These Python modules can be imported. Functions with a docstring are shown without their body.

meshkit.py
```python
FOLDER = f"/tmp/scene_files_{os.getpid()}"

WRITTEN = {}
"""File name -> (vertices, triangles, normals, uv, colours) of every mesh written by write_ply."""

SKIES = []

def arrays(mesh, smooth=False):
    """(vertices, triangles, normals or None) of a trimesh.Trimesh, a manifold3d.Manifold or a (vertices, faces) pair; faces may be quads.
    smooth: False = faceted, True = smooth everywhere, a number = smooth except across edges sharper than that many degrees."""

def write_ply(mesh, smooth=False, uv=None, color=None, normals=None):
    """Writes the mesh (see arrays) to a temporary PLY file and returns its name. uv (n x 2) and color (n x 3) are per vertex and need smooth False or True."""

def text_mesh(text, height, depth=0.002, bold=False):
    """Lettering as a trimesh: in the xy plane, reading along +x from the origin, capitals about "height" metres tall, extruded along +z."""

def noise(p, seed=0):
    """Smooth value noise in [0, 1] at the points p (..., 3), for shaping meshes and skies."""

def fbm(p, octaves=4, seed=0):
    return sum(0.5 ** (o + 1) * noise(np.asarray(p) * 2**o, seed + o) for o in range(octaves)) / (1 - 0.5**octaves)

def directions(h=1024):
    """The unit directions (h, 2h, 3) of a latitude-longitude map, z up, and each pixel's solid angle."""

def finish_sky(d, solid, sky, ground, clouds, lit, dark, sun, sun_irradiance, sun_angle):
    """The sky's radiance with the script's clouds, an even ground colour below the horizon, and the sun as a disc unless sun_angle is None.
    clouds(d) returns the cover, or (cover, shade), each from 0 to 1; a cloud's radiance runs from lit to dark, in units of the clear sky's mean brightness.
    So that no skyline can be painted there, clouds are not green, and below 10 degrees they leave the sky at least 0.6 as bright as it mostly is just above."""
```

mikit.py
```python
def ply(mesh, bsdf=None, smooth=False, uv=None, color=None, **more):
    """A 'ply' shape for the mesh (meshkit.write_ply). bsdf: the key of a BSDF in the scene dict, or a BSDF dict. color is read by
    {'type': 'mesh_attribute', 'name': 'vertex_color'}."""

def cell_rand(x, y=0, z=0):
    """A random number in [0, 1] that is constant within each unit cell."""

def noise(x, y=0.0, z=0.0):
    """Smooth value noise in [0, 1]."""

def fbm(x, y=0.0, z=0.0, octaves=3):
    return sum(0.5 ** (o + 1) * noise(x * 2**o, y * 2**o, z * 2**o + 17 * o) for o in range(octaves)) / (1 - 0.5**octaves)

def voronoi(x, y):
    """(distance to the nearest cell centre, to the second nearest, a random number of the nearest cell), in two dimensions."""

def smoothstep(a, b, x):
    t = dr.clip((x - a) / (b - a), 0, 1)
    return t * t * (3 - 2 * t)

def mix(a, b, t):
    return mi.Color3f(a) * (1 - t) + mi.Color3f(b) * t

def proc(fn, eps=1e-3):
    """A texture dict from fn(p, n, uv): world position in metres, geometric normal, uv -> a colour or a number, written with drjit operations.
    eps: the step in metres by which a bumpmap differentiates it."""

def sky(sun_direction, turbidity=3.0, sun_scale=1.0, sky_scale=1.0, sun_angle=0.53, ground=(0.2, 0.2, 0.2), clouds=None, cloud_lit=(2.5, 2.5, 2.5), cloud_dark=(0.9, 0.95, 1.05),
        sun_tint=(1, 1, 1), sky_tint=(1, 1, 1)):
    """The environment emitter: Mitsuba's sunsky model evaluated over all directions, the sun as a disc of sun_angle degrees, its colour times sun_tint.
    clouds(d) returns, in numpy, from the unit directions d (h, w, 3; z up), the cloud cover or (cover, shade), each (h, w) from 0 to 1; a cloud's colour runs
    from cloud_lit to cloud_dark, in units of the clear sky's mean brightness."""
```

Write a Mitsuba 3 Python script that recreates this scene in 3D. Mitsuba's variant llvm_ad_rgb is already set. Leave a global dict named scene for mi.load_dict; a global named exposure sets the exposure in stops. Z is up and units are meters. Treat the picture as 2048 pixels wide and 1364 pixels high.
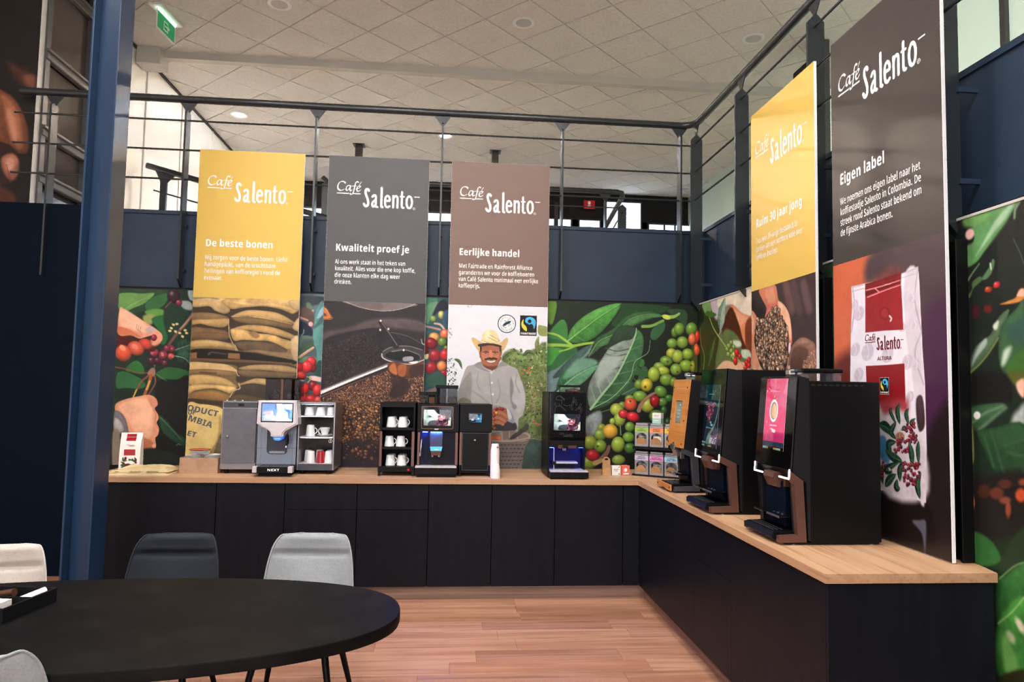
import json, math, random
import numpy as np, trimesh, mitsuba as mi, drjit as dr, mikit
from mikit import noise, fbm, cell_rand, smoothstep, mix
from meshkit import fbm as nfbm
from shapely.geometry import Polygon, LineString, Point, box as sbox
from shapely import affinity, union_all

scene, labels = {"type": "scene"}, {}

# ---------------------------------------------------------------- camera
YAW, PITCH, ROLL, EYE = math.radians(5.0909), math.radians(3.7847), math.radians(1.0676), (0.0, 0.0, 1.6547)
_f = np.array([math.sin(YAW) * math.cos(PITCH), math.cos(YAW) * math.cos(PITCH), math.sin(PITCH)])
_r = np.array([math.cos(YAW), -math.sin(YAW), 0.0])
_u = np.cross(_r, _f)
_right, _up = math.cos(ROLL) * _r + math.sin(ROLL) * _u, -math.sin(ROLL) * _r + math.cos(ROLL) * _u
_m = np.eye(4)
_m[:3, 0], _m[:3, 1], _m[:3, 2], _m[:3, 3] = -_right, _up, _f, EYE
scene["camera"] = {"type": "perspective", "fov_axis": "x", "fov": math.degrees(2 * math.atan(1024 / 1394.78)), "near_clip": 0.05, "far_clip": 100.0,
                   "to_world": mi.ScalarTransform4f(_m.tolist())}
# ---------------------------------------------------------------- light and exposure
exposure = 0.0
ADDED_WINDOW_LIGHT = (2.7, 2.8, 3.0)      # unseen tall windows added behind the camera as frontal fill
ADDED_PANEL_LIGHT = (66.0, 64.5, 62.0)     # unseen LED panels added over the hall as its main light
DOWNLIGHT = (3100.0, 2560.0, 2080.0)      # warm recessed lamps over the mezzanine that are switched on
FAR_WINDOW = (2.2, 2.7, 3.4)         # daylit panes in the far wall of the mezzanine


def lin(c):
    c = np.asarray(c, float) / 255.0
    return np.where(c <= 0.04045, c / 12.92, ((c + 0.055) / 1.055) ** 2.4)


def rgb(c):
    return {"type": "rgb", "value": [float(v) for v in np.clip(lin(c), 0, 0.95)]}


def ink(c):
    return [float(v) for v in lin(c)]


def lamp(v):
    return {"type": "area", "radiance": {"type": "rgb", "value": [float(x) for x in v]}}


# ---------------------------------------------------------------- names, labels, parts
FRAME = np.eye(4)


def at(x=0.0, y=0.0, z=0.0, deg=0.0):
    """From here on meshes are given in a frame standing at x, y, z and turned by deg about z."""
    global FRAME
    c, s = math.cos(math.radians(deg)), math.sin(math.radians(deg))
    FRAME = np.array([[c, -s, 0, x], [s, c, 0, y], [0, 0, 1, z], [0, 0, 0, 1.0]])


def numbered(key):
    if key not in scene and key not in labels and not any(k.startswith(key + "__") for k in scene):
        return key
    i = 1
    while f"{key}_{i:03d}" in scene or f"{key}_{i:03d}" in labels:
        i += 1
    return f"{key}_{i:03d}"


def thing(name, label, category, group=None):
    key = numbered(name)
    labels[key] = {"label": label, "category": category}
    if group:
        labels[key]["group"] = group
    return key


_count = {}


def put(key, mesh, bsdf, smooth=False, **kw):
    if isinstance(mesh, (list, tuple)) and not (len(mesh) == 2 and isinstance(mesh[0], np.ndarray)):
        mesh = trimesh.util.concatenate(list(mesh))
    if isinstance(mesh, trimesh.Trimesh):
        mesh = mesh.copy()
        mesh.apply_transform(FRAME)
    else:
        v = np.asarray(mesh[0]) @ FRAME[:3, :3].T + FRAME[:3, 3]
        mesh = (v, mesh[1])
    scene[key] = mikit.ply(mesh, bsdf, smooth=smooth, **kw)
    return key


def part(parent, name, mesh, bsdf, smooth=False, label=None, kind=None, **kw):
    base = f"{parent}__{name}"
    n = _count.get(base, 0)
    _count[base] = n + 1
    key = base if n == 0 else f"{base}_{n:03d}"
    put(key, mesh, bsdf, smooth, **kw)
    if label or kind:
        labels[key] = {k: v for k, v in (("label", label), ("kind", kind)) if v}
    return key


def solo(name, mesh, bsdf, label, category, smooth=False, group=None, **kw):
    key = thing(name, label, category, group)
    put(key, mesh, bsdf, smooth, **kw)
    return key


def structure(name, mesh=None, bsdf=None, smooth=False, label=None):
    labels[name] = {"kind": "structure"}
    if label:
        labels[name]["label"] = label
    if mesh is not None:
        put(name, mesh, bsdf, smooth)
    return name


# ---------------------------------------------------------------- mesh helpers
def bx(x0, x1, y0, y1, z0, z1, r=0.0):
    """A box, its edges chamfered by r."""
    if r <= 0:
        m = trimesh.creation.box((x1 - x0, y1 - y0, z1 - z0))
        m.apply_translation(((x0 + x1) / 2, (y0 + y1) / 2, (z0 + z1) / 2))
        return m
    p = []
    for x, sx in ((x0, 1), (x1, -1)):
        for y, sy in ((y0, 1), (y1, -1)):
            for z, sz in ((z0, 1), (z1, -1)):
                p += [(x + sx * r, y + sy * r, z), (x + sx * r, y, z + sz * r), (x, y + sy * r, z + sz * r)]
    return trimesh.Trimesh(np.array(p)).convex_hull


def lathe(profile, n=28, at_=(0, 0, 0)):
    m = trimesh.creation.revolve(np.array(profile, float), sections=n)
    m.apply_translation(at_)
    return m


def rod(a, b, r, n=16, r2=None):
    """A round bar from a to b, radius r at a and r2 at b."""
    a, b = np.array(a, float), np.array(b, float)
    L = np.linalg.norm(b - a)
    m = trimesh.creation.revolve(np.array([(0, 0), (r, 0), (r if r2 is None else r2, L), (0, L)], float), sections=n)
    m.apply_transform(trimesh.geometry.align_vectors([0, 0, 1], (b - a) / L))
    m.apply_translation(a)
    return m


def tube(points, r, n=12):
    """A round bar bent along the points."""
    p = np.array(points, float)
    t = np.gradient(p, axis=0)
    t /= np.linalg.norm(t, axis=1, keepdims=True)
    ref = np.array([0, 0, 1.0]) if abs(t[:, 2]).max() < 0.95 else np.array([1.0, 0, 0]) if abs(t[:, 0]).max() < 0.95 else np.array([0, 1.0, 0])
    a = np.cross(t, ref)
    a /= np.linalg.norm(a, axis=1, keepdims=True)
    b = np.cross(t, a)
    ang = np.arange(n) * 2 * np.pi / n
    v = p[:, None] + r * (np.cos(ang)[None, :, None] * a[:, None] + np.sin(ang)[None, :, None] * b[:, None])
    k = len(p)
    f = []
    for i in range(k - 1):
        for j in range(n):
            q = (i * n + j, i * n + (j + 1) % n, (i + 1) * n + (j + 1) % n, (i + 1) * n + j)
            f += [(q[0], q[1], q[2]), (q[0], q[2], q[3])]
    v = np.vstack([v.reshape(-1, 3), p[:1], p[-1:]])
    for j in range(n):
        f += [(k * n, (j + 1) % n, j), (k * n + 1, (k - 1) * n + j, (k - 1) * n + (j + 1) % n)]
    m = trimesh.Trimesh(v, f, process=False)
    m.fix_normals()
    return m


def prism(poly, axis, a0, a1):
    """A flat outline pulled along an axis: 'y' takes (x, z), 'x' takes (y, z), 'z' takes (x, y)."""
    poly = poly if isinstance(poly, Polygon) else Polygon(poly)
    m = trimesh.creation.extrude_polygon(poly.buffer(0), a1 - a0, engine="earcut")
    v = m.vertices.copy()
    if axis == "z":
        v = np.c_[v[:, 0], v[:, 1], v[:, 2] + a0]
    elif axis == "y":
        v = np.c_[v[:, 0], v[:, 2] + a0, v[:, 1]]
    else:
        v = np.c_[v[:, 2] + a0, v[:, 0], v[:, 1]]
    m = trimesh.Trimesh(v, m.faces, process=False)
    m.fix_normals()
    return m


def rr(x0, x1, z0, z1, r, k=6):
    return sbox(x0 + r, z0 + r, x1 - r, z1 - r).buffer(r, quad_segs=k)


def disc(x, y, z, r, n=28):
    """A flat round face that looks down."""
    a = np.arange(n) * 2 * np.pi / n
    v = np.vstack([np.c_[x + r * np.cos(a), y + r * np.sin(a), np.full(n, z)], [[x, y, z]]])
    return trimesh.Trimesh(v, [(n, (i + 1) % n, i) for i in range(n)], process=False)


# ---------------------------------------------------------------- materials
def pbr(name, color, rough=0.5, metal=0.0, spec=0.5, bump=None, two=True, **kw):
    d = {"type": "principled", "base_color": color if isinstance(color, dict) else rgb(color), "roughness": rough, "metallic": metal, "specular": spec, **kw}
    if bump:
        d = {"type": "bumpmap", "arbitrary": mikit.proc(bump[0], eps=bump[2] if len(bump) > 2 else 1e-3), "scale": bump[1], "bsdf": d}
    scene[name] = {"type": "twosided", "bsdf": d} if two else d
    return name


def wood(c1, c2, c3, along, row=None, seed=0.0, fine=70.0):
    """Oak-like grain running along x or y."""
    a, b, c = ink(c1), ink(c2), ink(c3)

    def fn(p, n, uv):
        l, t = (p.x, p.y) if along == "x" else (p.y, p.x)
        r = cell_rand(dr.floor(t / row), seed) * 40.0 if row else 0.0
        band = fbm(l * 0.9 + r, t * 16 + r, p.z * 16 + seed, 3)
        streak = fbm(l * 2.2 + r * 3, t * fine, p.z * fine + seed, 2)
        k = smoothstep(0.35, 0.7, band)
        col = mix(a, b, k)
        return mix(col, c, smoothstep(0.55, 0.85, streak) * 0.6)
    return mikit.proc(fn)


def weave(c1, c2, scale=420.0):
    a, b = ink(c1), ink(c2)

    def fn(p, n, uv):
        s = noise(p.x * scale, p.y * scale, p.z * scale * 0.4)
        s2 = noise(p.x * scale * 0.35, p.y * scale * 0.35, p.z * scale)
        big = fbm(p.x * 9, p.y * 9, p.z * 9, 3)
        return mix(a, b, dr.clip(0.55 * s * s2 * 2 + 0.7 * (big - 0.35), 0, 1))
    return mikit.proc(fn)


def grainy(c1, c2, sx=8.0, sy=8.0, sz=8.0, oct=3, lo=0.35, hi=0.7):
    a, b = ink(c1), ink(c2)
    return mikit.proc(lambda p, n, uv: mix(a, b, smoothstep(lo, hi, fbm(p.x * sx, p.y * sy, p.z * sz, oct))))


pbr("print", {"type": "mesh_attribute", "name": "vertex_color"}, 0.5, spec=0.3, two=True)
pbr("print_satin", {"type": "mesh_attribute", "name": "vertex_color"}, 0.32, spec=0.45, two=True)
pbr("ink_white", (250, 248, 246), 0.5, spec=0.3, two=True)
pbr("ink_gold", (230, 178, 78), 0.5, spec=0.3, two=True)
pbr("ink_maroon", (98, 26, 36), 0.5, spec=0.3, two=True)
pbr("ink_black", (16, 16, 18), 0.5, spec=0.3, two=True)
pbr("ink_grey", (92, 92, 96), 0.5, spec=0.3, two=True)
pbr("ink_green", (30, 96, 54), 0.6, spec=0.3, two=True)
pbr("ink_red", (200, 30, 34), 0.5, spec=0.3, two=True)
pbr("sheet_yellow", (217, 182, 88), 0.45, spec=0.35, two=True)
pbr("sheet_grey", (80, 79, 80), 0.42, spec=0.35, two=True)
pbr("sheet_dark", (58, 53, 51), 0.38, spec=0.3, two=True)
pbr("sheet_brown", (122, 98, 89), 0.42, spec=0.35, two=True)
pbr("board_edge", (232, 232, 236), 0.5)
pbr("navy", grainy((31, 46, 65), (34, 50, 69), 3, 3, 3), 0.42, spec=0.35)
pbr("shaded_wall_niche_navy", (5, 15, 28), 0.5, spec=0.06)  # shade of the left wall mixed into navy; machine niches share it
pbr("niche_navy", (12, 16, 44), 0.4, spec=0.2)
pbr("deck_floor", grainy((190, 184, 178), (178, 172, 166), 30, 30, 30), 0.5)
pbr("steel_blue", grainy((24, 48, 76), (27, 52, 81), 5, 5, 1.2), 0.32, spec=0.45)
pbr("rail", (30, 36, 41), 0.25, spec=0.6)
pbr("black_frame", (18, 19, 22), 0.4)
pbr("plaster_white", (226, 222, 216), 0.7)
pbr("panel_white", (236, 232, 226), 0.4, spec=0.4)
pbr("pale_green", (196, 214, 198), 0.5)
pbr("tile_face", {**grainy((216, 210, 204), (206, 200, 194), 60, 60, 60, 2)}, 0.9, spec=0.2)
pbr("tee_bar", (214, 210, 204), 0.45, spec=0.4)
pbr("beam_paint", (186, 182, 176), 0.6)
pbr("lamp_trim", (224, 222, 220), 0.4)
pbr("lamp_off", (176, 176, 176), 0.4)
pbr("dark_wall", (9, 10, 14), 0.6, spec=0.2)
pbr("smoke_glass", (58, 52, 50), 0.12, spec=0.6)
pbr("frame_grey", (66, 66, 68), 0.4)
pbr("cabinet", grainy((17, 18, 25), (20, 21, 28), 40, 40, 3), 0.42, spec=0.12)
pbr("cabinet_gap", (7, 7, 9), 0.8)
pbr("oak_x", wood((184, 147, 116), (171, 132, 101), (151, 112, 82), "x", None, 3.0), 0.42, spec=0.4)
pbr("oak_y", wood((186, 148, 116), (173, 133, 101), (152, 112, 82), "y", None, 5.0), 0.42, spec=0.4)
pbr("plinth", wood((150, 124, 108), (128, 102, 88), (104, 80, 68), "x", None, 8.0), 0.5)
pbr("plinth_y", wood((138, 104, 92), (118, 86, 76), (98, 70, 62), "y", None, 9.0), 0.5)
for _i, (_a, _b, _c) in enumerate((((184, 136, 110), (166, 117, 91), (140, 98, 78)), ((177, 129, 104), (158, 111, 87), (132, 93, 74)), ((190, 143, 116), (172, 124, 98), (146, 104, 82)), ((172, 126, 103), (154, 108, 86), (126, 90, 74)))):
    pbr(f"plank_{_i}", wood(_a, _b, _c, "x", 0.18, 11.0 + _i), 0.3, spec=0.45)
pbr("floor_base", wood((150, 104, 78), (130, 88, 64), (110, 74, 54), "x", 0.18, 19.0), 0.4)
pbr("table_black", grainy((10, 10, 12), (20, 19, 18), 7, 9, 7, 4, 0.4, 0.8), 0.55, spec=0.12)
pbr("black_satin", (9, 9, 11), 0.4, spec=0.2)
pbr("black_matt", (11, 11, 13), 0.6, spec=0.25)
pbr("black_gloss", (6, 6, 8), 0.06, spec=0.45)
pbr("charcoal", (26, 26, 30), 0.42, spec=0.25)
pbr("graphite", (58, 60, 68), 0.4, spec=0.5)
pbr("steel", (150, 150, 156), 0.3, metal=0.85)
pbr("steel_door", grainy((104, 102, 110), (98, 96, 104), 30, 30, 30), 0.42, metal=0.3)
pbr("steel_panel", (132, 140, 154), 0.36, metal=0.45)
pbr("silver", (206, 200, 204), 0.34, metal=0.35)
pbr("chrome", (214, 214, 216), 0.12, metal=0.95)
pbr("bronze", (112, 82, 72), 0.34, metal=0.35)
pbr("copper", (106, 74, 64), 0.34, metal=0.4)
pbr("copper_dark", (86, 56, 42), 0.3, metal=0.35)
pbr("bamboo", wood((204, 138, 74), (192, 124, 62), (172, 106, 50), "y", None, 23.0, 150.0), 0.45)
pbr("china", (240, 240, 242), 0.16, spec=0.55)
pbr("china_red", (160, 18, 30), 0.16, spec=0.55)
pbr("paper_white", (238, 234, 230), 0.7)
pbr("cardboard", grainy((176, 140, 112), (164, 128, 102), 20, 20, 20), 0.8)
pbr("kraft", grainy((196, 152, 106), (184, 140, 96), 30, 30, 30), 0.8)
pbr("burlap", weave((222, 198, 154), (204, 178, 134), 500), 0.9)
pbr("beans_dark", grainy((60, 34, 22), (120, 72, 44), 90, 90, 90, 2), 0.5)
pbr("powder", (206, 202, 196), 0.8)
pbr("fabric_light", weave((154, 158, 161), (128, 133, 138)), 0.9, sheen=0.4)
pbr("fabric_warm", weave((198, 189, 182), (174, 166, 161)), 0.9, sheen=0.4)
pbr("fabric_navy", weave((32, 38, 48), (24, 29, 38)), 0.9, sheen=0.4)
pbr("tin", (186, 186, 192), 0.24, metal=0.75)
pbr("foil", grainy((206, 206, 210), (120, 122, 130), 60, 60, 60, 2), 0.25, metal=0.6)
for _n, _c in (("band_green", (160, 196, 96)), ("band_orange", (240, 150, 104)), ("band_yellow", (248, 206, 80)), ("band_lilac", (192, 184, 214)), ("band_pink", (226, 142, 206)), ("band_blue", (160, 206, 240)), ("salmon", (228, 124, 106)), ("mint", (160, 204, 186)), ("sign_red", (196, 26, 34)), ("sign_green", (14, 130, 70)), ("ink_yellow", (214, 206, 56)), ("ink_blue", (70, 176, 226)), ("ink_navy", (26, 52, 66))):
    pbr(_n, _c, 0.5, spec=0.3, two=True)
scene["glass_clear"] = {"type": "thindielectric", "int_ior": 1.3}
scene["glass_smoke"] = {"type": "thindielectric", "int_ior": 1.2, "specular_transmittance": {"type": "rgb", "value": [0.4, 0.3, 0.25]}}
scene["lcd_film"] = {"type": "thindielectric", "specular_transmittance": {"type": "mesh_attribute", "name": "vertex_color"}}
pbr("etch_grey", (52, 52, 55), 0.5, spec=0.3, two=True)
scene["glass_grey"] = {"type": "thindielectric", "int_ior": 1.2, "specular_transmittance": {"type": "rgb", "value": [0.6, 0.6, 0.62]}}

# ---------------------------------------------------------------- flat prints: ink laid on a fine grid of the sheet itself (millimetres from its top left corner)
def hexrgb(h):
    """An ink: three numbers from 0 to 255, or the same as a hex word."""
    if not isinstance(h, str):
        return np.array(h, float)
    return np.array([int(h[i:i + 2], 16) for i in (0, 2, 4)], float)


def catmull(p, closed, k=4):
    p = np.asarray(p, float)
    if len(p) < 3:
        return p if closed else np.array([p[0] + (p[-1] - p[0]) * t for t in np.linspace(0, 1, 5)]) if len(p) == 2 else p
    q = np.vstack([p[-1:], p, p[:2]]) if closed else np.vstack([2 * p[0] - p[1], p, 2 * p[-1] - p[-2]])
    out = []
    for i in range(1, len(q) - 2):
        a, b, c, d = q[i - 1], q[i], q[i + 1], q[i + 2]
        for t in np.arange(k) / k:
            out.append(0.5 * (2 * b + (c - a) * t + (2 * a - 5 * b + 4 * c - d) * t * t + (3 * b - a - 3 * c + d) * t ** 3))
    if not closed:
        out.append(q[-2])
    return np.array(out)


def sstep(a, b, x):
    t = np.clip((x - a) / (b - a), 0, 1)
    return t * t * (3 - 2 * t)


class Sheet:
    def __init__(self, w, h, dx, dy, x0=0.0, y0=0.0):
        self.w, self.h, self.x0, self.y0 = w, h, x0, y0
        nx, ny = max(2, int(round(w / dx)) + 1), max(2, int(round(h / dy)) + 1)
        self.xs, self.ys = x0 + np.linspace(0, w, nx), y0 + np.linspace(0, h, ny)
        self.C = np.zeros((ny, nx, 3))
        X, Y = np.meshgrid(self.xs, self.ys)
        P = np.stack([X, Y, 0 * X], -1)
        self.N = nfbm(P / 70.0, 3, 3) - 0.5
        self.M = nfbm(P / 16.0, 3, 9) - 0.5

    def block(self, x0, y0, x1, y1):
        i0, i1 = np.searchsorted(self.xs, [x0, x1])
        j0, j1 = np.searchsorted(self.ys, [y0, y1])
        if i0 >= i1 or j0 >= j1:
            return None
        s = (slice(j0, j1), slice(i0, i1))
        X, Y = np.meshgrid(self.xs[i0:i1], self.ys[j0:j1])
        return s, X, Y

    def blend(self, s, col, a):
        a = a[..., None]
        self.C[s] = self.C[s] * (1 - a) + col * a

    def texture(self, s, col, n):
        return col * (1 + n * (1.4 * self.N[s] + 0.6 * self.M[s]))[..., None]

    def polygon(self, p, col, soft, n):
        b = self.block(p[:, 0].min() - soft, p[:, 1].min() - soft, p[:, 0].max() + soft, p[:, 1].max() + soft)
        if b is None:
            return
        s, X, Y = b
        d2, inside = np.full(X.shape, 1e12), np.zeros(X.shape, bool)
        for (x0, y0), (x1, y1) in zip(p, np.roll(p, -1, 0)):
            ex, ey = x1 - x0, y1 - y0
            t = np.clip(((X - x0) * ex + (Y - y0) * ey) / (ex * ex + ey * ey + 1e-9), 0, 1)
            d2 = np.minimum(d2, (X - x0 - t * ex) ** 2 + (Y - y0 - t * ey) ** 2)
            if y0 != y1:
                c = ((y0 > Y) != (y1 > Y)) & (X < ex * (Y - y0) / (y1 - y0) + x0)
                inside ^= c
        sd = np.where(inside, 1, -1) * np.sqrt(d2)
        c = self.texture(s, col, n)
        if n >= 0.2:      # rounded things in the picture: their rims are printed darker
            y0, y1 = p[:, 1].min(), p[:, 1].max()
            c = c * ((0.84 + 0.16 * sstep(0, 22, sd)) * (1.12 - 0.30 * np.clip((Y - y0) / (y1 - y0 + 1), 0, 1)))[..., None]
        self.blend(s, c, sstep(-soft, soft, sd))

    def stroke(self, p, r0, r1, col, soft):
        r = max(r0, r1) + soft
        b = self.block(p[:, 0].min() - r, p[:, 1].min() - r, p[:, 0].max() + r, p[:, 1].max() + r)
        if b is None:
            return
        s, X, Y = b
        best = np.full(X.shape, -1e9)
        k = len(p) - 1
        for i in range(k):
            (x0, y0), (x1, y1) = p[i], p[i + 1]
            ex, ey = x1 - x0, y1 - y0
            t = np.clip(((X - x0) * ex + (Y - y0) * ey) / (ex * ex + ey * ey + 1e-9), 0, 1)
            best = np.maximum(best, r0 + (r1 - r0) * (i + t) / k - np.hypot(X - x0 - t * ex, Y - y0 - t * ey))
        self.blend(s, self.texture(s, col, 0.06), sstep(-soft, soft, best))

    def ellipse(self, cx, cy, A, col, kind, soft):
        A = np.array(A, float).reshape(2, 2)
        ex, ey = np.hypot(A[0, 0], A[0, 1]) + soft, np.hypot(A[1, 0], A[1, 1]) + soft
        b = self.block(cx - ex, cy - ey, cx + ex, cy + ey)
        if b is None:
            return
        s, X, Y = b
        I = np.linalg.inv(A + np.eye(2) * 1e-6)
        qx, qy = I[0, 0] * (X - cx) + I[0, 1] * (Y - cy), I[1, 0] * (X - cx) + I[1, 1] * (Y - cy)
        r = np.hypot(qx, qy)
        a = sstep(-soft, soft, (1 - r) * math.sqrt(abs(np.linalg.det(A)) + 1e-9))
        c = np.broadcast_to(col, X.shape + (3,)).copy()
        dx, dy = (X - cx) / ex, (Y - cy) / ey
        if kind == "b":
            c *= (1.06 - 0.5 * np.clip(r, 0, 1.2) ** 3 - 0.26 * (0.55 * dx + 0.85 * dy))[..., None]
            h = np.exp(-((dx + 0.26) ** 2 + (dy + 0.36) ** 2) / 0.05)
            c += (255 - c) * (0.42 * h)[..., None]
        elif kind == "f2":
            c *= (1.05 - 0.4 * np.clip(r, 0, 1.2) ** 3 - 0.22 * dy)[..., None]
        c *= (1 + 0.1 * self.M[s] + 0.08 * self.N[s])[..., None]
        self.blend(s, c, a)

    def leaf(self, mid, wl, wr, cl, cr, cv, nv, soft):
        m = catmull(mid, False, 8)
        t = np.gradient(m, axis=0)
        t /= np.linalg.norm(t, axis=1, keepdims=True) + 1e-9
        nrm = np.c_[t[:, 1], -t[:, 0]]
        u = np.linspace(0, 1, len(m))
        w = (np.sin(np.pi * u ** 0.85) ** 0.8)[:, None]
        w[-1] = 0
        left, right = m + nrm * w * wl, m - nrm * w * wr
        self.polygon(np.vstack([left, m[::-1]]), cl, soft, 0.3)
        self.polygon(np.vstack([right, m[::-1]]), cr, soft, 0.3)
        th = max(0.8, 0.022 * (wl + wr))
        for i in range(1, nv + 1):
            k = int(len(m) * i / (nv + 1.4))
            k2 = min(len(m) - 1, k + max(1, len(m) // 9))
            for side, c in ((left, cl), (right, cr)):
                e = m[k2] + (side[k2] - m[k2]) * 0.9
                self.stroke(np.array([m[k], (m[k] + e) / 2 + t[k] * 1.5, e]), th * 0.9, th * 0.4, c * 0.72 + cv * 0.28, soft * 2.0)
        self.stroke(m, th * 1.5, th * 0.6, cv, soft)

    def beans(self, poly, size, size2, cols, seed, elong, dens):
        rng = np.random.default_rng(seed)
        g = Polygon(poly).buffer(0)
        x0, y0, x1, y1 = g.bounds
        y, pts = y0, []
        while y < y1:
            f = (y - y0) / (y1 - y0)
            sz = size + (size2 - size) * f
            x = x0 + rng.uniform(0, sz)
            while x < x1:
                q = (x + rng.uniform(-0.35, 0.35) * sz, y + rng.uniform(-0.35, 0.35) * sz)
                if rng.uniform() < dens and g.contains(Point(q)):
                    pts.append((*q, sz))
                x += sz * 0.86 / max(dens, 0.75)
            y += sz * 0.62 / max(dens, 0.75)
        for x, y, sz in pts:
            a = rng.uniform(0, np.pi)
            ra, rb = sz * 0.5 * rng.uniform(0.85, 1.15), sz * 0.5 / elong * rng.uniform(0.85, 1.1)
            R = np.array([[math.cos(a), -math.sin(a)], [math.sin(a), math.cos(a)]])
            col = cols[rng.integers(len(cols))] * rng.uniform(0.8, 1.15)
            sf = max(1.2, sz * 0.08)
            self.ellipse(x, y, (R @ np.diag([ra * 1.22, rb * 1.3])).ravel(), col * 0.4, "f", sf)
            self.ellipse(x, y, (R @ np.diag([ra, rb])).ravel(), col, "b", sf)
            if rng.uniform() < 0.55 and sz > 18:
                d = R @ np.array([ra * 0.85, 0])
                o = R @ np.array([0, rb * rng.uniform(-0.3, 0.3)])
                self.stroke(np.array([[x, y] - d + o, [x, y] + o * 1.6, [x, y] + d + o]), sz * 0.05, sz * 0.05, col * 0.4, sf)

    def dabs(self, poly, size, cols, seed, n):
        rng = np.random.default_rng(seed)
        g = Polygon(poly).buffer(0)
        x0, y0, x1, y1 = g.bounds
        k = 0
        while k < n:
            q = (rng.uniform(x0, x1), rng.uniform(y0, y1))
            if not g.contains(Point(q)):
                continue
            k += 1
            a = rng.uniform(0, np.pi)
            R = np.array([[math.cos(a), -math.sin(a)], [math.sin(a), math.cos(a)]])
            s = size * rng.uniform(0.5, 1.1) * 0.5
            self.ellipse(*q, (R @ np.diag([s, s * rng.uniform(0.3, 0.6)])).ravel(), cols[rng.integers(len(cols))] * rng.uniform(0.75, 1.2), "f", s * 0.25)

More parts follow.
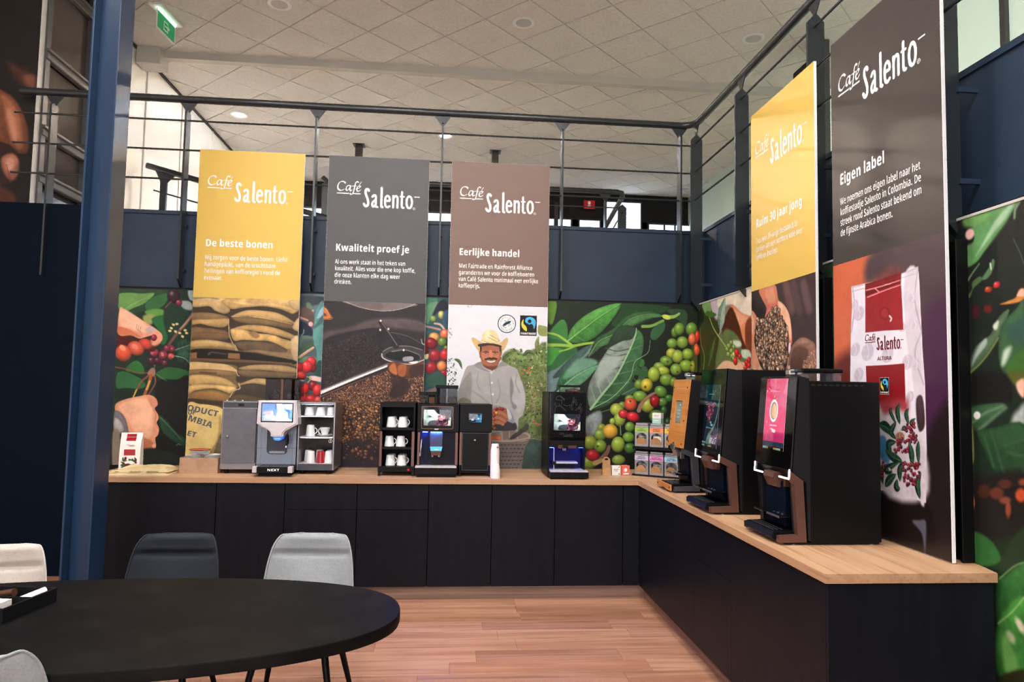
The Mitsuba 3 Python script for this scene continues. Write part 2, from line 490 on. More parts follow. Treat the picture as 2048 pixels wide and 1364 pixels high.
    def paint(self, ops):
        for o in ops:
            k = o[0]
            if k == "e" and not isinstance(o[1], list):
                o = [k, [o[1], o[2]], *o[3:]]
            P2 = lambda l: np.array(l, float).reshape(-1, 2)  # noqa: E731
            if k == "g":
                a, b, c, d = (hexrgb(x) for x in o[1:5])
                u, v = (self.xs - self.xs[0]) / np.ptp(self.xs), (self.ys - self.ys[0]) / np.ptp(self.ys)
                U, V = np.meshgrid(u, v)
                U, V = U[..., None], V[..., None]
                self.C[:] = ((a * (1 - U) + b * U) * (1 - V) + (d * (1 - U) + c * U) * V) * (1 + 0.25 * self.N + 0.1 * self.M)[..., None]
            elif k == "p":
                p = P2(o[1])
                self.polygon(catmull(p, True) if o[5] else p, hexrgb(o[2]), max(o[3], 1.0), o[4])
            elif k == "s":
                self.stroke(catmull(P2(o[1]), False, 5), o[2], o[3], hexrgb(o[4]), max(o[5], 0.8))
            elif k == "e":
                self.ellipse(*o[1], o[2], hexrgb(o[3]), o[4], max(o[5], 0.8))
            elif k == "l":
                self.leaf(P2(o[1]), o[2], o[3], hexrgb(o[4]), hexrgb(o[5]), hexrgb(o[6]), o[7], max(o[8], 1.0))
            elif k == "n":
                self.beans(P2(o[1]), o[2], o[3], [hexrgb(c) for c in o[4]], o[5], o[6], o[7])
            elif k == "d":
                self.dabs(P2(o[1]), o[2], [hexrgb(c) for c in o[3]], o[4], o[5])
        return self

    def mesh(self, origin, right):
        """The grid standing upright: origin is the sheet's own (0, 0), right its direction of writing."""
        X, Y = np.meshgrid(self.xs / 1000, self.ys / 1000)
        o, r = np.array(origin, float), np.array(right, float)
        v = (o + X[..., None] * r + Y[..., None] * np.array([0, 0, -1.0])).reshape(-1, 3)
        ny, nx = X.shape
        i = (np.arange(ny - 1)[:, None] * nx + np.arange(nx - 1)[None]).ravel()
        f = np.vstack([np.c_[i, i + nx, i + nx + 1], np.c_[i, i + nx + 1, i + 1]])
        col = lin(np.clip(self.C.reshape(-1, 3), 0, 255))
        return (v, f), col


def flat(poly, z=0.0):
    """A flat outline (x to the right, y up) as faces that look towards +z."""
    vs, fs, n = [], [], 0
    for g in getattr(poly, "geoms", [poly]):
        if g.is_empty or g.geom_type != "Polygon":
            continue
        v, f = trimesh.creation.triangulate_polygon(g, engine="earcut")
        vs.append(np.c_[v, np.full(len(v), z)])
        fs.append(np.asarray(f) + n)
        n += len(v)
    return np.vstack(vs), np.vstack(fs)


def upright(vf, origin, right):
    """A flat outline stood upright: its x runs along right, its y up, its +z towards the reader."""
    v, f = vf
    r = np.array(right, float)
    n = np.cross(r, [0, 0, 1.0])
    return np.array(origin, float) + v[:, :1] * r + v[:, 1:2] * np.array([0, 0, 1.0]) + v[:, 2:3] * n, f


_glyph = {}


def glyph(font, ch):
    if (font, ch) not in _glyph:
        adv, data = GLYPHS[font][ch]
        polys = [Polygon(np.reshape(r[0], (-1, 2)) / 1000, [np.reshape(q, (-1, 2)) / 1000 for q in r[1:]]).buffer(0) for r in data]
        _glyph[font, ch] = (adv / 1000, union_all(polys) if polys else None)
    return _glyph[font, ch]


def line(font, text, x, y, width=None, size=None, center=False):
    """One line of lettering as an outline; width fixes its length, size its em height (metres)."""
    pen, out = 0.0, []
    for ch in text:
        if ch == " ":
            pen += 0.24
            continue
        adv, g = glyph(font, ch)
        if g is not None:
            out.append(affinity.translate(g, pen, 0))
        pen += adv
    g = union_all(out)
    sx = width / pen if width else size
    sy = size or sx
    return affinity.translate(affinity.scale(g, sx, sy, origin=(0, 0)), x - (sx * pen / 2 if center else 0), y)


def pen_line(pts, r, k=6):
    return LineString(catmull(np.array(pts, float), False, k)).buffer(r, quad_segs=4)


def nib(pts, a=7.0, b=2.8, deg=35):
    """A broad-nib stroke."""
    e = affinity.rotate(affinity.scale(Point(0, 0).buffer(1, quad_segs=4), a, b), deg, origin=(0, 0))
    p = catmull(np.array(pts, float), False, 6)
    out = []
    for q0, q1 in zip(p[:-1], p[1:]):
        out.append(union_all([affinity.translate(e, *q0), affinity.translate(e, *q1)]).convex_hull)
    return union_all(out)


def make_logo():
    """The café's word mark, in millimetres, its baseline at y = 0 and its left edge at x = 0 (730 mm wide)."""
    w, R = [], 9.6
    fit = lambda pts, sx: [(x * sx, y * 0.8) for x, y in pts]  # noqa: E731
    S = [(66, 186), (56, 200), (28, 200), (14, 174), (22, 144), (44, 104), (60, 66), (58, 28), (38, 10), (14, 14), (-4, 36)]
    w.append(affinity.translate(pen_line(fit(S, 0.56), 10.6), 250, 2))
    a = [pen_line(fit([(10, 122), (26, 138), (46, 138), (56, 116), (56, 60), (56, 22), (64, 10), (78, 8)], 0.66), R), pen_line(fit([(56, 84), (34, 76), (14, 56), (10, 28), (24, 10), (42, 18), (56, 40)], 0.66), R)]
    w.append(affinity.translate(union_all(a), 314, 0))
    w.append(affinity.translate(pen_line(fit([(0, 226), (0, 120), (0, 26), (6, 12), (16, 8)], 0.7), R + 0.8), 400, 0))
    e = [(12, 82), (36, 82), (62, 84), (60, 116), (42, 138), (24, 132), (12, 104), (11, 60), (18, 24), (38, 10), (62, 22)]
    w.append(affinity.translate(pen_line(fit(e, 0.78), R), 424, 0))
    n = [pen_line(fit([(4, 140), (6, 100), (6, 10)], 0.78), R), pen_line(fit([(6, 108), (22, 134), (42, 138), (54, 116), (54, 60), (54, 10)], 0.78), R)]
    w.append(affinity.translate(union_all(n), 500, 0))
    t = [pen_line(fit([(0, 188), (0, 100), (0, 34), (8, 14), (24, 10)], 0.7), R), pen_line(fit([(-20, 136), (0, 136), (26, 136)], 0.7), 7)]
    w.append(affinity.translate(union_all(t), 580, 0))
    o = affinity.scale(Point(0, 0).buffer(1, quad_segs=10), 24, 54).exterior
    w.append(affinity.translate(LineString(o.coords).buffer(R), 646, 60))
    w.append(sbox(688, 106, 738, 114))
    ring = Point(690, 4).buffer(12).difference(Point(690, 4).buffer(9))
    w += [ring, affinity.translate(affinity.scale(glyph("r", "R")[1], 15, 15, origin=(0, 0)), 685, -1)]
    big = affinity.translate(union_all(w), 0, 0)
    c = [nib([(72, 74), (56, 88), (28, 84), (8, 56), (10, 22), (34, 6), (62, 18)]),
         nib([(118, 50), (96, 54), (80, 30), (86, 8), (104, 20), (120, 52)], 6, 2.8), nib([(120, 52), (114, 22), (120, 6), (132, 14)], 6.4, 2.8),
         nib([(186, 84), (172, 92), (160, 74), (150, 20), (138, -18), (122, -26), (116, -16)], 6.4, 2.8), nib([(134, 50), (172, 52)], 4, 2.8, 10),
         nib([(170, 26), (196, 36), (204, 48), (190, 54), (174, 34), (176, 8), (192, 6), (206, 18)], 6.4, 2.8), nib([(196, 66), (210, 88)], 5, 2.2, 50)]
    small = union_all(c + [sbox(0, -22, 106, -13), sbox(140, -22, 208, -13)])
    return union_all([affinity.translate(small, 8, 136), big])


GLYPHS = {}
GLYPHS['b'] = {
' ': [260,[[[]]]],
'&': [723,[[[35,166,33,222,60,299,114,360,161,393,114,474,100,528,103,599,124,646,167,690,218,713,272,723,372,717,423,696,460,666,486,623,497,582,493,515,473,464,379,368,475,266,500,309,521,390,686,389,673,321,650,257,588,146,722,2,518,0,468,50,396,10,335,-7,228,-10,188,-3,117,27,74,67,47,114],[200,191,221,148,267,123,321,127,371,157,249,297,221,272,207,248],[247,541,264,498,294,467,326,495,343,522,350,547,346,584,321,610,279,610,250,581]]]],
'0': [547,[[[47,215,37,415,60,562,94,636,137,683,205,717,302,723,366,706,430,660,473,589,497,512,510,405,510,305,500,211,476,124,450,74,413,34,363,4,305,-10,208,-3,140,30,94,84,64,147],[200,284,210,200,231,148,263,127,302,134,330,176,340,216,347,423,340,494,326,544,309,572,284,586,244,579,231,565,210,514,200,429]]]],
'3': [547,[[[35,29,37,169,140,130,236,123,295,141,316,162,330,197,323,251,288,286,243,300,137,306,137,429,237,433,295,457,323,506,323,534,313,558,274,583,217,587,156,570,102,540,37,653,111,696,195,720,298,723,399,696,450,656,473,616,483,575,483,528,470,477,443,437,403,404,349,375,440,340,469,313,493,273,503,228,503,178,473,91,409,30,369,10,302,-7,152,-7,78,10]]]],
'A': [650,[[[0,5,217,713,430,716,650,1,475,0,429,153,223,153,179,0],[320,577,260,290,398,293,327,581]]]],
'B': [623,[[[76,0,74,712,348,713,446,697,503,670,536,636,556,596,563,512,550,461,529,427,496,397,459,377,526,340,556,303,570,272,577,182,550,100,496,44,422,10,365,0],[237,134,330,130,372,144,393,165,407,204,407,237,389,279,337,307,238,305],[237,437,323,433,365,447,386,468,397,496,397,527,386,552,361,573,340,580,238,582]]]],
'C': [593,[[[51,309,53,428,77,526,117,603,177,666,261,710,332,723,465,713,563,676,515,547,431,580,393,587,333,583,288,559,240,488,220,389,227,266,244,212,264,178,309,140,357,127,427,130,535,166,535,27,476,3,395,-10,291,-7,201,24,154,57,104,117,67,208]]]],
'D': [673,[[[76,0,74,712,365,710,443,690,496,663,550,616,583,569,610,506,623,442,627,328,620,271,600,198,576,147,539,97,503,64,446,30,399,13,318,0],[237,141,306,137,378,161,423,205,450,276,457,400,440,481,416,525,395,546,337,573,237,573]]]],
'E': [510,[[[76,0,74,712,462,713,462,577,237,574,238,438,445,436,447,303,238,299,237,141,462,136,463,1]]]],
'F': [497,[[[76,0,74,712,459,713,459,577,237,573,237,415,445,413,446,278,238,276,236,1]]]],
'G': [683,[[[51,313,53,432,74,516,117,600,190,670,268,707,358,723,492,717,549,703,606,679,556,550,497,573,429,587,356,583,295,556,254,508,230,451,220,390,220,321,244,219,264,185,295,154,360,130,457,137,463,144,463,274,347,278,347,409,619,410,616,30,522,3,415,-10,305,-7,224,17,157,60,100,131,67,211]]]],
'H': [703,[[[76,0,74,712,236,712,238,441,459,440,464,712,626,713,626,1,464,1,462,302,241,303,236,1]]]],
'I': [393,[[[36,620,35,713,360,712,360,621,280,586,280,127,360,92,359,0,34,1,34,92,117,127,117,587]]]],
'K': [620,[[[76,0,74,712,236,712,241,409,443,713,621,713,410,396,619,1,437,1,289,281,237,244,236,1]]]],
'L': [513,[[[76,0,73,711,235,713,237,140,485,136,487,2]]]],
'M': [897,[[[76,0,74,713,299,710,448,216,597,712,823,713,823,1,667,2,669,511,514,0,370,1,226,501,218,503,223,2]]]],
'N': [757,[[[76,0,74,712,283,710,521,242,529,236,533,711,679,713,679,1,474,1,221,494,223,2]]]],
'O': [730,[[[51,309,53,438,87,563,124,623,160,660,234,703,328,723,402,723,506,700,560,670,593,640,646,556,670,479,680,402,680,312,667,221,650,167,606,90,563,47,513,17,432,-7,328,-10,254,3,187,34,127,87,80,167,63,221],[223,317,247,209,268,175,298,147,347,130,386,130,435,147,459,168,483,206,497,246,507,317,507,399,486,501,449,559,404,583,347,587,299,569,268,542,247,508,230,450]]]],
'P': [583,[[[76,0,74,712,332,713,396,703,459,676,520,613,543,545,543,435,510,344,463,294,406,264,325,247,238,245,236,1],[237,387,293,383,324,390,355,407,369,425,383,463,383,506,376,531,348,563,306,577,237,575]]]],
'R': [617,[[[76,0,74,712,328,713,396,703,459,680,513,636,536,599,553,535,553,475,540,421,513,374,440,311,620,1,437,0,299,262,290,270,241,270,236,1],[237,401,324,400,373,435,387,476,387,513,373,548,355,566,303,583,237,582]]]],
'S': [527,[[[38,33,38,183,169,137,256,130,299,144,327,187,323,221,305,246,137,340,87,384,64,417,43,488,43,548,54,593,74,633,131,686,194,713,252,723,372,717,489,676,442,544,344,580,264,587,228,572,207,540,210,502,238,471,386,393,439,353,466,319,490,262,493,185,480,131,453,80,383,20,332,0,275,-10,138,-3]]]],
'T': [533,[[[23,577,22,713,513,712,512,577,350,573,349,0,187,2,186,575]]]],
'U': [690,[[[71,223,71,713,233,712,233,236,258,168,279,147,327,130,367,130,408,144,436,172,453,216,457,712,619,712,620,232,596,131,550,61,479,14,409,-7,305,-10,214,10,160,41,120,80,90,134]]]],
'X': [623,[[[3,5,210,361,17,712,193,713,310,495,421,713,601,713,410,358,619,1,437,0,310,228,182,0]]]],
'Y': [590,[[[2,709,177,713,294,442,414,713,588,712,377,277,375,0,214,1,213,274]]]],
'a': [563,[[[35,133,40,226,60,266,94,300,137,323,185,337,340,350,340,380,329,411,287,440,216,433,130,400,88,513,131,533,205,553,332,560,393,546,440,520,463,497,483,462,500,392,499,1,387,0,355,70,313,27,266,0,218,-10,144,-7,104,10,67,43,47,81],[197,157,204,135,239,110,267,110,302,124,326,148,336,173,339,245,260,247,225,233,200,201]]]],
'b': [593,[[[66,0,63,758,225,760,227,545,220,484,229,484,280,540,342,560,388,560,426,550,483,510,523,446,547,355,550,232,540,161,523,107,493,53,460,20,416,-3,385,-10,314,-7,260,20,223,57,214,51,192,0],[227,227,240,166,269,130,297,120,334,123,366,155,387,237,387,320,373,381,341,423,293,430,262,416,244,395,227,330]]]],
'd': [593,[[[47,175,40,322,50,389,64,436,104,503,140,536,167,550,208,560,255,560,313,540,371,486,367,759,529,759,529,1,404,0,370,65,320,14,272,-7,205,-10,167,0,127,24,74,91],[203,234,220,166,255,127,303,120,349,145,363,169,373,214,373,326,356,388,335,413,300,427,274,427,231,398,207,337]]]],
'e': [557,[[[41,229,40,312,60,413,97,480,167,536,252,560,356,553,433,516,469,480,496,433,517,345,515,230,203,226,207,189,224,152,255,124,283,113,380,113,486,149,487,31,456,14,378,-7,268,-10,211,0,161,20,127,44,80,97,57,148],[207,341,366,337,370,356,363,388,339,426,314,440,274,443,242,429,224,412,210,380]]]],
'f': [370,[[[19,510,89,552,93,628,107,679,127,717,157,743,211,763,298,767,393,742,359,632,279,640,261,625,250,594,252,554,360,552,360,429,250,424,248,0,87,4,87,423,17,428]]]],
'g': [590,[[[41,226,40,318,53,402,80,470,140,536,205,560,272,557,330,530,372,483,388,550,526,549,527,-25,513,-92,490,-143,433,-200,372,-227,298,-240,175,-237,67,-206,68,-71,139,-97,217,-110,273,-110,321,-96,349,-72,363,-41,370,64,361,66,330,24,282,-3,205,-10,164,0,117,30,80,77,53,144],[203,231,217,169,252,127,304,120,325,127,353,152,373,220,373,316,360,381,338,413,314,426,274,430,231,402,207,337]]]],
'h': [610,[[[66,0,63,758,225,760,227,568,218,481,225,481,247,513,284,543,341,560,395,560,439,550,483,526,530,463,547,392,547,2,384,1,380,364,369,395,349,419,304,427,279,419,254,399,233,350,227,303,226,1]]]],
'i': [293,[[[60,708,71,737,101,760,125,767,182,763,207,753,230,723,230,654,220,637,192,617,165,610,111,613,70,641,60,668]],[[66,0,63,548,225,550,227,2]]]],
'j': [290,[[[60,708,71,737,101,760,125,767,182,763,210,749,230,723,230,654,220,637,192,617,165,610,111,613,70,641,60,668]],[[-41,-230,-43,-100,-6,-107,31,-103,53,-85,63,-53,63,548,225,550,227,-82,217,-132,193,-180,133,-226,75,-240,15,-240]]]],
'k': [583,[[[66,0,63,758,221,760,222,316,233,322,397,550,571,549,398,316,582,2,401,0,281,207,227,164,226,1]]]],
'l': [290,[[[66,0,63,758,225,760,227,2]]]],
'm': [910,[[[66,0,65,550,188,550,214,482,250,523,291,546,342,560,395,560,456,543,520,482,553,519,604,550,648,560,698,560,736,553,779,533,820,490,837,449,847,392,845,0,684,1,683,343,666,402,629,427,578,416,560,398,543,353,537,309,536,1,374,1,370,367,345,416,320,427,297,427,257,405,230,334,226,1]]]],
'n': [610,[[[66,0,64,549,189,550,213,478,267,533,325,557,415,557,483,526,526,473,547,388,546,1,384,1,380,364,366,401,349,419,301,427,272,416,251,395,233,350,227,299,226,1]]]],
'o': [587,[[[41,236,43,342,67,426,97,477,130,510,187,543,262,560,322,560,393,543,466,496,520,416,543,308,543,242,530,164,503,101,479,67,440,30,386,4,322,-10,262,-10,191,7,144,34,104,70,80,104,53,168],[203,234,220,162,248,127,270,117,313,117,353,145,377,210,380,313,366,381,332,426,313,433,270,433,227,402,207,343]]]],
'p': [593,[[[66,-240,64,548,195,550,223,480,270,533,301,550,342,560,388,560,426,550,467,526,500,490,523,446,540,392,550,322,550,232,540,161,520,101,499,63,460,21,385,-10,338,-10,297,0,267,17,222,60,226,-239],[227,231,247,155,282,127,331,127,369,162,387,234,387,316,373,381,345,419,320,430,293,430,262,416,244,395,227,330]]]],
'r': [423,[[[66,0,64,549,185,550,216,460,270,526,314,553,382,560,412,553,399,398,324,403,296,396,261,375,237,341,227,303,226,1]]]],
's': [463,[[[47,334,37,425,57,483,90,519,134,543,208,560,275,560,346,547,419,516,376,404,327,426,263,443,213,440,190,416,194,395,212,377,343,313,403,259,423,212,427,138,413,87,393,53,336,10,252,-10,135,-7,38,21,38,156,171,117,237,117,255,124,273,147,269,171,248,193,127,250,80,284]]]],
't': [403,[[[23,500,99,552,142,663,246,663,249,550,370,549,369,424,247,420,247,164,258,138,287,120,320,120,379,136,380,22,373,14,305,-7,218,-10,151,10,114,44,90,98,83,138,83,420,21,424]]]],
'u': [610,[[[65,156,64,549,226,549,227,204,244,148,281,123,339,134,359,155,377,200,383,247,384,549,546,549,546,1,422,0,396,68,350,20,299,-3,215,-10,181,-3,147,10,104,47,80,87]]]],
'w': [823,[[[147,1,12,550,170,546,223,289,233,193,239,189,247,196,270,339,320,549,500,550,560,275,573,180,580,176,600,309,654,549,809,549,673,1,494,1,409,401,403,397,383,268,323,4]]]],
}
GLYPHS['r'] = {
' ': [260,[[[]]]],
"'": [237,[[[77,458,62,713,176,712,156,457]]]],
',': [273,[[[39,-130,84,112,203,113,210,102,203,74,126,-126]]]],
'-': [307,[[[33,217,32,320,276,318,275,217]]]],
'.': [277,[[[63,82,74,110,107,133,169,133,199,113,213,82,206,21,169,-10,107,-10,70,21]]]],
'0': [517,[[[53,205,43,415,53,509,77,596,111,657,154,696,198,717,235,723,305,720,370,693,410,653,446,583,467,505,477,415,477,295,467,205,443,117,409,57,366,17,289,-10,211,-7,154,17,104,67,74,127],[160,267,174,176,201,115,225,94,247,87,274,87,305,101,336,146,353,210,360,267,360,446,350,520,333,574,305,612,274,626,246,627,215,612,194,588,174,537,160,446]]]],
'3': [517,[[[38,26,40,129,157,90,257,90,295,104,326,131,347,187,340,251,322,279,295,299,243,317,133,322,134,413,251,420,288,437,319,468,337,514,337,550,326,582,305,606,281,620,211,627,149,610,91,574,40,653,114,700,185,720,278,723,353,706,397,679,430,639,450,585,450,512,416,437,390,410,322,373,403,340,446,293,467,225,467,172,453,117,430,74,397,41,353,14,299,-3,255,-10,142,-7]]]],
'A': [583,[[[1,3,220,709,226,717,356,716,583,4,461,1,398,196,184,197,123,4],[210,301,373,300,292,601,284,587]]]],
'C': [557,[[[63,235,53,398,70,499,110,593,173,666,244,706,318,723,415,720,472,707,529,682,491,587,427,613,379,623,316,620,255,589,224,555,197,504,173,393,180,263,197,206,224,155,279,107,337,90,410,93,505,120,503,21,412,-7,312,-10,254,0,187,30,137,73,94,141]]]],
'D': [643,[[[83,0,80,712,315,713,389,700,456,670,520,613,543,580,570,519,583,465,590,408,587,288,573,221,536,134,509,97,467,57,376,13,302,0],[197,104,286,100,327,107,375,127,426,175,456,243,470,320,470,403,447,507,422,549,395,576,334,606,299,613,197,610]]]],
'F': [467,[[[83,0,80,712,439,713,438,614,197,609,197,395,422,393,423,295,198,292,196,2]]]],
'L': [470,[[[83,0,80,711,195,713,197,103,445,100,447,2]]]],
'M': [843,[[[83,0,81,713,243,712,420,172,453,256,597,710,763,713,763,1,650,2,656,563,647,561,627,501,470,4,369,0,184,564,187,2]]]],
'O': [687,[[[55,309,57,442,77,536,120,623,184,683,224,703,285,720,378,723,419,717,506,680,553,636,580,599,610,532,630,438,633,312,627,251,603,164,576,110,530,54,483,20,402,-7,308,-10,234,7,177,37,121,93,87,154,67,218],[173,314,197,196,217,155,251,118,303,93,366,90,435,118,463,145,490,196,513,314,513,403,503,473,486,528,456,579,408,613,366,623,303,620,251,596,207,541,187,487,173,400]]]],
'R': [570,[[[83,0,80,712,302,713,365,703,413,686,466,646,493,606,510,538,510,478,496,424,476,387,447,354,391,319,390,310,560,1,430,1,286,282,201,287,196,2],[197,384,310,383,348,401,369,421,387,463,390,523,383,554,359,589,307,613,198,615]]]],
'S': [497,[[[43,136,153,100,246,93,305,114,329,139,343,177,336,231,299,276,137,360,77,421,53,481,50,558,77,636,113,676,144,696,235,723,332,720,448,683,415,587,330,617,250,623,191,599,167,556,170,499,205,454,360,373,400,343,433,303,457,239,457,162,443,114,423,77,380,34,312,0,258,-10,151,-7,101,3,44,27]]]],
'T': [493,[[[16,613,15,713,480,712,479,614,303,610,302,0,187,2,186,611]]]],
'U': [647,[[[75,206,74,713,190,712,190,206,214,138,242,110,301,90,347,90,398,107,436,148,450,186,454,712,569,713,570,212,550,124,516,67,466,24,399,-3,285,-10,231,0,180,20,121,73,93,121]]]],
'W': [863,[[[174,1,12,713,126,709,210,332,240,156,246,152,277,309,377,713,486,712,587,302,610,166,616,162,623,166,643,292,737,712,853,713,689,1,557,1,431,531,423,523,403,405,306,4]]]],
'a': [513,[[[38,126,37,182,47,223,71,263,100,290,175,320,248,330,326,330,333,337,330,404,302,449,267,463,230,463,121,427,87,506,148,533,235,550,335,543,390,516,413,493,433,456,447,395,446,1,365,0,340,68,307,31,266,3,212,-10,131,-3,97,14,67,44,50,74],[153,131,181,88,209,77,254,80,288,97,309,118,326,153,333,255,243,253,182,229,154,184]]]],
'b': [557,[[[73,0,70,758,178,760,180,474,189,474,227,520,288,547,359,547,423,519,466,473,500,392,510,335,510,208,497,138,470,74,423,21,386,0,345,-10,264,-3,220,21,180,62,156,0],[183,211,197,149,211,122,235,97,267,83,316,83,363,115,380,146,393,200,397,313,380,394,348,439,307,457,274,457,235,443,211,418,194,384,183,333]]]],
'c': [440,[[[48,223,47,308,60,386,90,456,127,499,181,533,248,550,335,547,413,520,382,434,299,457,263,457,215,436,180,388,163,319,167,196,198,121,219,100,264,83,323,87,402,116,400,21,342,-3,302,-10,218,-7,154,17,100,64,80,94,60,144]]]],
'd': [557,[[[48,219,53,369,70,429,111,497,174,540,238,550,296,540,333,520,375,483,377,758,486,759,486,1,398,0,377,64,336,20,279,-7,212,-10,171,0,133,21,87,74,63,128],[163,214,187,129,225,90,244,83,293,83,322,94,346,115,373,184,377,323,363,388,332,436,297,453,250,457,201,428,184,401,167,347]]]],
'e': [517,[[[57,164,47,308,67,409,104,477,151,520,238,550,315,547,386,516,440,456,470,369,473,244,167,243,163,204,174,162,194,125,222,101,253,87,340,83,449,120,446,24,396,3,322,-10,231,-7,157,20,134,37,87,91],[163,331,364,327,360,387,339,428,318,449,283,463,239,460,211,446,187,418,170,377]]]],
'f': [327,[[[16,450,14,509,90,542,90,602,103,672,127,716,147,736,177,753,222,763,302,760,353,743,329,661,293,670,246,670,218,649,207,620,205,541,313,539,313,453,203,447,202,-3,90,-2,90,447]]]],
'g': [557,[[[48,219,47,312,60,396,94,473,137,520,201,547,272,547,330,523,379,473,395,540,486,539,487,-35,466,-123,423,-186,363,-223,285,-240,175,-237,77,-207,79,-110,200,-147,280,-147,332,-126,356,-102,373,-60,377,57,368,59,330,17,289,-3,212,-10,171,0,130,24,84,81,60,141],[163,211,174,159,191,122,232,87,294,83,322,94,349,118,377,193,380,286,366,381,332,436,297,453,250,457,212,439,191,415,163,323]]]],
'h': [560,[[[73,0,70,758,181,760,178,473,227,523,251,536,302,550,352,550,430,523,459,493,476,463,493,392,493,2,380,1,377,387,359,428,342,446,314,457,277,457,239,443,214,419,190,360,183,309,183,2]]]],
'i': [253,[[[70,644,67,713,77,730,97,743,142,747,162,740,186,713,187,651,163,624,142,617,91,624]],[[69,0,67,538,181,540,183,2]]]],
'j': [257,[[[67,698,77,727,101,743,145,747,166,740,190,712,190,651,167,624,146,617,94,624,70,651]],[[-34,-230,-36,-139,-3,-147,38,-143,63,-122,73,-86,73,538,185,540,187,-102,180,-139,156,-190,113,-226,62,-240,8,-240]]]],
'k': [507,[[[73,0,70,758,178,760,178,293,367,539,492,538,320,318,502,2,377,1,236,235,183,184,183,1]]]],
'l': [253,[[[73,0,70,758,181,760,183,2]]]],
'm': [843,[[[73,0,71,540,159,540,177,472,234,530,298,550,348,550,393,540,426,520,465,469,527,530,592,550,642,550,686,540,713,526,746,493,763,459,777,392,775,0,664,2,660,387,642,429,625,446,596,457,566,457,525,439,504,415,490,381,480,323,480,1,368,1,363,387,339,439,314,453,271,457,238,446,211,419,190,364,183,313,183,2]]]],
'n': [560,[[[73,0,70,539,159,540,177,472,217,516,281,547,352,550,430,523,459,493,476,463,493,388,493,1,380,1,377,384,363,421,345,443,310,457,277,457,239,443,218,425,190,360,183,313,183,2]]]],
'o': [547,[[[48,229,50,342,70,419,104,476,137,509,177,533,245,550,302,550,359,536,416,503,453,463,476,419,500,328,500,215,493,178,473,114,450,74,413,34,376,10,325,-7,245,-10,191,4,147,27,111,60,70,127],[163,214,180,146,219,97,250,83,300,83,332,97,353,118,380,183,387,310,370,391,332,443,300,457,250,457,222,446,197,425,180,394,163,327]]]],
'p': [557,[[[73,-240,70,538,159,540,181,472,217,513,274,543,328,550,393,536,423,519,460,483,483,443,503,379,510,208,483,101,456,53,423,21,348,-10,302,-10,251,4,182,57,180,-238],[183,214,197,149,214,118,242,94,277,83,310,83,338,94,366,122,393,200,397,310,380,391,366,418,342,443,307,457,274,457,235,443,214,425,187,360]]]],
'r': [383,[[[73,0,70,539,157,539,177,449,210,496,257,536,298,550,366,546,370,528,359,434,291,440,259,430,218,395,197,361,183,306,183,1]]]],
's': [430,[[[41,23,42,123,140,87,226,83,265,101,283,134,283,157,265,189,120,267,60,320,40,378,40,425,64,486,90,513,134,536,195,550,285,547,380,516,383,501,352,430,267,460,207,463,168,449,147,419,150,389,165,368,303,296,353,259,376,230,393,179,393,128,366,57,347,34,303,7,232,-10,111,-3]]]],
't': [343,[[[19,507,86,542,122,660,193,659,195,541,316,539,316,451,194,447,193,141,204,109,226,87,283,83,323,93,320,7,252,-10,178,-7,137,10,104,44,80,108,77,447,17,451]]]],
'u': [560,[[[68,153,67,539,183,538,183,167,201,115,222,94,251,83,297,87,332,104,366,163,377,224,377,539,489,539,489,1,401,0,383,68,343,24,302,0,258,-10,174,-3,134,17,100,50,77,101]]]],
'v': [477,[[[177,1,6,540,120,539,237,119,357,536,475,539,299,0]]]],
'w': [740,[[[11,533,15,543,123,539,187,262,203,150,211,139,307,539,432,543,529,139,537,147,547,225,620,542,729,543,596,1,467,1,387,338,377,407,370,412,363,407,347,308,270,1,144,1]]]],
'z': [413,[[[30,75,248,446,45,450,44,542,375,543,376,461,166,97,385,93,386,1,32,0]]]],
'®': [827,[[[48,319,47,395,57,456,94,546,134,603,197,660,257,693,378,723,448,723,522,710,603,676,660,636,710,583,753,506,780,392,780,318,767,244,740,177,703,120,673,87,606,37,526,3,452,-10,378,-10,301,3,217,40,170,74,117,130,74,207],[113,324,124,266,147,205,181,155,231,108,276,80,343,57,384,50,470,53,565,87,609,118,656,168,690,229,707,283,713,327,710,413,696,468,669,525,639,565,585,613,528,643,484,657,443,663,357,660,255,623,221,599,167,542,123,447,113,390]],[[276,143,274,572,435,573,516,550,546,523,560,496,567,422,550,374,498,326,593,145,500,144,416,309,367,310,363,145],[363,381,430,380,469,408,477,456,459,489,420,503,364,502]]]],
'é': [517,[[[57,164,47,308,67,409,104,477,151,520,238,550,315,547,386,516,440,456,470,369,473,244,167,243,163,204,174,162,194,125,222,101,253,87,340,83,449,120,446,24,396,3,322,-10,231,-7,157,20,134,37,87,91],[163,331,364,327,360,387,339,428,318,449,283,463,239,460,211,446,187,418,170,377]],[[193,618,294,766,420,765,416,747,393,720,270,604,198,603]]]],
}
ART = {}
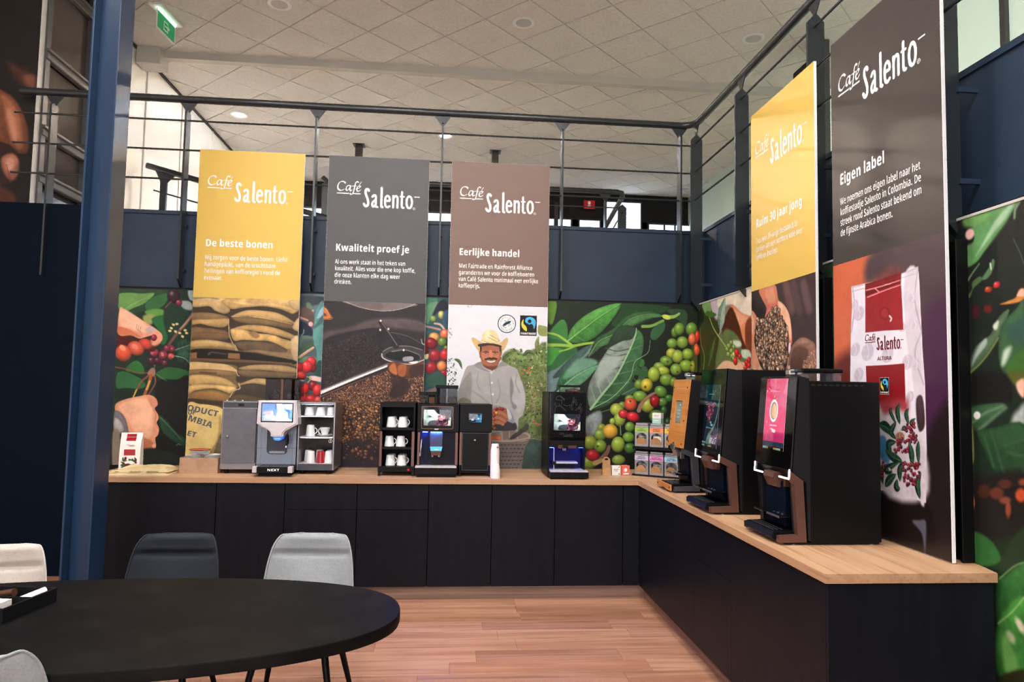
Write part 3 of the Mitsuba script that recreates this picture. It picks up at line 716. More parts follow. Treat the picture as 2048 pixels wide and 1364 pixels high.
ART['picker'] = [1000,1517,[["g",[30,52,34],[20,34,30],[10,14,14],[22,40,30]],["p",[74,-4,445,-16,494,32,394,120,293,196,108,201],[34,62,40],9.5,0.12,1],["p",[77,57,157,36,273,41,378,35,301,123,210,168,120,213,83,166],[96,140,74],3.6,0.12,1],["s",[119,195,220,125,367,45],1.8,1.2,[150,180,120],2.4],["p",[312,110,391,59,471,32,496,68,453,143,385,181,316,183],[44,92,50],4.8,0.12,1],["p",[305,196,408,169,479,191,470,240,365,249],[92,140,64],10.7,0.12,1],["p",[295,233,387,224,368,304,310,305],[140,146,84],11.9,0.12,1],["p",[366,255,481,227,511,361,493,470,446,471,467,410,404,327],[32,92,46],7.1,0.12,1],["p",[466,167,568,91,688,148,714,465,587,492,487,361],[20,48,34],9.5,0.12,1],["p",[592,102,662,94,698,124,700,172,630,162],[150,160,160],9.6,0.12,1],["p",[657,2,704,1,708,87,672,75],[150,165,165],7.2,0.12,1],["e",[537,55],[53,3,-2,61],[46,20,34],"b",7.2],["e",[586,112],[28,1,-1,27],[120,34,50],"b",6.0],["s",[477,154,521,104],6.0,4.8,[110,70,60],7.2],["s",[713,197,648,296,582,383,517,482],15.5,10.7,[104,70,62],2.4],["s",[711,203,653,286,609,340],6.0,7.2,[170,134,118],3.6],["e",[533,336],[13,-3,5,9],[206,196,128],"f",2.4],["e",[537,332],[7,-1,2,5],[222,180,150],"f",1.8],["e",[549,305],[12,-5,8,8],[206,196,128],"f",2.4],["e",[553,301],[7,-1,2,5],[222,180,150],"f",1.8],["e",[569,365],[10,-7,11,6],[206,196,128],"f",2.4],["e",[574,361],[7,-1,2,5],[222,180,150],"f",1.8],["e",[605,376],[13,-3,5,9],[206,196,128],"f",2.4],["e",[609,373],[7,-1,2,5],[222,180,150],"f",1.8],["e",[650,351],[14,0,0,10],[206,196,128],"f",2.4],["e",[655,347],[7,-1,2,5],[222,180,150],"f",1.8],["e",[630,406],[11,-6,9,8],[206,196,128],"f",2.4],["e",[634,402],[7,-1,2,5],[222,180,150],"f",1.8],["e",[522,360],[14,-1,2,10],[206,196,128],"f",2.4],["e",[527,356],[7,-1,2,5],[222,180,150],"f",1.8],["e",[578,298],[14,0,0,10],[206,196,128],"f",2.4],["e",[582,294],[7,-1,2,5],[222,180,150],"f",1.8],["e",[663,375],[14,-1,2,10],[206,196,128],"f",2.4],["e",[668,371],[7,-1,2,5],[222,180,150],"f",1.8],["l",[565,529,657,491,726,465],65,48,[30,58,44],[46,80,60],[120,150,130],4,2.4],["l",[579,577,662,600,736,683],71,53,[40,76,56],[22,44,36],[130,160,140],5,2.4],["p",[425,737,526,675,691,708,712,792,589,782,509,796],[36,88,44],3.6,0.12,1],["p",[170,707,212,646,269,626,318,679,321,740,216,724],[40,100,44],3.5,0.12,1],["p",[103,744,159,719,252,753,336,811,327,859,224,867,109,864],[38,96,52],4.7,0.12,1],["p",[99,888,189,862,328,883,319,932,126,959],[16,34,22],7.0,0.12,1],["p",[440,809,601,782,712,792,726,1451,472,1454,440,1049],[9,12,14],9.4,0.12,1],["p",[465,1085,550,1155,623,1238,695,1285,698,1356,580,1298,495,1216],[22,56,34],11.7,0.12,1],["s",[478,1108,563,1191,673,1309],5.9,2.3,[60,96,70],7.0],["s",[623,1351,639,1333,657,1345],1.8,1.8,[120,130,120],2.3],["s",[88,684,181,700,274,726,355,729],4.7,3.5,[120,70,50],2.4],["p",[355,727,387,684,417,701,414,750,374,763],[150,108,92],2.4,0.12,1],["s",[362,751,302,812,271,884,245,945],8.2,5.3,[120,72,50],2.3],["s",[270,873,245,945],4.7,4.7,[206,176,66],2.3],["s",[416,756,423,810,397,870,370,919],6.5,4.7,[124,72,52],2.4],["s",[385,750,366,835,336,925],14.1,11.8,[150,84,50],2.4],["s",[376,799,353,871],7.1,5.9,[206,170,74],2.4],["s",[409,659,409,690],4.7,3.0,[120,90,80],2.4],["s",[425,737,484,772,520,796],2.4,1.2,[90,140,70],2.4],["e",[384,624],[39,2,-1,39],[60,20,34],"b",1.4],["e",[448,622],[35,2,-1,34],[70,22,40],"b",1.4],["e",[495,640],[28,1,-1,28],[86,26,44],"b",1.4],["e",[536,512],[35,2,-1,34],[112,34,52],"b",1.4],["e",[506,512],[30,1,-1,30],[120,38,56],"b",1.4],["e",[551,520],[23,1,-1,23],[124,40,58],"b",1.4],["e",[402,551],[36,2,-1,36],[160,52,62],"b",1.4],["e",[477,571],[39,2,-1,39],[132,42,58],"b",1.4],["e",[542,580],[28,1,-1,28],[178,66,64],"b",1.4],["e",[430,617],[25,1,-1,25],[80,26,44],"b",1.4],["e",[383,555],[9,0,0,10],[214,150,130],"f",2.4],["e",[383,555],[5,0,0,5],[110,50,50],"f",1.8],["e",[472,571],[9,0,0,10],[214,150,130],"f",2.4],["e",[472,571],[5,0,0,5],[110,50,50],"f",1.8],["e",[559,580],[9,0,0,10],[214,150,130],"f",2.4],["e",[559,580],[5,0,0,5],[110,50,50],"f",1.8],["p",[90,408,153,394,247,434,351,425,413,496,392,545,264,536,103,540],[70,16,20],7.1,0.12,1],["e",[325,480],[62,-9,16,45],[190,66,52],"f2",4.7],["e",[246,518],[66,-22,30,55],[206,88,66],"f2",4.7],["e",[145,563],[66,-19,23,66],[208,84,58],"f2",4.7],["e",[410,448],[34,33,-45,27],[226,140,110],"f2",4.7],["p",[95,178,142,186,237,240,321,293,393,337,454,386,462,441,412,484,377,473,408,400,339,413,271,433,200,405,96,398],[222,150,120],3.6,0.12,1],["p",[102,190,190,211,310,305,371,352,303,384,197,344,109,323],[236,182,152],14.2,0.12,1],["p",[92,335,186,357,281,417,200,407,96,398],[200,110,80],9.4,0.12,1],["p",[318,344,369,328,400,345,393,373,337,380],[196,168,160],3.6,0.12,1],["s",[247,307,241,341,254,361],1.8,1.8,[150,96,80],2.4],["s",[262,318,257,353,270,373],1.8,1.8,[150,96,80],2.4],["s",[279,330,274,364,287,384],1.8,1.8,[150,96,80],2.4],["e",[392,422],[25,1,-1,29],[140,40,56],"b",1.4],["e",[237,503],[25,-10,17,16],[226,130,106],"f",7.1],["e",[136,515],[24,-12,20,17],[236,142,112],"f",7.1],["p",[105,1001,183,958,285,932,376,916,435,947,452,1001,428,1031,460,1085,465,1120,452,1156,474,1204,468,1258,447,1288,455,1347,440,1383,411,1371,356,1413,299,1420,251,1385,199,1267,134,1125,109,1078],[214,146,112],3.5,0.12,1],["p",[129,1018,263,950,367,955,405,1026,423,1169,395,1288,302,1266,203,1124],[234,176,142],18.7,0.12,1],["p",[365,931,436,953,447,1004,417,1032,386,990],[206,136,106],7.0,0.12,1],["s",[417,1032,442,1085,440,1151,466,1204],2.3,2.3,[176,100,74],3.5],["p",[292,1289,396,1300,445,1359,356,1413,298,1414],[180,104,76],14.0,0.12,1],["p",[421,1347,450,1335,454,1365,437,1383],[226,160,130],2.3,0.12,1],["p",[97,1072,143,1066,192,1124,222,1219,221,1249,141,1256,107,1244],[118,110,118],4.7,0.3,1],["p",[100,1126,147,1137,185,1220,141,1256,107,1256],[176,170,170],7.0,0.2,1],["p",[95,1244,153,1250,156,1527,112,1563],[130,116,104],7.0,0.12,1],["p",[287,1414,422,1371,562,1405,727,1475,708,1558,295,1562],[20,30,22],11.7,0.12,1]]]
ART['cherries'] = [380,1517,[["g",[46,56,66],[120,150,170],[40,26,24],[60,80,76]],["p",[87,27,292,21,294,74,221,98,91,147],[52,60,66],10.4,0.12,1],["p",[140,86,176,81,204,136,194,159,157,153],[92,112,84],8.9,0.12,1],["p",[90,125,179,137,218,211,206,279,161,258,94,222],[92,72,66],10.4,0.12,1],["p",[95,245,184,287,209,369,99,364],[28,34,52],8.9,0.12,1],["p",[294,89,230,151,219,256,211,331,215,429,243,488,253,577,250,682,317,717],[92,146,140],4.4,0.12,1],["p",[295,111,260,150,240,218,290,187],[160,196,214],5.9,0.12,1],["p",[290,187,248,248,214,294,221,309,271,270,300,239],[70,100,104],4.4,0.12,1],["p",[254,607,298,599,310,725,237,726],[34,70,60],5.9,0.12,1],["s",[101,214,160,235],8.9,8.9,[186,140,128],4.4],["e",[187,268],[19,1,-1,21],[240,178,176],"f",5.9],["e",[202,148],[10,0,0,9],[206,130,100],"f",3.7],["p",[97,387,165,370,213,391,130,408,104,491],[86,112,92],4.4,0.12,1],["p",[104,491,146,430,214,406,213,466,163,505,106,536],[60,84,66],7.4,0.12,1],["s",[100,566,149,527,217,477],12.5,10.3,[186,146,110],2.9],["s",[106,554,163,508,220,473],2.9,2.9,[224,196,160],2.9],["s",[111,371,128,349,130,319],3.7,3.7,[130,160,140],3.7],["p",[94,610,150,557,245,562,239,592],[86,130,96],4.4,0.12,1],["e",[223,652],[29,-6,5,44],[120,16,26],"b",2.2],["e",[203,601],[45,-6,7,44],[214,44,50],"b",2.2],["e",[168,646],[49,-7,8,55],[220,46,52],"b",2.2],["e",[99,655],[36,-6,6,45],[206,40,44],"b",2.2],["e",[120,721],[47,-4,8,33],[214,50,48],"b",2.2],["e",[154,839],[42,-7,7,53],[220,44,44],"b",2.2],["e",[225,812],[33,-6,5,45],[140,26,40],"b",2.2],["e",[267,852],[40,-7,6,55],[226,52,52],"b",2.2],["e",[142,921],[43,-6,7,44],[200,60,64],"b",2.2],["e",[215,934],[50,-6,8,44],[206,44,50],"b",2.2],["e",[277,941],[36,-5,6,37],[226,80,76],"b",2.2],["p",[193,731,244,726,303,744,304,777,253,771,201,757],[232,196,190],2.9,0.12,1],["s",[171,735,208,746,181,787],4.4,4.4,[170,160,90],2.9]]]
ART['ripe'] = [380,1517,[["g",[60,110,120],[30,60,70],[30,50,50],[30,40,44]],["p",[77,6,173,-4,161,80,122,158,83,229],[70,120,96],9.7,0.12,1],["p",[79,83,153,39,181,52,136,151,90,242],[96,148,112],8.3,0.12,1],["s",[148,95,195,51,250,50],13.9,10.4,[120,140,130],9.7],["p",[181,52,249,15,273,112,197,121,136,178],[24,26,40],8.3,0.12,1],["e",[144,192],[29,1,-1,31],[132,156,70],"b",6.9],["e",[215,155],[29,1,-1,40],[182,176,96],"b",6.9],["p",[232,141,279,112,283,265,235,252],[50,84,110],8.3,0.12,1],["s",[84,263,153,275,208,288],9.0,10.4,[176,140,128],5.5],["s",[158,233,214,246,256,300],8.3,10.4,[206,170,150],5.5],["e",[158,355],[48,-6,7,40],[216,158,84],"b",2.1],["e",[257,328],[50,1,-1,47],[222,112,72],"b",2.1],["e",[231,398],[43,1,-1,46],[98,124,46],"b",2.1],["e",[267,453],[23,1,-1,24],[110,134,60],"b",2.1],["e",[76,478],[38,1,-1,35],[110,20,30],"b",2.1],["e",[132,414],[55,-20,24,47],[138,18,34],"b",2.1],["e",[166,524],[58,-9,9,60],[158,28,44],"b",2.1],["e",[262,515],[51,1,-1,54],[206,34,50],"b",2.1],["e",[138,635],[54,-9,8,59],[166,28,44],"b",2.1],["e",[259,681],[55,1,-1,45],[146,20,34],"b",2.1],["e",[233,616],[45,1,-1,47],[230,128,70],"b",2.1],["e",[121,508],[10,0,0,10],[120,60,60],"f",2.8],["p",[77,519,111,512,105,553,78,554],[216,196,150],3.4,0.12,1],["p",[95,712,197,662,274,722,282,791,180,806,104,780],[44,82,70],8.2,0.12,1],["p",[85,849,160,814,187,806,181,847],[120,100,90],6.8,0.12,1]]]
ART['green'] = [1440,1517,[["g",[24,40,24],[20,30,18],[16,24,18],[10,12,12]],["p",[26,4,115,13,82,203,34,180],[92,132,44],4.7,0.12,1],["p",[36,321,298,409,264,551,89,694,31,719,29,579],[44,96,52],7.0,0.12,1],["p",[36,672,147,600,322,455,465,381,489,428,324,549,206,645,161,763,91,834,33,835],[112,134,136],11.8,0.15,1],["p",[89,694,275,492,441,394,324,549,195,669],[62,92,84],7.1,0.3,1],["p",[36,321,152,171,212,211,214,364,143,354],[58,122,58],4.7,0.12,1],["l",[220,364,356,254,534,119,725,-5],89,125,[84,152,68],[66,136,58],[120,178,90],4,2.4],["p",[749,-6,1162,18,1114,79,847,206,631,212,701,67],[30,64,34],12.0,0.12,1],["p",[32,439,109,425,180,447,122,507,76,578,35,585],[66,142,56],3.5,0.12,1],["s",[26,404,144,401,274,404,381,383,500,363,655,312],15.4,8.3,[146,184,66],2.4],["s",[36,292,131,313,250,392],8.3,11.8,[146,184,72],2.4],["s",[145,459,215,440,286,409],5.9,8.3,[140,180,66],2.4],["l",[418,500,512,357,655,282,799,148,968,95,1132,109],43,74,[46,88,48],[72,116,68],[110,150,96],6,2.4],["p",[1150,54,1285,39,1346,85,1322,217,1261,147],[44,70,48],6.1,0.12,1],["s",[1132,115,1212,113,1267,81],20.6,9.7,[140,176,84],2.4],["e",[1144,117],[39,-7,13,20],[196,206,90],"f",4.8],["s",[1114,151,1005,202,920,210],12.0,14.4,[118,160,74],2.4],["p",[993,309,1017,225,1126,163,1121,246,1042,332],[48,88,54],3.6,0.12,1],["l",[127,833,255,714,384,630,503,581],106,88,[48,108,66],[88,140,104],[130,176,134],6,2.4],["p",[183,693,312,526,466,523,496,569,360,631,254,691],[104,146,122],16.5,0.12,1],["p",[708,800,851,738,922,583,971,630,852,820,732,846],[54,86,66],4.8,0.12,1],["p",[851,738,707,717,636,824,732,846],[44,74,56],7.1,0.12,1],["s",[732,840,851,779],2.4,2.4,[110,150,100],2.4],["s",[401,1050,626,976],2.4,2.9,[90,140,80],2.4],["p",[850,573,971,642,983,677,802,645],[40,84,44],7.2,0.12,1],["s",[803,657,863,714],3.6,3.6,[70,110,70],3.6],["e",[910,548],[31,0,-1,40],[56,110,52],"f",8.4],["l",[441,979,541,849,671,683,777,480,848,313,860,229],196,148,[126,142,130],[56,98,60],[146,184,140],8,2.4],["p",[573,426,691,222,848,218,824,325,728,351,585,426],[40,62,44],6.0,0.2,1],["s",[573,420,681,444,789,422],3.0,5.4,[64,84,66],6.0],["s",[561,468,663,491,765,470],3.0,5.4,[64,84,66],5.9],["s",[538,521,640,545,741,524],3.0,5.3,[64,84,66],5.9],["s",[515,592,610,616,706,595],3.0,5.3,[64,84,66],5.9],["p",[526,545,633,484,729,517,634,637,540,732,505,780,497,663],[158,172,164],26.1,0.12,1],["s",[445,977,637,871,803,692,850,538,970,452,993,333],3.0,1.8,[150,186,140],2.4],["p",[401,1061,531,990,544,1117,474,1223,403,1224],[130,140,140],14.1,0.4,1],["p",[1408,263,1518,296,1519,642,1384,645],[60,70,18],14.5,0.12,1],["e",[1224,256],[34,0,-1,50],[92,128,44],"b",1.4],["e",[1267,225],[51,-5,3,60],[108,146,54],"b",1.5],["e",[1383,222],[54,-11,8,62],[104,142,50],"b",1.5],["e",[1200,361],[51,0,-1,48],[112,150,54],"b",1.4],["e",[1298,349],[56,0,-1,57],[126,156,54],"b",1.4],["e",[1194,453],[51,0,-1,48],[170,176,58],"b",1.4],["e",[1347,458],[54,0,-1,55],[136,164,50],"b",1.4],["e",[1252,481],[56,0,-1,62],[150,172,60],"b",1.4],["e",[1146,525],[59,-12,14,46],[110,150,56],"b",1.4],["e",[1335,565],[65,-10,10,54],[126,160,50],"b",1.4],["e",[1396,573],[24,0,-1,59],[140,140,40],"b",1.4],["e",[1080,580],[55,-7,8,42],[124,160,58],"b",1.4],["e",[1116,617],[62,-7,9,42],[164,178,60],"b",1.4],["e",[1238,601],[56,0,-1,55],[122,158,54],"b",1.4],["e",[1029,650],[58,-6,4,71],[150,172,56],"b",1.4],["e",[1147,697],[62,-10,9,56],[112,148,50],"b",1.4],["e",[1214,719],[36,0,-1,47],[110,130,40],"b",1.4],["e",[890,747],[46,0,-1,47],[104,140,50],"b",1.4],["e",[960,750],[57,-11,9,61],[188,176,50],"b",1.4],["e",[1095,807],[55,-25,30,43],[96,142,54],"b",1.4],["e",[900,855],[67,-4,5,52],[116,150,54],"b",1.4],["e",[804,878],[46,0,-1,35],[122,150,56],"b",1.4],["e",[1172,868],[41,-6,6,35],[60,110,48],"b",1.4],["e",[1111,904],[46,0,-1,40],[84,130,52],"b",1.4],["e",[733,940],[36,0,-1,35],[110,140,60],"b",1.4],["e",[1124,980],[29,0,0,42],[50,96,46],"b",1.4],["e",[685,981],[61,-20,21,55],[158,174,60],"b",1.4],["e",[973,936],[62,-12,10,67],[164,172,60],"b",1.4],["e",[1052,1034],[67,0,-1,59],[92,130,50],"b",1.4],["e",[710,1069],[55,1,-1,63],[150,172,60],"b",1.4],["e",[645,1087],[29,0,0,33],[140,170,60],"b",1.4],["e",[806,1135],[45,0,-1,47],[110,150,60],"b",1.4],["e",[544,1146],[40,0,-1,39],[132,150,56],"b",1.4],["e",[533,1210],[58,-9,9,53],[120,152,56],"b",1.4],["e",[795,1228],[54,-8,9,46],[112,156,56],"b",1.4],["e",[1167,1097],[48,0,-1,59],[30,60,40],"b",1.4],["e",[439,1281],[65,1,-1,65],[146,160,56],"b",1.4],["e",[808,1329],[53,0,-1,49],[70,118,46],"b",1.4],["e",[534,1312],[59,1,-1,58],[126,156,52],"b",1.4],["e",[698,1296],[62,-6,5,72],[152,176,62],"b",1.4],["e",[429,1466],[70,-10,11,57],[120,148,48],"b",1.4],["e",[704,1435],[62,0,-1,46],[130,152,60],"b",1.4],["e",[1390,317],[37,0,-1,57],[222,110,70],"b",1.5],["e",[1439,292],[22,-6,1,66],[190,50,36],"b",1.5],["e",[1435,418],[27,6,-3,62],[206,84,44],"b",1.5],["e",[1039,897],[48,0,-1,56],[160,22,34],"b",1.4],["e",[811,929],[60,0,-1,59],[212,80,54],"b",1.4],["e",[745,1019],[45,-14,15,38],[196,46,52],"b",1.4],["e",[835,1043],[60,-11,15,43],[212,36,46],"b",1.4],["e",[625,1177],[71,1,-1,67],[214,166,56],"b",1.4],["e",[464,1396],[62,-13,16,51],[186,28,38],"b",1.4],["s",[889,984,913,925,984,853,1044,817],20.2,10.7,[150,112,92],3.6],["s",[535,1442,594,1372,617,1314],23.4,14.1,[120,80,70],3.5],["s",[488,1465,547,1442],23.4,17.5,[176,150,96],3.5],["s",[717,1127,723,1208],4.7,4.7,[110,150,80],2.4],["e",[948,769],[13,0,0,13],[110,104,44],"f",2.4],["e",[948,769],[6,0,0,6],[60,50,30],"f",1.8],["e",[1252,624],[13,0,0,13],[110,104,44],"f",2.4],["e",[1252,624],[6,0,0,6],[60,50,30],"f",1.8],["e",[1381,560],[13,0,0,13],[110,104,44],"f",2.4],["e",[1381,560],[6,0,0,6],[60,50,30],"f",1.8],["e",[510,1315],[13,0,0,13],[110,104,44],"f",2.3],["e",[510,1315],[6,0,0,6],[60,50,30],"f",1.8],["e",[1159,531],[13,0,0,13],[110,104,44],"f",2.4],["e",[1159,531],[6,0,0,6],[60,50,30],"f",1.8],["e",[810,901],[13,0,0,13],[110,104,44],"f",2.4],["e",[810,901],[6,0,0,6],[60,50,30],"f",1.8],["s",[1457,22,1445,178,1482,381,1500,524,1494,619],2.4,5.5,[110,130,50],2.4]]]
ART['harvest'] = [1500,1517,[["g",[40,44,24],[240,226,206],[20,20,14],[150,60,40]],["p",[71,-23,478,-18,553,150,419,615,72,607],[52,54,26],17.1,0.12,1],["p",[321,-8,516,-13,497,174,400,135],[190,176,186],16.7,0.12,1],["p",[516,-13,820,-2,1156,-3,1154,237,968,165,786,84,516,74],[238,222,202],15.0,0.12,1],["p",[786,84,968,165,1124,208,1169,238,1167,471,998,462,767,269],[216,134,92],8.2,0.12,1],["p",[836,124,1000,182,1124,234,999,262,934,324,852,242],[230,164,130],14.6,0.12,1],["p",[1062,268,1169,238,1166,496,1061,439],[120,54,34],13.9,0.12,1],["p",[589,312,768,102,935,256,998,369,1121,507,998,462],[74,28,16],10.5,0.12,1],["p",[608,299,801,300,966,393,998,475,1121,507,1059,622,458,594],[96,110,66],17.0,0.12,1],["p",[801,383,950,392,982,434,868,435],[214,220,200],12.6,0.12,1],["p",[982,468,1122,475,1151,534,1013,529],[206,214,190],10.1,0.12,1],["p",[458,608,625,541,800,554,900,592,867,631,458,623],[232,184,150],8.9,0.12,1],["p",[900,565,1059,570,1120,637,900,632],[232,176,150],8.2,0.12,1],["l",[553,280,571,152,663,5],71,87,[112,142,116],[164,182,168],[200,214,200],9,3.4],["p",[124,7,301,-3,341,99,219,109],[128,160,100],7.5,0.12,1],["p",[199,99,281,81,459,126,430,145,321,142],[66,104,42],3.7,0.12,1],["s",[301,140,400,246,534,337,697,439],5.9,8.2,[150,170,90],3.5],["s",[496,327,571,282],4.1,4.1,[160,180,110],3.5],["l",[281,574,361,443,439,330],31,36,[60,86,40],[74,98,44],[120,140,80],4,4.8],["e",[732,420],[45,0,3,24],[138,160,72],"b",4.4],["e",[784,395],[38,0,2,20],[138,160,72],"b",4.3],["e",[783,464],[41,0,2,22],[138,160,72],"b",4.3],["e",[723,489],[45,0,2,24],[138,160,72],"b",4.4],["e",[697,446],[39,0,2,20],[138,160,72],"b",4.4],["e",[835,433],[34,0,2,18],[138,160,72],"b",4.3],["e",[800,506],[41,0,2,21],[138,160,72],"b",4.3],["e",[834,528],[37,0,1,20],[138,160,72],"b",4.3],["e",[834,494],[40,0,2,20],[206,196,110],"b",4.3],["e",[892,483],[46,0,2,34],[206,30,36],"b",3.2],["e",[949,516],[32,0,1,23],[206,30,36],"b",3.1],["e",[867,550],[43,0,2,34],[206,30,36],"b",3.2],["e",[1075,570],[37,0,1,22],[206,30,36],"b",3.0],["e",[1121,552],[33,0,1,26],[206,30,36],"b",3.0],["e",[1059,606],[43,0,1,20],[206,30,36],"b",3.0],["e",[1121,591],[36,0,1,22],[206,30,36],"b",3.0],["s",[917,538,924,626],7.3,5.2,[206,180,130],3.1],["s",[917,538,1044,602],5.1,4.1,[206,150,110],3.1],["p",[-108,-13,71,24,178,143,71,227,72,591,-106,603],[24,30,18],10.5,0.12,1],["s",[71,219,93,352,178,480,157,601],3.8,7.7,[112,140,70],3.8],["e",[6,292],[57,-14,6,55],[190,50,34],"b",5.3],["e",[-3,417],[66,13,1,52],[206,84,44],"b",5.3],["e",[-49,525],[49,0,2,47],[150,150,50],"b",5.3]]]
ART['sacks'] = [900,1444,[["g",[150,118,72],[150,118,72],[80,66,44],[60,50,36]],["p",[1,75,146,71,283,110,316,142,310,250,347,378,16,386],[58,46,36],6.4,0.12,1],["p",[282,78,893,71,914,343,811,432,686,478,392,442,321,250],[58,46,36],6.4,0.12,1],["p",[-3,-1,278,-4,314,87,305,120,263,132,189,107,136,71,1,80],[196,164,114],3.2,0.25,1],["p",[278,2,889,-17,903,71,852,116,809,106,734,75,585,58,439,73,314,87],[196,158,102],3.2,0.3,1],["p",[332,22,436,19,521,38,668,23,839,61,819,95,606,52,396,58],[220,182,118],10.7,0.2,1],["p",[805,8,900,-17,904,81,840,72],[196,164,116],5.4,0.2,1],["p",[-2,134,149,128,285,153,307,180,287,186,152,194,1,193],[136,108,74],4.2,0.2,1],["p",[5,269,155,263,291,288,313,315,294,353,159,360,9,360],[138,104,70],4.2,0.2,1],["p",[6,193,151,184,296,175,304,228,248,252,154,243,70,224,8,236],[190,154,98],3.2,0.25,1],["p",[9,258,134,265,280,278,308,309,309,347,14,365],[118,90,60],5.3,0.2,1],["s",[12,306,156,297,307,304],1.6,1.6,[90,66,44],2.1],["p",[5,376,159,362,316,385,370,416,350,432,162,421,7,435],[190,156,104],3.2,0.2,1],["p",[327,158,440,100,587,96,735,119,865,192,888,224,845,203,611,171,463,148],[188,152,100],3.2,0.2,1],["p",[348,157,568,162,759,189,867,224,836,247,655,225,466,213,360,189],[124,98,64],4.3,0.2,1],["s",[327,154,568,158,845,209],1.6,1.6,[220,186,130],2.1],["p",[352,260,466,224,634,231,784,270,892,322,871,344,679,300,489,272],[184,146,94],3.2,0.2,1],["p",[327,271,384,259,489,278,532,293,680,305,765,336,840,356,873,398,822,432,725,386,640,360,534,358,430,355,357,362],[204,164,102],3.2,0.3,1],["p",[479,294,531,277,575,319,534,341],[150,112,72],8.5,0.12,1],["p",[368,378,619,366,790,422,836,518,686,478,455,451],[92,74,56],5.3,0.2,1],["p",[393,464,538,439,749,455,854,453,847,540,708,499,539,460],[132,106,76],5.3,0.2,1],["p",[830,367,902,311,921,549,867,518],[196,166,122],4.3,0.2,1],["p",[846,236,901,147,911,267],[206,172,124],4.3,0.2,1],["s",[307,174,314,282,330,347,370,421,388,485],2.7,2.7,[200,172,130],2.1],["s",[369,399,392,453,368,496],2.6,2.6,[200,172,130],2.1],["p",[3,451,308,444,857,518,848,561,584,535,7,537],[26,20,16],4.2,0.12,1],["p",[4,478,56,471,58,519,7,524],[136,94,62],2.1,0.1,0],["p",[315,471,414,474,416,522,317,517],[134,92,60],2.1,0.1,0],["p",[1,521,416,525,858,545,858,561,417,544,2,537],[104,74,52],2.1,0.1,0],["s",[154,485,185,468,300,482],10.5,4.2,[74,64,54],4.2],["p",[2,547,837,562,894,668,590,696,404,721,399,614,356,572],[58,46,36],8.5,0.12,1],["p",[3,558,168,560,314,573,389,614,369,631,171,613,4,622],[196,164,114],3.2,0.15,1],["p",[4,622,171,613,379,630,381,668,308,675,152,662,5,654],[136,108,74],4.2,0.2,1],["p",[409,598,543,568,774,568,891,593,893,631,629,614,462,613],[170,138,94],3.2,0.2,1],["p",[409,614,629,620,893,636,842,675,631,674,443,667],[112,90,62],4.2,0.2,1],["p",[3,675,132,662,299,691,384,743,395,769,280,750,135,742,7,755],[200,164,104],3.2,0.2,1],["p",[2,761,135,744,280,751,395,769,346,818,325,813,220,778,117,785,45,802,6,835],[214,176,112],3.1,0.25,1],["p",[4,835,97,801,200,794,336,829,348,871,328,893,183,874,6,877],[150,110,66],4.2,0.2,1],["p",[415,742,548,686,695,694,884,690,888,776,697,748,550,729,457,741],[176,146,98],3.2,0.25,1],["p",[426,753,550,729,740,768,889,809,892,884,370,892,387,817],[62,52,42],6.3,0.2,1],["p",[367,839,460,827,660,866,661,888,370,892],[92,76,48],8.4,0.2,1],["s",[347,850,376,796,427,774,415,731],3.2,3.2,[206,178,136],2.1],["s",[389,614,401,657,417,667],2.6,2.6,[206,178,136],2.1],["p",[5,867,183,880,328,893,309,936,226,921,4,914],[60,46,30],5.2,0.12,1],["p",[-5,930,102,913,226,927,300,963,325,1063,280,1212,245,1350,0,1352],[214,186,118],4.2,0.12,1],["p",[271,1000,310,1191,307,1349,184,1350,260,1212],[176,150,88],14.6,0.2,1],["p",[288,1159,310,1191,318,1360,235,1350],[110,100,76],6.3,0.4,1],["s",[8,10,122,-4,216,6],3.2,3.2,[90,110,120],3.2],["s",[89,642,152,646,224,647],5.3,5.3,[80,58,38],6.3]]]
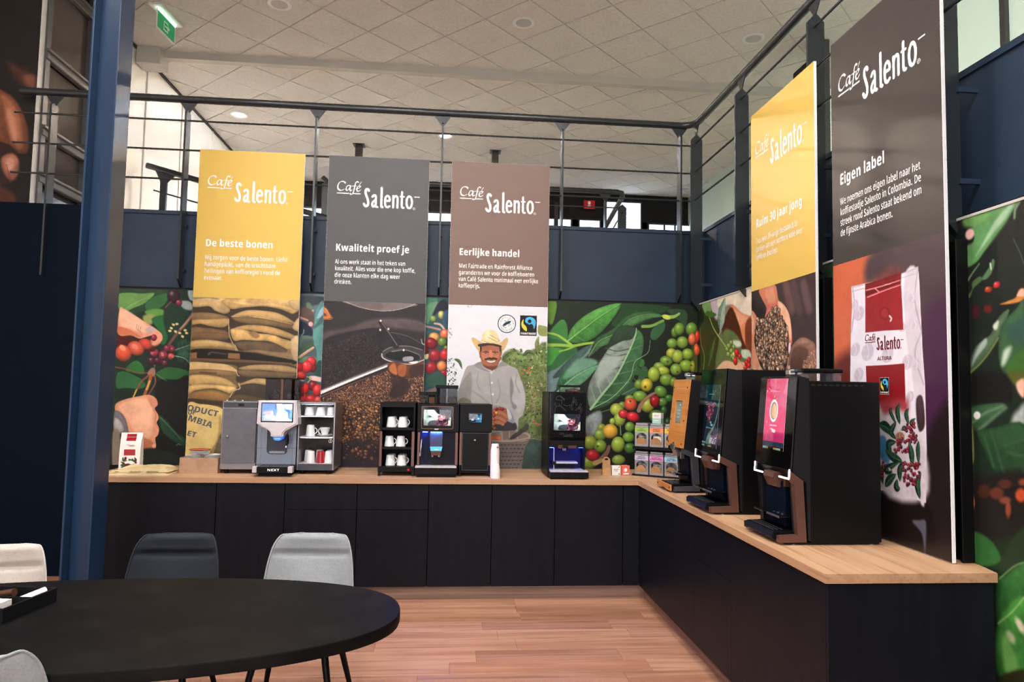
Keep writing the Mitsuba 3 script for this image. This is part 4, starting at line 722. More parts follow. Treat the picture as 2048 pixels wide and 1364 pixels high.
ART['roaster'] = [890,1444,[["g",[38,34,38],[44,38,42],[36,22,26],[40,26,26]],["p",[-3,12,884,3,890,260,418,215,1,305],[44,38,42],15.7,0.12,1],["p",[178,-10,793,-2,704,37,593,65,503,70,391,60,279,32],[120,110,108],3.4,0.15,1],["p",[222,0,479,0,503,60,391,52],[104,92,86],11.3,0.1,1],["s",[176,-8,290,37,402,61,514,70,615,61,715,34,795,-2],1.7,1.7,[196,190,186],1.7],["p",[0,271,208,221,416,147,707,128,888,169,890,249,597,222,419,238,209,266,67,315,3,350],[84,70,74],20.2,0.25,1],["p",[3,372,155,290,397,227,553,235,644,300,714,378,514,428,563,562,17,752],[34,28,34],11.2,0.5,1],["n",[4,395,375,262,513,405,540,563,18,774],7.8,7.8,[[62,42,44],[52,38,42],[84,52,44],[40,30,34]],5,1.3,0.5],["p",[462,542,898,555,906,848,851,894,506,889,523,1455,173,1458,0,886,-2,819],[52,32,30],6.7,0.3,1],["p",[-4,775,561,517,607,561,20,830],[44,34,40],4.4,0.12,1],["n",[-1,853,564,596,610,651,900,623,907,893,1,919],19.0,21.2,[[168,110,74],[150,92,60],[120,72,52],[96,58,48],[186,130,92],[84,52,48]],7,1.5,1.15],["n",[175,894,528,888,530,1322,190,1326],26.5,37.6,[[176,116,68],[150,92,52],[116,70,46],[96,58,40],[190,130,80],[66,42,36]],9,1.5,1.0],["p",[187,1226,527,1223,535,1461,195,1463],[44,28,34],37.4,0.4,1],["n",[198,1237,517,1234,521,1378,203,1381],37.5,37.5,[[120,70,46],[72,46,42],[56,38,40]],11,1.4,0.5],["p",[610,663,721,649,769,738,682,830,593,820,613,741],[50,30,30],17.9,0.3,1],["s",[2,803,278,680,584,545],20.0,20.0,[26,22,26],2.2],["s",[2,780,277,658,573,534],4.4,4.4,[130,124,126],2.2],["s",[2,799,278,675,579,548],12.2,7.8,[232,230,228],2.2],["s",[3,830,192,747,410,655],3.3,1.7,[150,80,44],3.3],["p",[520,428,580,392,714,372,826,387,884,431,885,487,763,535,606,516,527,484],[60,56,60],2.3,0.12,1],["s",[515,450,527,484,606,516,763,535,885,493],5.6,4.5,[190,184,180],2.2],["s",[525,428,602,386,736,375,872,408],2.8,2.3,[140,134,134],2.3],["p",[543,461,625,414,760,411,851,454,829,494,740,508,605,494],[22,20,24],2.3,0.12,1],["s",[603,426,715,410,828,443,857,477],5.6,3.4,[120,114,116],3.4],["p",[705,474,784,467,784,501,706,508],[150,146,150],2.3,0.12,1],["p",[751,519,830,506,808,529],[236,232,224],2.3,0.12,1],["p",[573,534,628,516,763,541,886,510,888,601,789,648,654,639,575,607],[104,56,36],3.4,0.2,1],["p",[585,562,629,527,654,628,597,606],[176,104,60],3.4,0.12,1],["p",[663,549,730,542,721,638,665,633],[160,88,50],4.5,0.12,1],["p",[764,558,886,533,888,601,777,648],[62,40,36],6.8,0.12,1],["s",[495,174,554,257,635,374],16.9,28.1,[34,30,34],2.3],["s",[506,173,553,235,646,368],3.4,4.5,[110,100,104],3.4],["s",[397,230,508,238],3.4,3.4,[30,26,30],3.4],["s",[587,256,734,287,882,363],2.8,2.3,[90,84,88],2.3],["s",[856,312,865,346,888,362],2.8,2.8,[200,196,190],2.3],["e",[497,157],[8,0,0,10],[236,226,200],"f",2.3],["e",[566,228],[8,0,0,10],[236,226,200],"f",2.3],["e",[495,238],[8,0,0,10],[236,226,200],"f",2.2],["e",[704,412],[8,0,0,10],[236,226,200],"f",2.3],["p",[3,40,37,67,81,145,73,157,2,159],[222,138,74],2.2,0.05,0],["p",[3,57,31,77,66,141,2,145],[196,112,60],2.2,0.05,0],["s",[3,48,34,70,72,143,62,149,2,152],2.8,2.8,[40,30,28],1.1],["s",[6,125,23,124],4.5,4.5,[60,40,34],2.2],["s",[5,111,18,113],5.6,5.6,[60,40,34],2.2]]]
ART['farmer'] = [892,1444,[["g",[224,224,230],[216,216,224],[120,124,120],[110,120,110]],["p",[-7,2,892,-1,898,416,11,754],[222,223,230],23.0,0.03,1],["p",[483,482,573,377,690,421,781,372,898,393,914,1454,639,1456,649,742],[96,112,62],16.1,0.4,1],["d",[494,425,596,365,735,385,896,312,901,577,669,559,553,515],27.6,[[58,84,40],[84,110,56],[120,140,86],[70,92,50],[160,166,130]],3,120],["d",[645,536,899,508,906,966,722,969,672,742],23.0,[[90,104,52],[132,130,72],[64,84,44],[150,116,84],[110,120,70],[172,160,130]],4,260],["d",[675,913,905,875,845,1454,639,1422],22.8,[[64,80,52],[40,58,44],[120,110,84],[90,96,70]],5,180],["p",[681,1230,841,1194,834,1454,639,1456],[52,70,66],29.6,0.3,1],["e",[692,564],[10,0,0,8],[206,86,50],"f",2.3],["e",[727,586],[10,0,0,8],[206,86,50],"f",2.3],["e",[788,780],[10,0,0,8],[206,86,50],"f",2.3],["e",[775,1013],[10,0,0,8],[206,86,50],"f",2.3],["e",[804,1041],[10,0,0,8],[206,86,50],"f",2.3],["e",[670,599],[10,0,0,8],[206,86,50],"f",2.3],["e",[738,546],[10,0,0,8],[206,86,50],"f",2.3],["e",[827,1049],[10,0,0,8],[206,86,50],"f",2.3],["e",[590,1240],[10,0,0,8],[206,86,50],"f",2.3],["s",[676,969,766,854,858,807],1.7,1.1,[170,150,124],1.1],["s",[701,1060,792,1036,862,1052],1.7,1.1,[170,150,124],1.1],["s",[634,1197,749,1173,852,1183],1.7,1.1,[170,150,124],1.1],["s",[685,833,813,876,858,830],1.7,1.1,[170,150,124],1.1],["s",[741,740,790,922,736,1082],1.7,1.1,[170,150,124],1.1],["l",[805,395,798,326,814,256],19,21,[150,160,96],[130,146,84],[170,180,110],3,1.7],["p",[807,164,848,163,889,179,890,254,814,245],[140,150,90],2.3,0.12,1],["p",[609,445,667,433,713,454,667,473],[124,150,80],2.3,0.12,1],["l",[483,482,551,424,620,388],14,16,[74,96,50],[92,116,60],[130,150,90],3,1.7],["l",[667,444,724,397,782,430],16,18,[84,108,54],[70,92,46],[130,150,90],3,1.7],["l",[634,514,680,518,738,534],21,18,[100,128,66],[90,116,60],[140,160,100],3,1.7],["d",[5,493,61,458,99,639,55,708,-1,709],18.1,[[52,70,44],[36,52,36],[70,92,60]],6,60],["l",[61,480,107,502,134,570],14,14,[80,106,70],[60,90,54],[110,130,90],2,1.7],["d",[-2,197,32,196,40,287,3,299],13.7,[[50,66,44],[60,80,56]],7,16],["d",[152,-3,210,-2,210,30,188,33],11.5,[[60,66,56]],8,8],["p",[301,498,233,528,176,546,144,626,113,729,95,843,100,899,218,897,412,894,447,973,416,1098,621,1101,642,1004,676,969,703,878,696,764,659,650,623,560,565,532,484,505],[162,160,158],2.3,0.08,1],["p",[200,591,224,659,217,841,230,897,100,899,113,741],[140,136,130],6.8,0.1,1],["p",[578,629,671,673,697,855,641,947,582,857],[172,170,170],9.2,0.08,1],["p",[567,629,597,720,582,834,629,891,595,914,564,789],[128,126,126],9.1,0.12,1],["p",[412,894,549,915,608,1004,621,1101,416,1103],[134,134,136],6.8,0.12,1],["s",[377,610,392,747,412,894],2.3,2.3,[120,118,118],2.3],["s",[215,750,284,794,377,861],3.4,5.7,[142,140,138],6.8],["s",[453,655,478,768,445,859],3.4,5.7,[142,140,138],6.8],["s",[280,590,270,681,295,749],3.4,5.7,[142,140,138],6.8],["s",[168,683,159,774,127,842],3.4,5.7,[142,140,138],6.8],["s",[624,605,614,686,650,765],3.4,5.7,[142,140,138],6.9],["e",[394,593],[10,0,0,10],[206,204,204],"f",1.7],["e",[401,684],[10,0,0,10],[206,204,204],"f",1.7],["e",[410,786],[10,0,0,10],[206,204,204],"f",1.7],["p",[93,865,149,819,217,852,216,897,94,899],[120,112,96],6.8,0.3,1],["p",[494,1006,586,1039,620,1038,616,1101,416,1103,427,1064],[46,44,48],4.5,0.12,1],["p",[306,486,393,564,472,494,484,517,405,593,313,526],[186,184,182],2.3,0.12,1],["p",[311,452,471,448,466,494,416,564,394,574,324,520],[120,66,50],3.4,0.12,1],["p",[239,533,306,498,313,543,383,587,314,572],[140,138,136],2.3,0.12,1],["p",[484,494,542,527,473,540,417,587],[140,138,136],2.3,0.12,1],["p",[288,350,300,487,330,537,382,559,427,547,466,483,480,402,475,345],[164,98,72],2.3,0.1,1],["p",[310,406,344,405,368,451,335,486,305,452],[186,118,90],9.1,0.12,1],["p",[413,404,453,397,460,449,426,484,403,450],[186,116,88],9.2,0.12,1],["p",[284,361,296,372,302,452,291,464,283,418],[150,86,64],2.3,0.12,1],["p",[470,362,481,368,485,425,473,437],[140,80,60],2.3,0.12,1],["p",[286,350,303,355,301,407,290,407],[50,42,40],3.4,0.12,1],["p",[460,357,474,359,475,402,466,403],[60,52,50],3.4,0.12,1],["p",[313,521,359,537,439,529,463,483,439,552,394,570,336,549],[110,66,52],5.7,0.12,1],["p",[373,399,396,399,412,450,391,462,368,453],[196,126,98],3.4,0.12,1],["s",[371,458,391,464,412,454],2.3,2.3,[110,58,46],2.3],["s",[314,415,339,406,364,414],3.4,3.4,[56,34,30],2.3],["e",[339,419],[11,0,0,5],[40,26,24],"f",1.7],["s",[319,435,339,440,360,433],1.7,1.7,[120,66,50],2.3],["s",[400,413,425,404,450,412],3.4,3.4,[56,34,30],2.3],["e",[425,417],[11,0,0,5],[40,26,24],"f",1.7],["s",[405,433,425,438,446,431],1.7,1.7,[120,66,50],2.3],["s",[340,477,374,468,392,473,409,467,437,472],8.0,8.0,[54,38,34],3.4],["p",[348,488,392,491,433,484,415,502,369,504],[222,210,200],2.3,0.12,1],["s",[344,486,369,508,415,507,438,481],1.7,1.7,[110,54,46],1.7],["p",[211,294,229,340,264,390,287,407,295,349,366,342,470,357,488,402,527,344,537,292,520,281,469,322,389,341,297,321,239,288],[206,176,120],2.3,0.08,1],["p",[274,344,377,330,475,351,470,366,378,350,289,367],[60,44,34],3.4,0.12,1],["p",[302,303,312,246,352,216,398,215,433,237,463,305,435,329,377,334,320,320],[232,208,156],2.3,0.06,1],["p",[329,234,369,221,388,290,342,308],[244,226,184],9.2,0.12,1],["s",[302,309,354,325,412,329,466,309],3.4,3.4,[196,160,100],2.3],["s",[370,254,378,263],1.4,1.4,[120,96,60],1.1],["s",[355,275,362,284],1.4,1.4,[140,112,72],1.1],["s",[380,259,389,268],1.4,1.4,[120,96,60],1.1],["s",[365,279,372,288],1.4,1.4,[140,112,72],1.1],["s",[391,264,399,273],1.4,1.4,[120,96,60],1.1],["s",[374,283,381,292],1.4,1.4,[140,112,72],1.1],["s",[401,270,409,279],1.4,1.4,[120,96,60],1.1],["s",[383,288,390,297],1.4,1.4,[140,112,72],1.1],["s",[412,275,420,284],1.4,1.4,[120,96,60],1.1],["s",[392,292,400,301],1.4,1.4,[140,112,72],1.1],["s",[422,281,430,290],1.4,1.4,[120,96,60],1.1],["s",[402,296,409,305],1.4,1.4,[140,112,72],1.1],["s",[433,286,441,295],1.4,1.4,[120,96,60],1.1],["s",[411,301,418,310],1.4,1.4,[140,112,72],1.1],["s",[443,292,451,301],1.4,1.4,[120,96,60],1.1],["s",[420,305,427,314],1.4,1.4,[140,112,72],1.1],["s",[453,297,462,306],1.4,1.4,[120,96,60],1.1],["s",[430,309,437,318],1.4,1.4,[140,112,72],1.1],["p",[412,917,480,904,538,915,556,971,540,1028,495,1051,426,1041,411,973],[150,88,64],3.4,0.15,1],["s",[458,950,504,955,550,983],11.4,13.7,[176,108,80],3.4],["s",[436,990,476,995,517,1017],11.4,13.6,[176,108,80],3.4],["s",[437,1030,472,1035,506,1049],11.4,13.6,[176,108,80],3.4],["e",[446,916],[15,0,0,15],[120,30,36],"b",2.3],["e",[475,910],[15,0,0,15],[150,40,40],"b",2.3],["e",[430,939],[15,0,0,15],[190,60,40],"b",2.3],["e",[447,950],[15,0,0,15],[206,170,50],"b",2.3],["e",[425,973],[15,0,0,15],[160,40,36],"b",2.3],["e",[423,1007],[15,0,0,15],[176,80,40],"b",2.3],["e",[498,915],[15,0,0,15],[130,30,40],"b",2.3],["e",[421,1052],[15,0,0,15],[196,96,40],"b",2.3],["e",[433,1086],[15,0,0,15],[176,80,40],"b",2.3],["p",[538,915,567,937,585,993,557,1005],[186,186,188],2.3,0.12,1],["p",[405,1132,621,1101,679,1128,737,1161,680,1196,407,1210],[120,104,96],3.4,0.15,1],["p",[406,1154,485,1159,520,1187,406,1194],[196,104,50],4.5,0.4,1],["p",[401,1199,589,1203,737,1173,704,1264,684,1399,651,1456,406,1458],[104,92,88],3.4,0.1,1],["s",[419,1233,434,1230],3.4,3.4,[48,40,40],2.3],["s",[453,1232,469,1230],3.4,3.4,[48,40,40],2.3],["s",[487,1232,503,1230],3.4,3.4,[48,40,40],2.3],["s",[521,1232,537,1229],3.4,3.4,[48,40,40],2.3],["s",[555,1231,571,1229],3.4,3.4,[48,40,40],2.3],["s",[589,1231,605,1229],3.4,3.4,[48,40,40],2.3],["s",[624,1231,640,1228],3.4,3.4,[48,40,40],2.3],["s",[658,1230,674,1228],3.4,3.4,[48,40,40],2.3],["s",[692,1230,708,1227],3.4,3.4,[48,40,40],2.3],["s",[435,1266,451,1264],3.4,3.4,[48,40,40],2.3],["s",[469,1266,485,1264],3.4,3.4,[48,40,40],2.3],["s",[503,1266,519,1263],3.4,3.4,[48,40,40],2.3],["s",[538,1265,553,1263],3.4,3.4,[48,40,40],2.3],["s",[572,1265,588,1263],3.4,3.4,[48,40,40],2.3],["s",[606,1265,622,1262],3.4,3.4,[48,40,40],2.3],["s",[640,1264,656,1262],3.4,3.4,[48,40,40],2.3],["s",[675,1264,691,1261],3.4,3.4,[48,40,40],2.3],["s",[420,1300,436,1298],3.4,3.4,[48,40,40],2.3],["s",[454,1300,470,1298],3.4,3.4,[48,40,40],2.3],["s",[488,1300,504,1297],3.4,3.4,[48,40,40],2.3],["s",[522,1299,538,1297],3.4,3.4,[48,40,40],2.3],["s",[556,1299,572,1297],3.4,3.4,[48,40,40],2.3],["s",[591,1299,607,1296],3.4,3.4,[48,40,40],2.3],["s",[625,1298,641,1296],3.4,3.4,[48,40,40],2.3],["s",[659,1298,675,1295],3.4,3.4,[48,40,40],2.3],["s",[437,1334,452,1331],3.4,3.4,[48,40,40],2.3],["s",[471,1334,486,1331],3.4,3.4,[48,40,40],2.3],["s",[505,1333,521,1331],3.4,3.4,[48,40,40],2.3],["s",[539,1333,555,1330],3.4,3.4,[48,40,40],2.3],["s",[573,1333,589,1330],3.4,3.4,[48,40,40],2.3],["s",[607,1332,623,1330],3.4,3.4,[48,40,40],2.3],["s",[641,1332,657,1329],3.4,3.4,[48,40,40],2.3],["s",[676,1332,692,1329],3.4,3.4,[48,40,40],2.3],["s",[421,1368,437,1365],3.4,3.4,[48,40,40],2.3],["s",[455,1367,471,1365],3.4,3.4,[48,40,40],2.3],["s",[489,1367,505,1365],3.4,3.4,[48,40,40],2.3],["s",[524,1367,539,1364],3.4,3.4,[48,40,40],2.3],["s",[558,1366,574,1364],3.4,3.4,[48,40,40],2.3],["s",[592,1366,608,1364],3.4,3.4,[48,40,40],2.3],["s",[626,1366,642,1363],3.4,3.4,[48,40,40],2.3],["s",[660,1366,676,1363],3.4,3.4,[48,40,40],2.3],["s",[438,1401,454,1399],3.4,3.4,[48,40,40],2.3],["s",[472,1401,488,1399],3.4,3.4,[48,40,40],2.3],["s",[506,1401,522,1398],3.4,3.4,[48,40,40],2.3],["s",[540,1400,556,1398],3.4,3.4,[48,40,40],2.3],["s",[574,1400,590,1398],3.4,3.4,[48,40,40],2.3],["s",[609,1400,624,1397],3.4,3.4,[48,40,40],2.3],["s",[643,1399,659,1397],3.4,3.4,[48,40,40],2.3],["s",[423,1435,439,1433],3.4,3.4,[48,40,40],2.3],["s",[457,1435,473,1432],3.4,3.4,[48,40,40],2.3],["s",[491,1434,507,1432],3.4,3.4,[48,40,40],2.3],["s",[525,1434,541,1432],3.4,3.4,[48,40,40],2.3],["s",[559,1434,575,1432],3.4,3.4,[48,40,40],2.3],["s",[593,1434,609,1431],3.4,3.4,[48,40,40],2.3],["s",[627,1433,643,1431],3.4,3.4,[48,40,40],2.3],["s",[407,1201,589,1195,691,1185,745,1159,725,1133,633,1108],12.5,9.1,[150,134,126],2.3],["s",[496,1119,502,1187],5.7,5.7,[150,136,128],2.3],["s",[564,1118,570,1186],5.7,5.7,[150,136,128],2.3],["s",[633,1117,639,1185],5.7,5.7,[150,136,128],2.3],["p",[566,1180,599,1140,678,1083,723,1037,736,1082,679,1128,611,1174],[64,58,54],6.8,0.3,1],["s",[407,1206,589,1208,737,1175],1.7,1.7,[80,70,66],2.3]]]
ART['handful'] = [894,1530,[["g",[50,36,38],[80,60,62],[40,28,26],[70,50,48]],["p",[-11,75,895,81,887,496,598,510,-15,475],[58,42,44],15.9,0.1,1],["p",[480,102,549,79,635,276,557,289],[96,68,68],23.6,0.12,1],["p",[712,136,775,113,851,300,781,313],[92,68,70],21.8,0.12,1],["p",[582,117,648,94,730,286,656,299],[78,56,58],22.8,0.12,1],["p",[-40,77,128,81,232,255,218,336,71,286,-20,228],[38,28,30],9.1,0.12,1],["p",[128,81,360,76,419,195,501,239,568,312,599,456,576,508,426,522,218,324,245,233,181,166],[190,114,86],4.1,0.1,1],["p",[221,100,335,93,371,201,283,214],[206,140,108],15.4,0.12,1],["p",[258,211,407,205,406,250,257,281],[196,104,90],13.5,0.12,1],["p",[413,200,489,232,557,300,589,401,576,476,522,362,430,264],[232,180,148],8.0,0.12,1],["p",[-27,227,99,289,70,359,42,441,96,541,176,592,188,657,67,654,-30,590],[196,132,104],5.5,0.1,1],["p",[-20,240,43,284,29,380,-21,376],[216,160,136],13.0,0.12,1],["p",[541,566,587,477,540,637,460,651,472,624],[206,130,106],3.9,0.12,1],["p",[548,507,576,487,581,552,558,573],[236,200,214],2.3,0.12,1],["p",[598,510,664,476,737,465,818,486,886,531,893,677,573,670,552,583],[140,100,86],5.9,0.2,1],["p",[597,542,695,515,787,541,786,603,723,674,584,671],[92,62,56],16.3,0.2,1],["p",[631,501,737,471,828,502,736,518],[160,118,104],13.2,0.2,1],["d",[735,606,876,546,893,672,723,668],18.6,[[176,128,108],[150,104,88],[196,150,130]],4,130],["p",[99,283,244,291,333,242,406,245,441,299,544,397,541,572,483,663,188,657,69,504,56,418],[48,32,28],4.2,0.2,1],["n",[85,288,257,292,333,237,412,245,453,312,538,397,541,572,483,658,214,651,76,528,59,430],42.2,42.2,[[186,144,118],[158,120,98],[206,166,138],[138,104,90],[118,88,78],[216,178,150],[196,142,106]],21,1.6,1.25],["e",[47,638],[22,-7,2,18],[196,160,140],"f",2.7],["e",[129,642],[21,-7,2,17],[196,160,140],"f",2.7],["e",[551,648],[18,-6,2,16],[196,160,140],"f",2.3]]]
